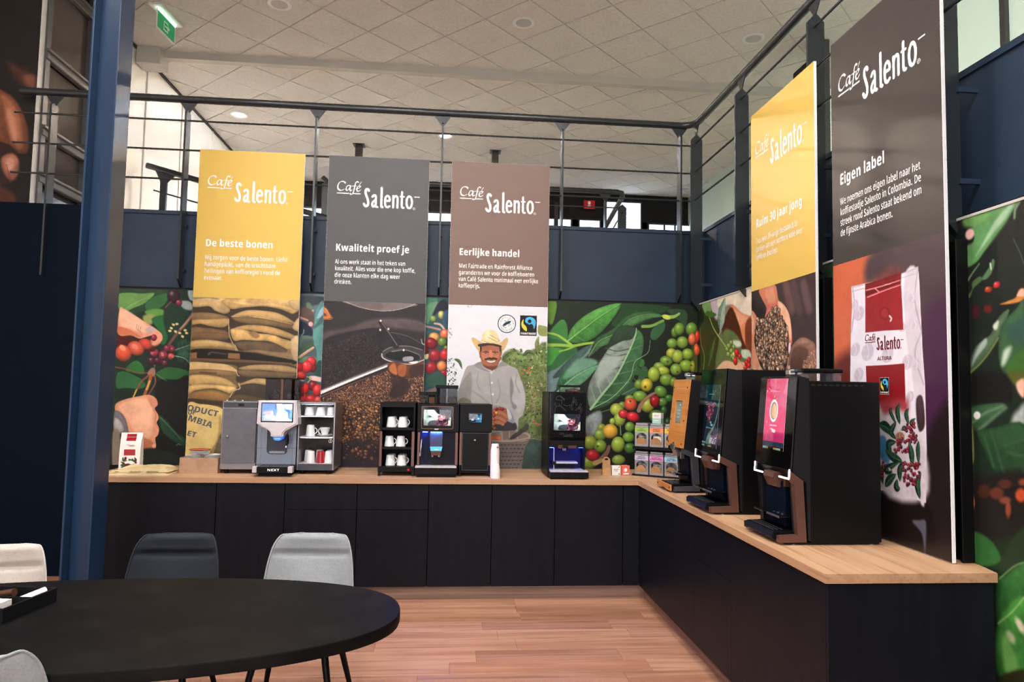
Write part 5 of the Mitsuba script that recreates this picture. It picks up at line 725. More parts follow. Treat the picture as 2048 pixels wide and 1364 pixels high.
ART['bag'] = [906,1530,[["g",[186,90,60],[70,42,56],[50,14,20],[30,20,22]],["p",[-3,57,375,72,348,316,273,652,-18,756],[196,96,64],53.3,0.05,1],["p",[-16,643,207,569,179,757,-20,841],[92,30,28],55.2,0.12,1],["p",[375,72,907,74,921,606,716,942,794,599,594,188,328,235],[68,54,60],37.8,0.05,1],["p",[729,503,928,388,929,823,743,1167],[64,32,62],53.5,0.05,1],["p",[730,1055,928,844,922,1514,400,1544,386,1286,740,1291],[30,22,26],36.5,0.12,1],["p",[385,1311,756,1294,765,1542,390,1546],[24,16,18],14.7,0.12,1],["p",[180,223,306,224,593,221,724,206,730,246,733,305,740,481,746,620,757,758,758,894,759,1052,746,1296,618,1287,386,1286,156,757,170,458,184,337],[226,222,234],1.8,0.05,0],["p",[626,236,717,221,735,527,754,826,743,1285,690,1231,685,828,626,495],[206,198,210],8.6,0.08,1],["s",[724,210,699,360,738,504],2.9,5.0,[170,156,176],5.7],["s",[737,516,691,618,747,758],2.8,4.9,[170,156,176],5.6],["s",[192,229,208,340,172,472],3.6,6.3,[170,156,176],7.1],["s",[185,228,317,228,593,222,724,212],2.4,2.4,[176,166,176],2.4],["s",[184,252,317,249,596,242,727,234],2.4,2.4,[186,176,186],2.4],["e",[246,377],[43,-19,11,37],[198,186,202],"f",5.2],["s",[242,345,257,379,241,409],2.2,2.2,[228,222,234],2.6],["e",[207,569],[41,-18,8,35],[198,186,202],"f",5.3],["s",[203,539,218,570,202,599],2.2,2.2,[228,222,234],2.6],["e",[319,588],[49,-21,10,44],[198,186,202],"f",5.1],["s",[316,550,330,588,314,625],2.1,2.1,[228,222,234],2.5],["e",[681,346],[27,-12,8,26],[198,186,202],"f",4.4],["s",[678,322,690,347,677,368],1.8,1.8,[228,222,234],2.2],["e",[636,651],[36,-16,8,36],[198,186,202],"f",4.4],["s",[633,620,645,651,632,681],1.8,1.8,[228,222,234],2.2],["e",[698,665],[26,-12,6,27],[198,186,202],"f",4.3],["s",[695,642,707,665,694,687],1.8,1.8,[228,222,234],2.1],["e",[238,704],[40,-17,7,36],[198,186,202],"f",5.2],["s",[234,674,249,704,233,733],2.2,2.2,[228,222,234],2.6],["e",[695,477],[22,-10,6,22],[198,186,202],"f",4.3],["s",[692,458,704,478,691,495],1.8,1.8,[228,222,234],2.2],["e",[485,608],[42,-19,9,40],[198,186,202],"f",4.7],["s",[482,574,495,609,480,642],2.0,2.0,[228,222,234],2.4],["e",[604,481],[23,-10,6,22],[198,186,202],"f",4.5],["s",[601,461,614,482,600,500],1.9,1.9,[228,222,234],2.2],["e",[650,816],[27,-12,4,27],[198,186,202],"f",4.4],["s",[647,794,659,816,645,839],1.8,1.8,[228,222,234],2.2],["e",[213,327],[29,-13,8,25],[198,186,202],"f",5.3],["s",[209,304,224,328,208,348],2.2,2.2,[228,222,234],2.7],["p",[308,229,593,218,602,299,611,494,468,487,302,485],[142,26,34],2.4,0.08,0],["p",[307,291,599,262,604,214,308,227],[120,18,26],4.8,0.2,0],["s",[316,262,454,259,592,251],3.2,2.4,[236,150,156],3.2],["s",[326,300,474,284,597,274],3.2,2.4,[236,150,156],3.2],["s",[392,263,423,284],3.3,2.5,[236,150,156],3.3],["s",[475,256,519,257],3.2,2.4,[236,150,156],3.2],["e",[467,400],[40,-1,4,33],[124,20,30],"f",4.8],["e",[467,400],[30,-1,3,25],[150,34,44],"f",4.8],["s",[506,417,522,431,513,442],4.7,4.7,[244,214,214],3.1],["p",[302,660,464,660,614,657,617,829,592,913,496,954,375,910,306,757],[130,22,30],2.4,0.06,0],["p",[387,859,617,829,629,899,572,950,405,946],[150,60,66],27.6,0.1,1],["p",[407,883,457,906,611,888,747,1054,740,1280,417,1282],[196,186,196],20.9,0.15,1],["p",[694,827,737,815,750,940,715,976,696,931],[70,50,56],5.6,0.2,1],["p",[393,1035,454,1018,492,1101,471,1152,401,1110],[70,120,160],9.5,0.12,1],["p",[401,883,427,889,420,945,399,934],[206,180,140],4.8,0.12,1],["l",[405,959,466,970,523,1013],27,27,[28,52,42],[40,76,56],[88,124,92],4,2.4],["l",[544,939,504,990,542,1024],18,18,[28,52,42],[40,76,56],[88,124,92],4,2.3],["l",[572,950,555,890,571,848],18,18,[28,52,42],[40,76,56],[88,124,92],4,2.3],["l",[544,951,501,892,517,873],12,12,[28,52,42],[40,76,56],[88,124,92],4,2.3],["l",[637,946,620,900,639,870],15,15,[28,52,42],[40,76,56],[88,124,92],4,2.2],["l",[681,955,655,939,686,915],13,13,[28,52,42],[40,76,56],[88,124,92],4,2.1],["l",[501,1112,483,1053,542,1036],22,22,[28,52,42],[40,76,56],[88,124,92],4,2.3],["l",[586,1127,511,1111,453,1080],23,23,[28,52,42],[40,76,56],[88,124,92],4,2.3],["l",[565,1225,566,1165,604,1125],19,19,[28,52,42],[40,76,56],[88,124,92],4,2.2],["l",[658,1143,651,1074,634,1028],20,20,[28,52,42],[40,76,56],[88,124,92],4,2.2],["l",[702,1126,699,1058,705,1017],15,15,[28,52,42],[40,76,56],[88,124,92],4,2.1],["l",[509,1184,460,1178,567,1129],21,21,[28,52,42],[40,76,56],[88,124,92],4,2.3],["l",[448,1265,488,1223,537,1192],23,23,[28,52,42],[40,76,56],[88,124,92],4,2.3],["l",[627,982,605,966,581,979],13,13,[28,52,42],[40,76,56],[88,124,92],4,2.2],["l",[706,1285,691,1219,718,1159],20,20,[28,52,42],[40,76,56],[88,124,92],4,2.1],["l",[564,1260,536,1253,546,1215],21,21,[28,52,42],[40,76,56],[88,124,92],4,2.3],["l",[430,1156,419,1207,432,1255],19,19,[28,52,42],[40,76,56],[88,124,92],4,2.4],["e",[571,1010],[34,-1,-2,24],[150,110,90],"f",4.5],["s",[556,994,563,1029],2.3,2.3,[110,70,60],2.3],["s",[582,992,578,1028],2.2,2.2,[110,70,60],2.2],["e",[625,961],[10,0,-1,8],[96,30,40],"b",2.2],["e",[643,961],[10,0,-1,8],[112,30,54],"b",2.2],["e",[627,947],[10,0,-1,8],[80,30,40],"b",2.2],["e",[672,955],[10,0,-1,8],[132,30,46],"b",2.1],["e",[656,972],[10,0,-1,8],[80,30,40],"b",2.2],["e",[606,972],[10,0,-1,8],[132,30,40],"b",2.2],["e",[609,972],[10,0,-1,8],[96,30,54],"b",2.2],["e",[652,975],[10,0,-1,8],[80,30,40],"b",2.2],["e",[668,953],[10,0,-1,8],[80,30,46],"b",2.2],["e",[676,939],[10,0,-1,8],[132,30,54],"b",2.1],["e",[622,979],[10,0,-1,8],[80,30,40],"b",2.2],["e",[673,953],[10,0,-1,8],[80,30,40],"b",2.1],["e",[634,962],[10,0,-1,8],[132,30,54],"b",2.2],["e",[659,975],[10,0,-1,8],[96,30,40],"b",2.2],["e",[659,942],[10,0,-1,8],[96,30,40],"b",2.2],["e",[677,958],[10,0,-1,8],[132,30,40],"b",2.1],["e",[681,1001],[10,0,-1,8],[96,30,46],"b",2.1],["e",[636,1022],[10,0,-1,8],[80,30,46],"b",2.2],["e",[654,969],[10,0,-1,8],[132,30,46],"b",2.2],["e",[650,1016],[10,0,-1,8],[112,30,46],"b",2.2],["e",[668,1014],[10,0,-1,8],[80,30,40],"b",2.2],["e",[667,1000],[10,0,-1,8],[96,30,40],"b",2.2],["e",[648,968],[10,0,-1,8],[112,30,46],"b",2.2],["e",[640,1001],[10,0,-1,8],[132,30,54],"b",2.2],["e",[651,983],[10,0,-1,8],[112,30,54],"b",2.2],["e",[651,1028],[10,0,-1,8],[80,30,54],"b",2.2],["e",[660,999],[10,0,-1,8],[112,30,40],"b",2.2],["e",[688,1016],[10,0,-1,8],[96,30,54],"b",2.1],["e",[669,1011],[10,0,-1,8],[96,30,54],"b",2.1],["e",[689,997],[10,0,-1,8],[96,30,46],"b",2.1],["e",[678,1028],[10,0,-1,8],[96,30,46],"b",2.1],["e",[655,1004],[10,0,-1,8],[132,30,46],"b",2.2],["e",[670,986],[10,0,-1,8],[96,30,40],"b",2.1],["e",[685,1003],[10,0,-1,8],[96,30,40],"b",2.1],["e",[578,1057],[10,0,-1,8],[112,30,54],"b",2.2],["e",[553,1050],[10,0,-1,8],[96,30,46],"b",2.3],["e",[565,1039],[10,0,-1,8],[96,30,40],"b",2.2],["e",[553,1072],[10,0,-1,8],[112,30,46],"b",2.3],["e",[627,1059],[10,0,-1,8],[132,30,54],"b",2.2],["e",[579,1061],[10,0,-1,8],[96,30,46],"b",2.2],["e",[560,1064],[10,0,-1,8],[112,30,46],"b",2.3],["e",[588,1080],[10,0,-1,8],[132,30,54],"b",2.2],["e",[610,1079],[10,0,-1,8],[112,30,54],"b",2.2],["e",[604,1030],[10,0,-1,8],[80,30,54],"b",2.2],["e",[551,1028],[10,0,-1,8],[132,30,54],"b",2.3],["e",[610,1070],[10,0,-1,8],[132,30,54],"b",2.2],["e",[561,1074],[10,0,-1,8],[112,30,40],"b",2.3],["e",[563,1027],[10,0,-1,8],[96,30,40],"b",2.3],["e",[610,1033],[10,0,-1,8],[96,30,40],"b",2.2],["e",[570,1046],[10,0,-1,8],[80,30,46],"b",2.2],["e",[623,1024],[10,0,-1,8],[112,30,54],"b",2.2],["e",[624,1072],[10,0,-1,8],[80,30,40],"b",2.2],["e",[624,1075],[10,0,-1,8],[132,30,46],"b",2.2],["e",[604,1071],[10,0,-1,8],[96,30,40],"b",2.2],["e",[563,1034],[10,0,-1,8],[112,30,40],"b",2.3],["e",[628,1022],[10,0,-1,8],[132,30,46],"b",2.2],["e",[529,1075],[11,0,-1,8],[132,30,54],"b",2.3],["e",[588,1018],[10,0,-1,8],[112,30,46],"b",2.2],["e",[580,1033],[10,0,-1,8],[112,30,40],"b",2.2],["e",[584,1021],[10,0,-1,8],[112,30,54],"b",2.2],["e",[538,1086],[11,0,-1,8],[80,30,46],"b",2.3],["e",[564,1032],[10,0,-1,8],[112,30,46],"b",2.3],["e",[552,1038],[10,0,-1,8],[132,30,46],"b",2.3],["e",[577,1056],[10,0,-1,8],[80,30,46],"b",2.2],["e",[680,1148],[10,0,-1,8],[80,30,46],"b",2.1],["e",[644,1209],[10,0,-1,8],[112,30,46],"b",2.2],["e",[682,1126],[10,0,-1,7],[112,30,46],"b",2.1],["e",[647,1129],[10,0,-1,8],[112,30,40],"b",2.2],["e",[649,1159],[10,0,-1,8],[96,30,46],"b",2.2],["e",[629,1197],[10,0,-1,8],[96,30,54],"b",2.2],["e",[618,1235],[10,0,-1,8],[80,30,46],"b",2.2],["e",[604,1130],[10,0,-1,8],[80,30,46],"b",2.2],["e",[657,1129],[10,0,-1,8],[80,30,40],"b",2.2],["e",[666,1181],[10,0,-1,8],[112,30,40],"b",2.1],["e",[696,1126],[10,0,-1,7],[80,30,40],"b",2.1],["e",[624,1230],[10,0,-1,8],[80,30,54],"b",2.2],["e",[589,1155],[10,0,-1,8],[96,30,40],"b",2.2],["e",[658,1210],[10,0,-1,8],[132,30,54],"b",2.1],["e",[604,1133],[10,0,-1,8],[96,30,54],"b",2.2],["e",[704,1178],[9,0,-1,7],[96,30,46],"b",2.1],["e",[645,1139],[10,0,-1,8],[80,30,40],"b",2.2],["e",[600,1165],[10,0,-1,8],[112,30,40],"b",2.2],["e",[674,1173],[10,0,-1,8],[132,30,54],"b",2.1],["e",[593,1141],[10,0,-1,8],[112,30,40],"b",2.2],["e",[695,1139],[10,0,-1,7],[112,30,54],"b",2.1],["e",[690,1133],[10,0,-1,7],[112,30,40],"b",2.1],["e",[645,1200],[10,0,-1,8],[96,30,40],"b",2.2],["e",[625,1137],[10,0,-1,8],[132,30,46],"b",2.2],["e",[656,1135],[10,0,-1,8],[112,30,40],"b",2.2],["e",[626,1188],[10,0,-1,8],[112,30,46],"b",2.2],["e",[707,1187],[9,0,-1,7],[80,30,40],"b",2.1],["e",[671,1223],[10,0,-1,8],[96,30,54],"b",2.1],["e",[659,1224],[10,0,-1,8],[80,30,46],"b",2.1],["e",[634,1152],[10,0,-1,8],[80,30,40],"b",2.2],["e",[704,1163],[9,0,-1,7],[80,30,46],"b",2.1],["e",[664,1219],[10,0,-1,8],[132,30,46],"b",2.1],["e",[597,1212],[10,0,-1,8],[80,30,40],"b",2.2],["e",[675,1142],[10,0,-1,8],[96,30,46],"b",2.1],["e",[604,1186],[10,0,-1,8],[132,30,40],"b",2.2],["e",[652,1208],[10,0,-1,8],[80,30,40],"b",2.2],["e",[690,1182],[10,0,-1,7],[96,30,46],"b",2.1],["e",[625,1157],[10,0,-1,8],[80,30,46],"b",2.2],["e",[608,1169],[10,0,-1,8],[96,30,54],"b",2.2],["e",[682,1137],[10,0,-1,7],[80,30,40],"b",2.1],["e",[660,1174],[10,0,-1,8],[112,30,54],"b",2.1],["e",[708,1126],[9,0,-1,7],[80,30,40],"b",2.1],["e",[695,1125],[10,0,-1,7],[132,30,46],"b",2.1],["e",[665,1206],[10,0,-1,8],[112,30,46],"b",2.1],["e",[691,1146],[10,0,-1,7],[132,30,54],"b",2.1],["e",[603,1197],[10,0,-1,8],[112,30,54],"b",2.2],["e",[609,1134],[10,0,-1,8],[132,30,54],"b",2.2],["e",[597,1217],[10,0,-1,8],[112,30,46],"b",2.2],["e",[618,1227],[10,0,-1,8],[112,30,54],"b",2.2],["e",[641,1204],[10,0,-1,8],[96,30,46],"b",2.2],["e",[590,1168],[10,0,-1,8],[80,30,54],"b",2.2],["e",[595,1201],[10,0,-1,8],[80,30,54],"b",2.2],["e",[602,1165],[10,0,-1,8],[96,30,46],"b",2.2],["e",[669,1135],[10,0,-1,8],[96,30,46],"b",2.1],["e",[651,1200],[10,0,-1,8],[96,30,54],"b",2.2],["e",[622,1201],[10,0,-1,8],[96,30,46],"b",2.2],["e",[677,1224],[10,0,-1,7],[112,30,40],"b",2.1],["e",[648,1163],[10,0,-1,8],[96,30,40],"b",2.2],["e",[675,1201],[10,0,-1,7],[132,30,46],"b",2.1],["e",[631,1226],[10,0,-1,8],[80,30,46],"b",2.2],["e",[404,1183],[11,0,-1,8],[96,30,40],"b",2.4],["e",[444,1181],[11,0,-1,8],[96,30,40],"b",2.4],["e",[410,1176],[11,0,-1,8],[132,30,40],"b",2.4],["e",[401,1196],[11,0,-1,8],[80,30,54],"b",2.4],["e",[404,1158],[11,0,-1,8],[112,30,46],"b",2.4],["e",[400,1179],[11,0,-1,8],[132,30,40],"b",2.4],["e",[448,1161],[11,0,-1,8],[96,30,54],"b",2.4],["e",[426,1201],[11,0,-1,8],[112,30,54],"b",2.4],["e",[429,1217],[11,0,-1,8],[132,30,54],"b",2.4],["e",[435,1189],[11,0,-1,8],[112,30,46],"b",2.4],["e",[443,1179],[11,0,-1,8],[80,30,40],"b",2.4],["e",[405,1187],[11,0,-1,8],[80,30,46],"b",2.4],["e",[434,1147],[11,0,-1,8],[132,30,46],"b",2.4],["e",[454,1161],[11,0,-1,8],[96,30,46],"b",2.4],["p",[650,1398,694,1384,745,1385,732,1527,715,1442],[86,86,100],8.3,0.12,1]]]
ART['jungle'] = [1000,2450,[["g",[22,26,24],[24,26,28],[20,60,28],[24,50,26]],["p",[79,-25,253,-19,384,-27,329,56,273,105,198,165,146,207,85,216,70,134,132,113,125,53],[86,134,82],7.3,0.15,1],["p",[376,-17,313,52,233,109,147,175,165,159,251,56,346,-7],[150,180,150],9.9,0.12,1],["p",[79,-11,204,-13,219,23,126,46,77,29],[104,150,84],15.0,0.12,1],["e",[111,76],[23,-12,11,21],[232,186,176],"f",6.8],["s",[383,3,363,28,358,63],8.0,5.3,[110,130,96],5.3],["s",[91,283,119,255,163,217],5.2,2.2,[110,136,110],4.5],["p",[80,354,116,326,117,294,161,274,177,290,125,321,106,357],[70,100,60],4.5,0.12,1],["p",[177,283,220,239,237,211,249,226,227,272,194,292],[80,112,76],3.6,0.12,1],["s",[224,228,228,253],4.3,2.9,[190,206,180],3.6],["s",[348,146,382,214,399,264],2.0,2.0,[60,80,50],2.6],["s",[328,62,280,107,206,161],1.4,1.4,[50,60,40],4.2],["e",[256,324],[17,11,-9,12],[186,46,46],"b",7.0],["e",[210,338],[22,6,-3,14],[160,54,28],"b",8.6],["e",[204,420],[24,-1,3,19],[84,26,24],"f",8.6],["e",[134,426],[26,-1,3,32],[56,18,26],"f",10.4],["p",[270,409,316,399,354,389,370,361,395,359,394,400,346,412],[196,126,60],4.0,0.12,1],["p",[358,384,377,362,395,365,394,388],[226,170,150],3.9,0.12,1],["p",[91,694,97,636,134,574,218,528,260,464,315,433,306,468,257,550,199,609,148,657],[80,106,78],3.6,0.2,1],["p",[105,662,124,605,185,545,192,571,141,619],[150,166,160],7.3,0.12,1],["s",[243,499,256,482],14.0,7.0,[196,206,190],7.0],["s",[95,691,156,651,203,609,257,550],2.9,2.9,[124,132,66],5.8],["p",[255,611,274,502,352,437,397,424,385,746,305,722,268,679],[52,88,58],5.4,0.2,1],["p",[269,661,286,601,325,591,292,656],[170,190,170],13.6,0.12,1],["p",[313,505,394,483,391,571,333,567],[48,80,72],13.2,0.12,1],["p",[291,686,383,600,385,746],[56,96,40],9.2,0.12,1],["p",[109,700,298,703,318,805,233,826,91,820],[18,18,18],15.4,0.12,1],["p",[304,693,383,695,382,731,331,740],[80,84,34],14.4,0.12,1],["p",[343,740,382,722,379,795,353,777],[226,170,150],8.1,0.12,1],["p",[321,870,351,842,385,822,380,949,329,962,308,917],[160,172,166],14.3,0.2,1],["p",[313,945,374,932,373,968,329,968],[220,150,140],8.1,0.12,1],["p",[77,850,221,822,287,830,205,904,140,947,81,921],[50,84,56],5.6,0.2,1],["s",[102,909,169,867,269,833],4.5,4.5,[96,124,98],10.0],["s",[140,937,231,874,287,839],5.5,6.5,[88,114,90],10.9],["e",[127,877],[20,-1,-1,17],[220,222,216],"f",3.4],["p",[81,921,101,939,103,1068,83,1080],[120,130,60],6.9,0.12,1],["p",[127,948,230,922,382,904,374,1112,271,1116,211,1105,163,1023],[36,70,42],6.4,0.2,1],["s",[165,965,212,1085],2.8,4.4,[50,84,56],11.0],["s",[204,943,266,1107],2.7,4.3,[50,84,56],10.8],["s",[276,994,380,958],2.6,4.1,[50,84,56],10.3],["s",[286,1021,377,1031],2.6,4.1,[50,84,56],10.2],["p",[87,1159,198,1125,375,1094,367,1319,85,1396],[26,22,20],21.5,0.12,1],["e",[157,1198],[39,-1,-6,29],[60,30,20],"f",10.0],["e",[226,1197],[37,-1,-6,25],[92,44,32],"f",9.7],["e",[270,1153],[36,-1,-5,19],[76,36,26],"f",9.5],["e",[268,1219],[29,-1,-5,15],[120,64,48],"f",9.5],["e",[284,1253],[14,-1,-2,33],[136,64,44],"f",9.4],["e",[350,1186],[27,-1,-4,27],[184,72,40],"f",9.1],["e",[87,1258],[13,-1,-2,30],[206,120,60],"f",10.4],["e",[363,1132],[22,-1,-3,14],[120,60,40],"f",9.0],["p",[85,1396,125,1382,200,1409,235,1476,94,1520],[44,96,46],8.9,0.12,1],["p",[228,1496,285,1391,367,1310,362,1445,257,1517],[28,50,30],10.3,0.12,1],["p",[214,1556,257,1526,362,1445,357,1588,214,1732],[46,96,46],8.3,0.2,1],["s",[226,1548,305,1477,362,1445],2.6,2.1,[110,150,90],4.1],["p",[211,1733,357,1579,346,1882,211,1963],[60,124,52],8.2,0.25,1],["s",[214,1732,287,1663,357,1579],3.1,2.6,[140,176,110],5.1],["e",[277,1765],[16,17,-13,18],[170,180,140],"f",12.3],["e",[329,1703],[14,21,-11,24],[200,196,170],"f",12.0],["p",[229,1800,260,1771,314,1868,254,1927],[104,160,84],18.6,0.12,1],["p",[212,1944,347,1864,345,1917,211,1972],[40,40,20],10.2,0.12,1]]]
ART['beans'] = [970,2370,[["g",[24,20,18],[34,34,32],[20,14,12],[30,22,20]],["p",[705,1073,830,1125,950,1191,958,1324,868,1300,781,1216],[70,40,32],36.8,0.12,1],["p",[862,1197,950,1191,952,1302,880,1270],[120,72,56],25.5,0.12,1],["p",[587,1345,723,1360,823,1450,908,1621,939,1795,925,1898,851,1902,822,1874,618,1841],[110,62,42],11.2,0.2,1],["p",[671,1399,753,1409,857,1565,900,1826,836,1873,770,1687],[150,92,66],30.9,0.2,1],["p",[732,1513,803,1568,842,1756,789,1774],[184,126,100],30.9,0.12,1],["p",[618,1826,751,1819,822,1867,863,1930,872,2032,851,2120,800,2173,640,2173],[40,24,20],8.4,0.12,1],["p",[719,1945,797,1904,846,1931,867,1988,863,2090,826,2150,771,2123,725,2039],[150,92,72],11.2,0.2,1],["p",[748,1979,799,1941,831,2019,780,2065],[190,136,116],19.5,0.12,1],["s",[763,2008,789,2094,813,2165],2.8,2.8,[90,50,40],5.6],["p",[642,2202,804,2238,863,2322,788,2397,654,2403],[70,36,24],25.0,0.12,1]]]
LOGO = make_logo()
MM = lambda g: affinity.scale(g, 0.001, 0.001, origin=(0, 0))  # noqa: E731

# ================================================================ the hall and the mezzanine
BACK_Y, RIGHT_X, FASCIA_Y, FASCIA_X, DECK, CEIL = 6.29, 2.29, 6.40, 2.40, 3.17, 5.54
COUNTER_Y, COUNTER_X, COUNTER_END, TOP = 5.505, 1.521, 2.725, 0.93
at()
# floor: planks where the photograph shows them, a plain base beneath and beyond
structure("floor", bx(-6.0, 6.0, -4.6, 6.42, -0.12, -0.004), "floor_base")
rng = random.Random(5)
row = 0
y = 2.16
while y < 5.66:
    x = -2.75 + rng.uniform(-1.1, 0)
    while x < 1.64:
        x2 = x + rng.choice((1.2, 1.2, 0.9, 1.35))
        a, b = max(x, -2.75), min(x2, 1.64)
        if b - a > 0.05:
            part("floor", "plank", bx(a + 0.0006, b - 0.0006, y + 0.0006, min(y + 0.18, 5.66) - 0.0006, -0.012, 0.0, 0.0011), f"plank_{rng.randrange(4)}")
        x = x2
    y += 0.18
# walls around the hall
structure("wall_front", bx(-6.0, 6.0, -4.72, -4.6, 0, CEIL), "plaster_white")
structure("wall_left", bx(-6.12, -6.0, -4.6, 6.42, 0, CEIL), "plaster_white")
structure("wall_right", bx(RIGHT_X + 0.012, RIGHT_X + 0.1, -4.6, BACK_Y + 0.1, 0, DECK - 0.7), "dark_wall")
structure("wall_back", bx(-3.2, RIGHT_X + 0.1, BACK_Y + 0.012, BACK_Y + 0.1, 0, DECK - 0.7), "dark_wall")
structure("wall_corner", bx(-6.0, -2.96, 6.30, 6.40, 0, DECK), "shaded_wall_niche_navy", label="navy wall panel left of the steel column")  # the dimness of this corner is put into its darkened navy
for i, x in enumerate((-4.4, -2.3, -0.2, 1.9)):  # unseen windows added behind the camera to fill the walls with light
    w = structure(f"window_{i + 1}")
    pane = part(w, "pane", trimesh.Trimesh([(x, -4.59, 0.9), (x + 1.8, -4.59, 0.9), (x + 1.8, -4.59, 4.6), (x, -4.59, 4.6)], [(0, 2, 1), (0, 3, 2)], process=False), "plaster_white")
    scene[pane]["emitter"] = lamp(ADDED_WINDOW_LIGHT)
    part(w, "frame", [bx(x - 0.05, x, -4.6, -4.54, 0.85, 4.65), bx(x + 1.8, x + 1.85, -4.6, -4.54, 0.85, 4.65), bx(x, x + 1.8, -4.6, -4.54, 0.85, 0.9), bx(x, x + 1.8, -4.6, -4.54, 4.6, 4.65), bx(x + 0.87, x + 0.93, -4.6, -4.55, 0.9, 4.6)], "frame_grey")
# mezzanine deck
structure("mezzanine_deck", [bx(-6.0, 6.0, FASCIA_Y + 0.05, 13.6, DECK - 0.34, DECK - 0.06), bx(FASCIA_X + 0.05, 6.0, -4.6, FASCIA_Y + 0.05, DECK - 0.34, DECK - 0.06)], "dark_wall")
structure("mezzanine_floor", [bx(-6.0, 6.0, FASCIA_Y + 0.06, 13.5, DECK - 0.06, DECK - 0.05), bx(FASCIA_X + 0.06, 6.0, -4.6, FASCIA_Y + 0.06, DECK - 0.06, DECK - 0.05)], "deck_floor")
structure("trim_1", [bx(-2.96, FASCIA_X + 0.05, FASCIA_Y, FASCIA_Y + 0.05, DECK - 0.74, DECK), bx(-2.96, FASCIA_X, FASCIA_Y - 0.012, FASCIA_Y + 0.07, DECK - 0.03, DECK + 0.002)], "navy", label="navy fascia along the back edge of the mezzanine")
structure("trim_2", [bx(FASCIA_X, FASCIA_X + 0.05, -4.6, FASCIA_Y, DECK - 0.7, DECK + 0.02), bx(FASCIA_X - 0.012, FASCIA_X + 0.07, -4.6, FASCIA_Y, DECK - 0.01, DECK + 0.022)], "navy", label="navy fascia along the right edge of the mezzanine")
# ceiling: lay-in tiles set at 45 degrees
structure("ceiling", bx(-6.1, 6.1, -4.7, 13.7, CEIL + 0.010, CEIL + 0.1), "tee_bar")
tile_rng = random.Random(2)
s45 = 0.6 / math.sqrt(2)
tiles = []
for region, (ox, oy) in ((sbox(-3.72, 6.3, 4.72, 8.33), (-0.133, 7.572)), (sbox(-3.72, 8.43, 4.72, 13.48), (-0.017, 7.70))):
    for i in range(-14, 22):
        for j in range(-18, 22):
            cx, cy = ox + (i + j + 1) * s45, oy + (i - j) * s45
            q = Polygon([(cx - s45, cy), (cx, cy - s45), (cx + s45, cy), (cx, cy + s45)]).buffer(-0.006, join_style=2).intersection(region)
            if not q.is_empty and q.area > 0.01 and q.geom_type == "Polygon":
                tiles.append((q, math.hypot(cx, cy)))
tiles.sort(key=lambda t: t[1])
for q, _d in tiles[:298]:
    dz = tile_rng.uniform(-0.0015, 0.0015)
    part("ceiling", "tile", prism(q, "z", CEIL + dz, CEIL + 0.009), "tile_face")
if len(tiles) > 298:
    part("ceiling", "far_tiles", [prism(q, "z", CEIL, CEIL + 0.009) for q, _d in tiles[298:]], "tile_face", kind="stuff")
part("ceiling", "front_field", bx(-6.0, 6.0, -4.6, 6.28, CEIL, CEIL + 0.009), "tile_face")
part("ceiling", "side_field", [bx(-6.0, -3.74, 6.28, 13.6, CEIL, CEIL + 0.009), bx(4.73, 6.0, 6.28, 13.6, CEIL, CEIL + 0.009)], "tile_face")
structure("trim_3", [bx(-3.72, 4.7, 8.33, 8.43, CEIL - 0.085, CEIL + 0.009)], "beam_paint", label="shallow painted beam across the tiled ceiling")
part("trim_3", "end_bracket", bx(-3.72, -3.45, 8.24, 8.5, CEIL - 0.2, CEIL + 0.008, 0.01), "beam_paint")
# upper left wall: glazing, then white panels
UX = -3.73
structure("wall_upper_left", bx(UX - 0.14, UX - 0.03, 6.6, 13.6, DECK - 0.1, CEIL), "dark_wall")
part("wall_upper_left", "end_strip", bx(UX - 0.03, UX + 0.002, 6.425, 6.5, DECK - 0.06, CEIL), "panel_white")
y = 8.0
for w in (0.58, 0.06, 1.05, 0.05, 1.15, 0.05, 1.15, 0.05, 1.2):
    part("wall_upper_left", "panel", bx(UX - 0.03, UX + (0.012 if w < 0.1 else 0.0), y + 0.006, y + w - 0.006, DECK - 0.06, CEIL - 0.03, 0.003), "panel_white")
    y += w
part("wall_upper_left", "cornice", bx(UX - 0.03, UX + 0.02, 8.0, 13.5, CEIL - 0.03, CEIL), "black_frame")
g = structure("window_5")
for za, zb in ((DECK - 0.05, 3.36), (3.50, 3.84), (3.94, 4.54), (4.66, 5.42)):
    part(g, "pane", bx(UX - 0.035, UX - 0.029, 6.56, 7.94, za, zb), "smoke_glass")
part(g, "frame", [bx(UX - 0.03, UX + 0.02, 6.5, 6.57, DECK - 0.06, CEIL), bx(UX - 0.03, UX + 0.02, 7.26, 7.32, DECK - 0.06, CEIL), bx(UX - 0.03, UX + 0.02, 7.94, 8.0, DECK - 0.06, CEIL)], "frame_grey")
for z in (3.46, 3.89, 4.60, 5.36):
    part(g, "transom", [bx(UX - 0.03, UX + 0.03, 6.5, 8.0, z - 0.045, z + 0.045, 0.008), bx(UX - 0.03, UX + 0.05, 6.5, 8.0, z + 0.02, z + 0.05, 0.006)], "frame_grey")
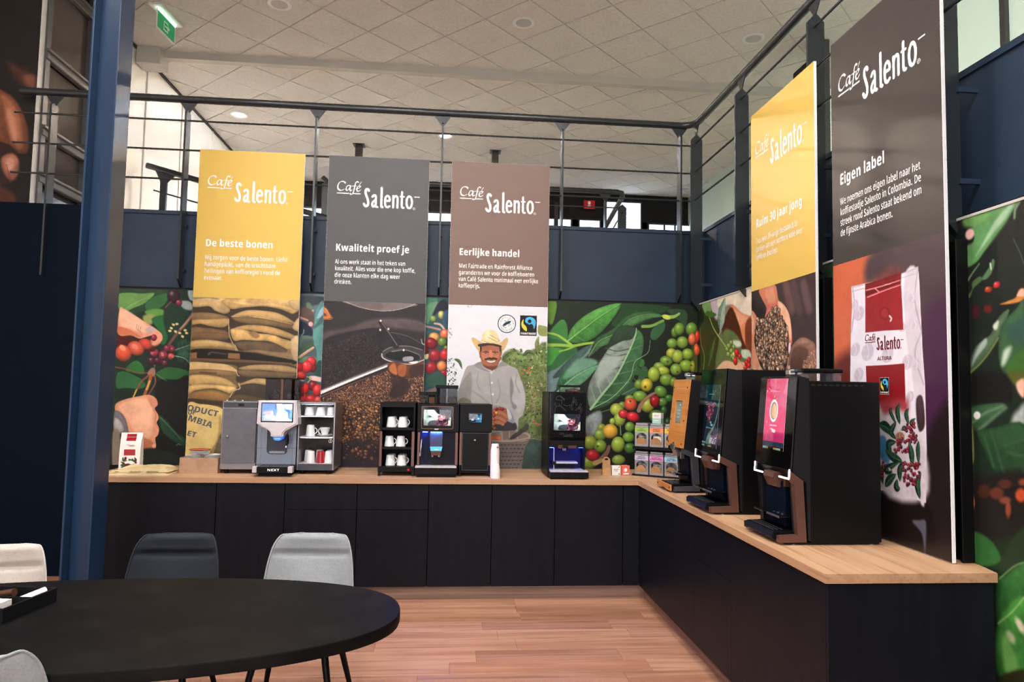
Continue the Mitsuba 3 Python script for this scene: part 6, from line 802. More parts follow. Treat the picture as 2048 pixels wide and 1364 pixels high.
# far wall with its low band of windows and one tall one
structure("wall_far", [bx(-6.0, 6.0, 13.50, 13.6, DECK - 0.3, 4.72), bx(-6.0, 6.0, 13.50, 13.6, 5.0, CEIL), bx(-6, -3.5, 13.5, 13.6, 4.72, 5.0), bx(4.95, 6.0, 13.5, 13.6, 4.72, 5.0)], "dark_wall")
n = 6
for a, b, z0, z1 in ((-3.5, -2.9, 4.72, 5.0), (-2.85, -1.9, 4.72, 5.0), (-1.85, -0.95, 4.72, 5.0), (-0.9, 0.0, 4.72, 5.0), (0.05, 0.95, 4.72, 4.99), (1.0, 1.62, 4.72, 4.98), (1.68, 1.98, 4.72, 4.98), (2.06, 2.32, 4.72, 4.98), (2.5, 2.9, 4.72, 4.98), (3.02, 3.73, 4.72, 5.37), (3.9, 4.2, 4.72, 4.95), (4.23, 4.42, 4.72, 4.95), (4.45, 4.78, 4.72, 4.95)):
    w = structure(f"window_{n}")
    p = part(w, "pane", trimesh.Trimesh([(a, 13.47, z0), (b, 13.47, z0), (b, 13.47, z1), (a, 13.47, z1)], [(0, 1, 2), (0, 2, 3)], process=False), "plaster_white")
    scene[p]["emitter"] = lamp(FAR_WINDOW)
    part(w, "frame", [bx(a - 0.03, a, 13.44, 13.5, z0 - 0.02, z1 + 0.03), bx(b, b + 0.03, 13.44, 13.5, z0 - 0.02, z1 + 0.03), bx(a, b, 13.44, 13.5, z1, z1 + 0.03)], "black_frame")
    n += 1
part("wall_far", "pier", [bx(1.62, 1.68, 13.4, 13.5, DECK - 0.06, 5.3), bx(1.98, 2.06, 13.38, 13.5, DECK - 0.06, 5.3)], "black_frame")
# upper right: pale wall, steel column
structure("wall_upper_right", [bx(4.72, 4.8, -4.6, 13.6, DECK - 0.06, 3.4), bx(4.72, 4.8, 8.9, 13.6, 3.4, CEIL), bx(4.72, 4.8, -4.6, 2.0, 3.4, CEIL)], "pale_green")
fw = structure("window_40")
for k in range(4):
    y = 2.0 + k * 1.725
    p = part(fw, "frosted_pane", trimesh.Trimesh([(4.74, y + 0.03, 3.4), (4.74, y + 1.695, 3.4), (4.74, y + 1.695, CEIL - 0.02), (4.74, y + 0.03, CEIL - 0.02)], [(0, 2, 1), (0, 3, 2)], process=False), "pale_green")
    scene[p]["emitter"] = lamp((0.33, 0.40, 0.34))
    part(fw, "mullion", bx(4.70, 4.78, y - 0.03, y + 0.03, 3.4, CEIL - 0.02), "frame_grey")
col = thing("steel_column", "slim grey steel column on the mezzanine behind the right railing", "column")
part(col, "shaft", bx(3.96, 4.08, 7.1, 7.36, DECK - 0.06, CEIL, 0.006), "frame_grey")
part(col, "service_box", bx(3.86, 3.97, 7.2, 7.5, 5.0, 5.32, 0.006), "dark_wall")
# skirting of the counter
structure("baseboard_back", bx(-2.7, COUNTER_X + 0.075, 5.572, 5.592, 0.0, 0.105), "plinth", label="grey-brown wooden plinth under the back counter")
structure("baseboard_right", bx(1.597, 1.617, 2.8, 5.572, 0.0, 0.105), "plinth_y", label="brown wooden plinth under the right counter")

# ---------------------------------------------------------------- lamps
for x, y, on, what in ((-3.14, 10.24, 1, "lit round downlight in the ceiling beside the white wall"), (-0.15, 10.67, 1, "bright round downlight in the ceiling behind the railing"), (-1.83, 7.12, 0, "unlit round downlight in a ceiling tile above the yellow poster"), (0.70, 7.17, 0, "unlit round downlight in the middle of the near ceiling"), (3.25, 7.19, 0, "unlit round downlight in the ceiling near the right railing"), (4.45, 12.9, 0, "small unlit downlight at the far right of the ceiling")):
    t = thing("downlight", what, "ceiling light", None)
    part(t, "trim_ring", lathe([(0.085, -0.004), (0.118, -0.006), (0.122, 0.0), (0.085, 0.003)], 32, (x, y, CEIL - 0.002)), "lamp_trim", 40)
    d = part(t, "diffuser", disc(x, y, CEIL - 0.005, 0.088), "lamp_off")
    if on:
        scene[d]["emitter"] = lamp(DOWNLIGHT)
for x in (-2.7, -0.8, 0.9):  # unseen panels, added to light the hall from above
    for y in (-2.2, 0.6, 3.4):
        t = thing("ceiling_panel_light", "unseen square LED panel added over the hall to light the walls", "ceiling light", "added LED panels over the hall")
        part(t, "frame", [bx(x - 0.31, x + 0.31, y - 0.31, y - 0.295, CEIL - 0.014, CEIL), bx(x - 0.31, x + 0.31, y + 0.295, y + 0.31, CEIL - 0.014, CEIL), bx(x - 0.31, x - 0.295, y - 0.295, y + 0.295, CEIL - 0.014, CEIL), bx(x + 0.295, x + 0.31, y - 0.295, y + 0.295, CEIL - 0.014, CEIL)], "lamp_trim")
        p = part(t, "diffuser", trimesh.Trimesh([(x - 0.295, y - 0.295, CEIL - 0.008), (x + 0.295, y - 0.295, CEIL - 0.008), (x + 0.295, y + 0.295, CEIL - 0.008), (x - 0.295, y + 0.295, CEIL - 0.008)], [(0, 2, 1), (0, 3, 2)], process=False), "lamp_trim")
        scene[p]["emitter"] = lamp(ADDED_PANEL_LIGHT)
# emergency exit sign hanging from the ceiling
t = thing("exit_sign", "green illuminated emergency exit sign hanging from the ceiling at the upper left", "exit sign")
at(-3.085, 7.475, CEIL, 85)
part(t, "mounting_plate", bx(-0.24, 0.24, -0.07, 0.07, -0.022, -0.002, 0.004), "lamp_trim")
part(t, "plate", bx(-0.2, 0.2, -0.004, 0.004, -0.245, -0.03, 0.002), "lamp_trim")
p = part(t, "lit_strip", bx(-0.19, 0.19, -0.012, 0.012, -0.045, -0.022), "lamp_trim")
scene[p]["emitter"] = lamp((2.2, 4.6, 2.8))
f = upright(flat(rr(-0.18, 0.18, -0.225, -0.052, 0.006)), (0, -0.0055, 0), (1, 0, 0))
p = part(t, "face", f, "sign_green")
scene[p]["emitter"] = lamp((0.004, 0.09, 0.035))
arrow = union_all([sbox(-0.05, -0.19, 0.03, -0.1).exterior.buffer(0.006), sbox(-0.03, -0.15, 0.05, -0.138), Polygon([(0.04, -0.165), (0.075, -0.144), (0.04, -0.123)])])
part(t, "pictogram", upright(flat(arrow), (0, -0.0065, 0), (1, 0, 0)), "ink_white")
at()
# suspended posts near the far end of the ceiling
for x, what in ((-1.55, "short black post hanging from the ceiling above the grey poster"), (0.67, "short black post hanging from the ceiling above the brown poster")):
    t = thing("ceiling_post", what, "post")
    part(t, "tube", bx(x - 0.055, x + 0.055, 11.25, 11.36, CEIL - 0.9, CEIL - 0.01, 0.006), "black_frame")
    part(t, "flange", bx(x - 0.09, x + 0.09, 11.21, 11.40, CEIL - 0.012, CEIL), "black_frame")
t = thing("fire_equipment_sign", "small red fire equipment sign with white symbol on the far dark wall", "sign")
part(t, "plate", bx(2.56, 2.78, 13.36, 13.37, 5.19, 5.36), "sign_red")
part(t, "symbol", upright(flat(union_all([sbox(0.07, 0.02, 0.13, 0.06), sbox(0.075, 0.075, 0.125, 0.115), Polygon([(0.06, 0.115), (0.14, 0.115), (0.1, 0.15)])])), (2.57, 13.359, 5.2), (1, 0, 0)), "ink_white")
part(t, "fixing_rod", bx(2.65, 2.69, 13.37, 13.5, 5.26, 5.3), "black_frame")

# ---------------------------------------------------------------- steel column in front of the counter (an H section)
CYA, CYB = 4.80, 5.0
c = thing("steel_column", "tall navy steel column at the left, in front of the counter's end", "column")
part(c, "flange", bx(-2.293, -2.279, CYA, CYB, 0, CEIL, 0.002), "steel_blue")
part(c, "flange", bx(-2.460, -2.446, CYA, CYB, 0, CEIL, 0.002), "steel_blue")
part(c, "web", bx(-2.446, -2.293, 4.893, 4.902, 0, CEIL), "steel_blue")
part(c, "base_plate", bx(-2.51, -2.23, CYA - 0.05, CYB + 0.05, 0, 0.015, 0.003), "steel_blue")

# ---------------------------------------------------------------- railings
def gusset(parent, x, y, z, along):
    q = Polygon([(-0.075, 0), (0.075, 0), (0.075, -0.012), (0.012, -0.1), (-0.012, -0.1), (-0.075, -0.012)])
    if along == "x":
        m = prism(affinity.translate(q, x, z), "y", y - 0.004, y + 0.004)
    else:
        m = prism(affinity.translate(q, y, z), "x", x - 0.004, x + 0.004)
    part(parent, "gusset", m, "rail")


def blade(q0, q1, z0, z1, cut0, cut1):
    """The outline of a flat post: q runs away from the deck's face, both ends cut to a point."""
    return Polygon([(q1, z0 + cut0), (q0, z0), (q0, z0 + 0.001), (q0, z1 - cut1), ((q0 + q1) / 2, z1), (q1, z1 - cut1)])


R = thing("railing", "dark steel railing that runs around the mezzanine edge above the counter", "railing")
hy = 6.325
rail_pts = [(-3.80, hy, 4.168), (2.14, hy, 4.168)]
corner = [(2.14 + 0.13 * math.sin(a), hy - 0.13 * (1 - math.cos(a)), 4.168) for a in np.linspace(0, math.pi / 2, 7)]
part(R, "handrail", [tube(rail_pts, 0.032, 16)], "rail", 40)
for x in (-3.51, -2.377, -1.246, -0.114, 1.0, 2.125):
    part(R, "post", prism(blade(hy + 0.045, hy - 0.06, 2.46, 4.075, 0.08, 0.035), "x", x - 0.008, x + 0.008), "rail")
    gusset(R, x, hy, 4.15, "x")
    for z in (2.62, 3.02):
        part(R, "clip", bx(x + 0.008, x + 0.02, hy + 0.02, FASCIA_Y, z, z + 0.024), "navy")
for z in (3.967, 3.70, 3.435):
    part(R, "rail", [tube([(-3.83, hy - 0.02, z), (2.2, hy - 0.02, z)], 0.0085, 8)], "rail", 40)
R2 = R
hx = 2.27
part(R2, "handrail", tube(corner + [(hx, hy - 0.16 - k, 4.168) for k in np.linspace(0, 6.0, 4)], 0.032, 16), "rail", 40)
for y in (6.24, 5.222, 4.10, 2.953, 1.83):
    part(R2, "post", prism(blade(hx + 0.045, hx - 0.065, 2.36, 4.06, 0.13, 0.06), "y", y - 0.01, y + 0.01), "rail")
    gusset(R2, hx - 0.01, y, 4.15, "y")
    for z in (2.62, 3.05):
        part(R2, "clip", bx(hx + 0.03, FASCIA_X, y - 0.022, y - 0.01, z, z + 0.024), "navy")
for z in (3.967, 3.70, 3.435):
    bend = [(2.2 + 0.05 * math.sin(a), hy - 0.02 - 0.05 * (1 - math.cos(a)), z) for a in np.linspace(0, math.pi / 2, 5)]
    part(R2, "rail", tube(bend + [(2.25, hy - 0.1 - k, z) for k in (0, 2, 4, 6)], 0.0085, 8), "rail", 40)
# the stairwell behind
R3 = thing("railing", "black railing of the stairwell on the mezzanine, behind the brown poster", "railing")
sy = 8.5
part(R3, "handrail", tube([(-1.2, sy, 4.13), (2.05, sy, 4.135), (2.12, sy + 0.03, 4.13), (2.15, sy + 0.1, 4.11), (2.15, sy + 1.3, 3.90), (2.15, sy + 2.6, 3.62)], 0.032, 14), "rail", 40)
for x in (-1.1, 0.2, 1.9):
    part(R3, "post", prism(blade(sy + 0.045, sy - 0.06, DECK - 0.06, 4.03, 0.0, 0.035), "x", x - 0.01, x + 0.01), "rail")
    gusset(R3, x, sy, 4.11, "x")
for z in (3.93, 3.66, 3.40):
    part(R3, "rail", [tube([(-1.2, sy, z), (2.1, sy, z)], 0.0085, 8)], "rail", 40)
for y, z in ((sy + 0.15, 4.02), (sy + 1.1, 3.85)):
    part(R3, "post", prism(blade(2.21, 2.10, DECK - 0.06, z, 0.0, 0.05), "y", y - 0.01, y + 0.01), "rail")
for dz in (0.2, 0.46):
    part(R3, "rail", tube([(2.15, sy + 0.1, 4.11 - dz), (2.15, sy + 2.6, 3.62 - dz)], 0.0085, 8), "rail", 40)
R4 = thing("railing", "black sloping stair railing in front of the white upper wall", "railing")
part(R4, "handrail", tube([(-3.64, sy, 4.205), (-3.0, sy, 4.04), (-2.2, sy, 3.83), (-1.5, sy, 3.65)], 0.034, 14), "rail", 40)
part(R4, "post", bx(-3.47, -3.40, sy - 0.02, sy + 0.02, DECK - 0.06, 4.04), "rail")
part(R4, "gusset", prism(Polygon([(-3.55, 4.17), (-3.3, 4.1), (-3.4, 4.0), (-3.47, 4.0)]), "y", sy - 0.005, sy + 0.005), "rail")
for dz in (0.27, 0.53):
    part(R4, "rail", tube([(-3.55, sy, 4.18 - dz), (-1.5, sy, 3.65 - dz)], 0.0085, 8), "rail", 40)
R5 = thing("railing", "short black stair rail seen between the yellow and the grey poster", "railing")
part(R5, "handrail", tube([(-1.72, 9.2, 4.36), (-1.55, 9.2, 4.2), (-1.2, 9.2, 3.86)], 0.034, 12), "rail", 40)
part(R5, "post", bx(-1.72, -1.62, 9.18, 9.22, DECK - 0.06, 4.28), "rail")
part(R5, "rail", tube([(-1.72, 9.2, 4.1), (-1.2, 9.2, 3.6)], 0.0085, 8), "rail", 40)

# ---------------------------------------------------------------- dark pilasters on the right wall
for y0, y1, what in ((3.99, 4.17, "black steel pilaster on the right wall between the two posters"), (2.885, 3.03, "black steel pilaster on the right wall past the end of the dark poster")):
    t = thing("pilaster", what, "pilaster")
    part(t, "web", bx(RIGHT_X - 0.03, RIGHT_X + 0.012, y0 + 0.012, y1 - 0.012, TOP + 0.002, 2.352), "black_satin")
    part(t, "flange", bx(RIGHT_X - 0.055, RIGHT_X + 0.012, y0, y0 + 0.012, TOP + 0.002, 2.352, 0.002), "black_satin")
    part(t, "flange", bx(RIGHT_X - 0.055, RIGHT_X + 0.012, y1 - 0.012, y1, TOP + 0.002, 2.352, 0.002), "black_satin")

# ================================================================ murals and posters
def printed(parent, name, sheet, origin, right, bsdf="print", label=None):
    (v, f), col = sheet.mesh(origin, right)
    part(parent, name, (v, f), bsdf, color=col, label=label)


mural = thing("wall_mural", "long photo mural of coffee picking and coffee cherries on the back wall above the counter", "mural")
ZT = 2.447
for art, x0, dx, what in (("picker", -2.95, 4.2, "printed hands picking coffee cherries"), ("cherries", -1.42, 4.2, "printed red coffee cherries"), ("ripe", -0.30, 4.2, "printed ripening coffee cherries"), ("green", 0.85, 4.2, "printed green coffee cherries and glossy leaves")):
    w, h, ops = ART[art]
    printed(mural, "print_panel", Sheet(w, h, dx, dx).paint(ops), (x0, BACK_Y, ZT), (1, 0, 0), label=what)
rest = [["g", "2c4430", "1c2e22", "141a18", "22301f"]]
for x0, x1 in ((-1.95, -1.42), (-1.04, -0.30), (0.08, 0.85)):
    printed(mural, "print_panel", Sheet((x1 - x0) * 1000, 1517, 60, 60).paint(rest), (x0, BACK_Y, ZT), (1, 0, 0))
part(mural, "backing", bx(-2.95, RIGHT_X, BACK_Y + 0.001, BACK_Y + 0.012, TOP, ZT), "board_edge")
part(mural, "top_trim", bx(-2.95, RIGHT_X, BACK_Y - 0.003, BACK_Y + 0.014, ZT, ZT + 0.006), "black_frame")
mural2 = thing("wall_mural", "photo mural of a coffee harvest and dark leaves on the right wall", "mural")
w, h, ops = ART["harvest"]
printed(mural2, "print_panel", Sheet(w, h, 7.0, 5.0).paint(ops), (RIGHT_X, 6.29, ZT), (0, -1, 0), label="printed coffee harvest with red cherries")
printed(mural2, "print_panel", Sheet(1810, h, 60, 60).paint(rest), (RIGHT_X, 4.79, ZT), (0, -1, 0))
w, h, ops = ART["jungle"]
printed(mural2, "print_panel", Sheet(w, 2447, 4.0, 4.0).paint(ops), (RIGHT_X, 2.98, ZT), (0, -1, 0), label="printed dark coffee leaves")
part(mural2, "backing", [bx(RIGHT_X + 0.001, RIGHT_X + 0.012, 1.9, 2.98, 0, ZT), bx(RIGHT_X + 0.001, RIGHT_X + 0.012, 2.98, 6.29, TOP, ZT)], "board_edge")
part(mural2, "top_trim", bx(RIGHT_X - 0.004, RIGHT_X + 0.014, 1.9, 6.28, ZT, ZT + 0.012), "beam_paint")
mural3 = thing("wall_mural", "dark photo mural of roasted coffee beans on the upper left wall", "mural")
w, h, ops = ART["beans"]
printed(mural3, "print_panel", Sheet(w, h, 9.0, 9.0).paint(ops), (-4.70, 6.42, CEIL), (1, 0, 0))
part(mural3, "backing", bx(-6.0, -3.73, 6.422, 6.45, DECK - 0.06, CEIL), "dark_wall")

HEAD = {"p1": ("De beste bonen", ["Wij zorgen voor de beste bonen. Liefst", "handgeplukt, van de vruchtbare", "hellingen van koffieregio's rond de", "evenaar."], 575, (702, 602, 643, 157)),
        "p2": ("Kwaliteit proef je", ["Al ons werk staat in het teken van", "kwaliteit. Alles voor die ene kop koffie,", "die onze klanten elke dag weer", "drinken."], 648, (616, 707, 572, 153)),
        "p3": ("Eerlijke handel", ["Met Fairtrade en Rainforest Alliance", "garanderen we voor de koffieboeren", "van Café Salento minimaal een eerlijke", "koffieprijs."], 548, (664, 682, 719, 197)),
        "r1": ("Ruim 30 jaar jong", ["Ons ruim 30-jarige bestaan is te", "danken aan een nuchtere visie over", "koffie en kwaliteit."], 664, (600, 663, 337)),
        "r2": ("Eigen label", ["We noemen ons eigen label naar het", "koffiestadje Salento in Colombia. De", "streek rond Salento staat bekend om", "de fijnste Arabica bonen."], 410, (674, 678, 680, 465))}


def poster(tag, label, corner, right, width, sheet, art, dx, dy, satin=False, art_top=1.308):
    """A tall printed board: corner is its top left corner on the face, right its direction of writing."""
    n = np.cross(np.array(right, float), [0, 0, 1.0])
    t = thing("poster", label, "poster")
    o = np.array(corner, float)
    deg = math.degrees(math.atan2(right[1], right[0]))
    at(*o, deg)
    H = o[2] - TOP - 0.003
    part(t, "board", bx(0, width, 0.001, 0.019, -H, 0.0, 0.001), "board_edge")
    for x in (0.28, width - 0.32):
        part(t, "batten", bx(x, x + 0.04, 0.019, 0.083, -H + 0.1, -1.35), "black_frame")
    at()
    cut = 1.303
    part(t, "upper_print", upright(flat(sbox(0.0015, -cut, width - 0.0015, -0.0015)), o, right), sheet)
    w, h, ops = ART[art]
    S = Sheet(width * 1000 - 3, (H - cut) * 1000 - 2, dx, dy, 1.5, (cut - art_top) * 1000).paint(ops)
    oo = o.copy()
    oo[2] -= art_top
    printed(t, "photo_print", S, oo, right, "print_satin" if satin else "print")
    up = o + n * 0.0012
    head, body, hw, ws = HEAD[tag]
    part(t, "logo", upright(flat(affinity.translate(MM(LOGO), 0.070, -0.457)), up, right), "ink_white")
    part(t, "heading", upright(flat(line("b", head, 0.082, -0.856, width=hw / 1000, size=0.088)), up, right), "ink_white")
    for k, (s, wd) in enumerate(zip(body, ws)):
        part(t, "text_line", upright(flat(line("r", s, 0.083, -0.971 - 0.0592 * k, width=wd / 1000, size=0.056)), up, right), "ink_white")
    return t, o + n * 0.0014, right


PY, PX, PZ = 6.2, 2.175, 3.682
poster("p1", "yellow poster headed De beste bonen with a photo of burlap sacks", (-2.217, PY, PZ), (1, 0, 0), 0.90, "sheet_yellow", "sacks", 4.0, 4.0)
poster("p2", "grey poster headed Kwaliteit proef je with a photo of roasting beans", (-1.109, PY, PZ), (1, 0, 0), 0.888, "sheet_grey", "roaster", 4.0, 4.0)
p3, up3, rt3 = poster("p3", "brown poster headed Eerlijke handel with a photo of a farmer in a straw hat", (-0.021, PY, PZ), (1, 0, 0), 0.892, "sheet_brown", "farmer", 3.4, 3.4)
poster("r1", "yellow poster headed Ruim 30 jaar jong on the right wall", (PX, 4.863, PZ), (0, -1, 0), 0.894, "sheet_yellow", "handful", 5.0, 4.0, False, 1.222)
r2, upr, rtr = poster("r2", "dark poster headed Eigen label with a coffee bag on the right wall", (PX, 3.779, PZ), (0, -1, 0), 0.906, "sheet_dark", "bag", 3.4, 3.0, True, 1.222)


def trade_mark(parent, origin, right, s):
    """The trade emblem: a black plate with a blue and a yellow-green swirl and a word below; s is its width."""
    k = lambda g: affinity.scale(g, s, s, origin=(0, 0))  # noqa: E731
    part(parent, "emblem_plate", upright(flat(k(sbox(-0.02, -0.02, 1.02, 1.22))), origin, right), "ink_white")
    lift = lambda d: np.array(origin) + np.cross(np.array(right, float), [0, 0, 1.0]) * d  # noqa: E731
    part(parent, "emblem_plate", upright(flat(k(sbox(0, 0, 1, 1.2))), lift(0.0004), right), "ink_black")
    blue = Polygon(catmull([(0.30, 0.86), (0.38, 1.06), (0.62, 1.12), (0.86, 1.0), (0.94, 0.78), (0.88, 0.5), (0.82, 0.42), (0.78, 0.62), (0.66, 0.70), (0.52, 0.66), (0.48, 0.72), (0.40, 0.74)], True, 5)).buffer(0).difference(Point(0.57, 0.86).buffer(0.11))
    part(parent, "emblem_swirl", upright(flat(k(blue)), lift(0.0008), right), "ink_blue")
    green = Polygon(catmull([(0.20, 0.98), (0.08, 0.74), (0.14, 0.46), (0.38, 0.26), (0.42, 0.40), (0.34, 0.58), (0.22, 0.70)], True, 5)).buffer(0)
    part(parent, "emblem_swirl", upright(flat(k(green)), lift(0.0008), right), "ink_yellow")
    part(parent, "emblem_word", upright(flat(k(line("b", "FAIRTRADE", 0.05, 0.07, width=0.9, size=0.17))), lift(0.0008), right), "ink_white")


# emblems on the farmer photo
trade_mark(p3, up3 + np.array([0.642, 0, -1.565]), rt3, 0.152)
ex, ez = 0.524, -1.462
e0 = up3 + np.array([ex, 0, ez])
ringo = union_all([affinity.translate(Point(0, 0).buffer(0.006), 0.078 * math.cos(a), 0.078 * math.sin(a)) for a in np.arange(40) * math.pi / 20] + [Point(0, 0).buffer(0.078)])
part(p3, "seal", upright(flat(ringo), e0, rt3), "ink_navy")
part(p3, "seal", upright(flat(Point(0, 0).buffer(0.075)), e0 - np.array([0, 0.0004, 0]), rt3), "ink_white")
frog = union_all([Polygon(catmull([(-0.034, -0.012), (-0.02, 0.008), (0.008, 0.02), (0.03, 0.028), (0.036, 0.018), (0.024, 0.004), (0.0, -0.008), (-0.02, -0.022)], True, 4)).buffer(0), pen_line([(-0.02, -0.016), (-0.038, -0.018), (-0.014, -0.034), (-0.004, -0.038)], 0.003), pen_line([(0.012, 0.0), (0.022, -0.014), (0.012, -0.022)], 0.0026), pen_line([(0.02, 0.006), (0.032, -0.004), (0.036, -0.012)], 0.0024), pen_line([(-0.004, 0.014), (-0.012, 0.026), (-0.024, 0.024)], 0.0026), pen_line([(0.008, 0.02), (0.012, 0.036), (0.02, 0.038)], 0.0024)])
words = []
for text, r0, a0, a1, flip in (("RAINFOREST ALLIANCE", 0.057, 200, -20, 1), ("PEOPLE & NATURE", 0.067, 212, 328, -1)):
    for k, ch in enumerate(text):
        if ch != " ":
            a = math.radians(a0 + (a1 - a0) * k / (len(text) - 1))
            g = affinity.scale(glyph("b", ch)[1], 0.0135, 0.0135, origin=(0, 0))
            g = affinity.translate(g, -0.004, 0)
            g = affinity.rotate(g, math.degrees(a) - 90 * flip, origin=(0, 0))
            words.append(affinity.translate(g, r0 * math.cos(a), r0 * math.sin(a)))
circle = Point(0, 0).buffer(0.053).difference(Point(0, 0).buffer(0.051))
part(p3, "seal", upright(flat(union_all(words + [frog, circle])), e0 - np.array([0, 0.0008, 0]), rt3), "ink_navy")
# lettering on the printed coffee bag: the small word mark, its kind and the emblem
at()
Lm = affinity.scale(LOGO, 0.0004256, 0.00038, origin=(0, 0))
part(r2, "bag_logo", upright(flat(affinity.translate(Lm, 0.2976, -1.805)), upr, rtr), "ink_maroon")
part(r2, "bag_word", upright(flat(line("r", "ALTURA", 0.403, -1.857, width=0.115, size=0.027)), upr, rtr), "ink_maroon")
trade_mark(r2, upr + np.array([0, -0.424, -2.028]), rtr, 0.069)
# stencil on the printed sack
p1key = "poster"
ub = np.array([-2.217, PY - 0.0012, PZ])
for s, x, z, wd, sz, rot in (("PRODUCT", -0.105, -2.254, 0.365, 0.070, -11.8), ("OF", 0.004, -2.312, 0.062, 0.058, -3), ("COLOMBIA", -0.200, -2.296, 0.425, 0.070, -17.5), ("ET", 0.002, -2.487, 0.080, 0.062, -14)):
    g = line("b", s, 0, 0, width=wd, size=sz)
    g = affinity.translate(affinity.rotate(g, rot, origin=(0, 0)), x, z).intersection(sbox(0.004, -2.7, 0.32, -2.0))
    part(p1key, "sack_stencil", upright(flat(g), ub, (1, 0, 0)), "ink_grey")

# ================================================================ counter
at()
wt = solo("worktop", [prism(Polygon([(-2.70, COUNTER_Y), (COUNTER_X, COUNTER_Y), (RIGHT_X - 0.002, BACK_Y - 0.002), (-2.70, BACK_Y - 0.002)]), "z", TOP - 0.038, TOP)], "oak_x", "long light oak worktop of the back counter", "worktop")
part(wt, "front_edge", bx(-2.70, COUNTER_X - 0.0005, COUNTER_Y - 0.0012, COUNTER_Y, TOP - 0.037, TOP - 0.001), "oak_x")
wt2 = solo("worktop", prism(Polygon([(COUNTER_X, COUNTER_END), (RIGHT_X - 0.03, COUNTER_END), (RIGHT_X - 0.002, COUNTER_END + 0.13), (RIGHT_X - 0.002, BACK_Y - 0.0035), (COUNTER_X + 0.0008, COUNTER_Y - 0.001)]), "z", TOP - 0.038, TOP), "oak_y", "light oak worktop of the counter along the right wall", "worktop")
part(wt2, "front_edge", bx(COUNTER_X - 0.0012, COUNTER_X, COUNTER_END, COUNTER_Y - 0.0014, TOP - 0.037, TOP - 0.001), "oak_y")
DZ0, DZ1, FY, FX = 0.108, TOP - 0.042, 5.52, 1.536
names = ["black cabinet at the left end of the back counter behind the steel column", "black single-door cabinet under the steel coffee machine, second from the column", "black cabinet with a drawer over its door, under the steel cup cabinet", "black cabinet with a drawer over its door, under the black cup shelf", "black single-door cabinet under the black coffee machine with the wide tray", "black single-door cabinet under the gap right of the paper cups", "black single-door cabinet nearest the inner corner of the back counter"]
xs = [-2.69, -1.733, -1.227, -0.683, -0.136, 0.358, 0.856, 1.403]
for i in range(7):
    a, b = xs[i] + 0.0015, xs[i + 1] - 0.0015
    c = thing("base_cabinet", names[i], "cabinet")
    part(c, "body", bx(a, b, FY + 0.02, 6.1, DZ0, DZ1), "cabinet_gap")
    if i in (2, 3):
        zc = 0.692
        part(c, "drawer", bx(a + 0.001, b - 0.001, FY, FY + 0.019, zc + 0.0015, DZ1 - 0.001, 0.001), "cabinet")
        part(c, "door", bx(a + 0.001, b - 0.001, FY, FY + 0.019, DZ0, zc - 0.0015, 0.001), "cabinet")
    else:
        part(c, "door", bx(a + 0.001, b - 0.001, FY, FY + 0.019, DZ0, DZ1 - 0.001, 0.001), "cabinet")
f = thing("corner_filler", "narrow black filler panel in the inner corner of the counter", "panel")
part(f, "panel", bx(1.406, 1.535, FY, FY + 0.019, DZ0, DZ1, 0.001), "cabinet")
names = ["black cabinet of the right counter nearest the inner corner, under the wood-fronted machine", "black cabinet with drawer and door under the middle machine of the right counter", "black cabinet at the free end of the right counter, under the pink-screen machine"]
ys = [5.517, 4.288, 3.702, 2.752]
for i in range(3):
    b, a = ys[i] - 0.0015, ys[i + 1] + 0.0015
    c = thing("base_cabinet", names[i], "cabinet")
    part(c, "body", bx(FX + 0.02, 2.2, a, min(b, 5.5), DZ0, DZ1), "cabinet_gap")
    if i == 1:
        part(c, "drawer", bx(FX, FX + 0.019, a, b, 0.632, DZ1 - 0.001, 0.001), "cabinet")
        part(c, "door", bx(FX, FX + 0.019, a, b, DZ0, 0.629, 0.001), "cabinet")
    else:
        part(c, "door", bx(FX, FX + 0.019, a, b, DZ0, DZ1 - 0.001, 0.001), "cabinet")
e = thing("end_panel", "tall black end panel closing the free end of the right counter", "panel")
part(e, "panel", bx(FX, RIGHT_X - 0.04, 2.735, 2.7515, 0, DZ1, 0.0015), "cabinet")

# ================================================================ oval table and chairs
TX, TY, TA, TB, TN = -1.402, 2.855, 1.229, 0.544, 2.3
TDEG = math.degrees(0.053)
at(TX, TY, 0, TDEG)
ang = np.linspace(0, 2 * np.pi, 144, endpoint=False)
sup = lambda k: np.c_[np.sign(np.cos(ang)) * np.abs(np.cos(ang)) ** (2 / TN) * (TA - k), np.sign(np.sin(ang)) * np.abs(np.sin(ang)) ** (2 / TN) * (TB - k)]  # noqa: E731
t = thing("oval_table", "large oval black table in the foreground", "table")
rings = [(0.012, 0.700), (0.002, 0.704), (0.0, 0.710), (0.0, 0.742), (0.003, 0.748), (0.010, 0.750)]
V = np.vstack([np.c_[sup(k), np.full(144, z)] for k, z in rings] + [[[0, 0, 0.700], [0, 0, 0.750]]])
F = []
for r_ in range(5):
    for j in range(144):
        a, b, c_, d = r_ * 144 + j, r_ * 144 + (j + 1) % 144, (r_ + 1) * 144 + (j + 1) % 144, (r_ + 1) * 144 + j
        F += [(a, b, c_), (a, c_, d)]
for j in range(144):
    F += [(864, (j + 1) % 144, j), (865, 720 + j, 720 + (j + 1) % 144)]
part(t, "tabletop", trimesh.Trimesh(V, F, process=False), "table_black", 35)
part(t, "pedestal", [bx(-0.55, 0.15, -0.06, 0.06, 0.03, 0.70, 0.01)], "black_satin")
part(t, "foot", bx(-0.72, 0.3, -0.12, 0.12, 0.0, 0.03, 0.006), "black_satin")
at()


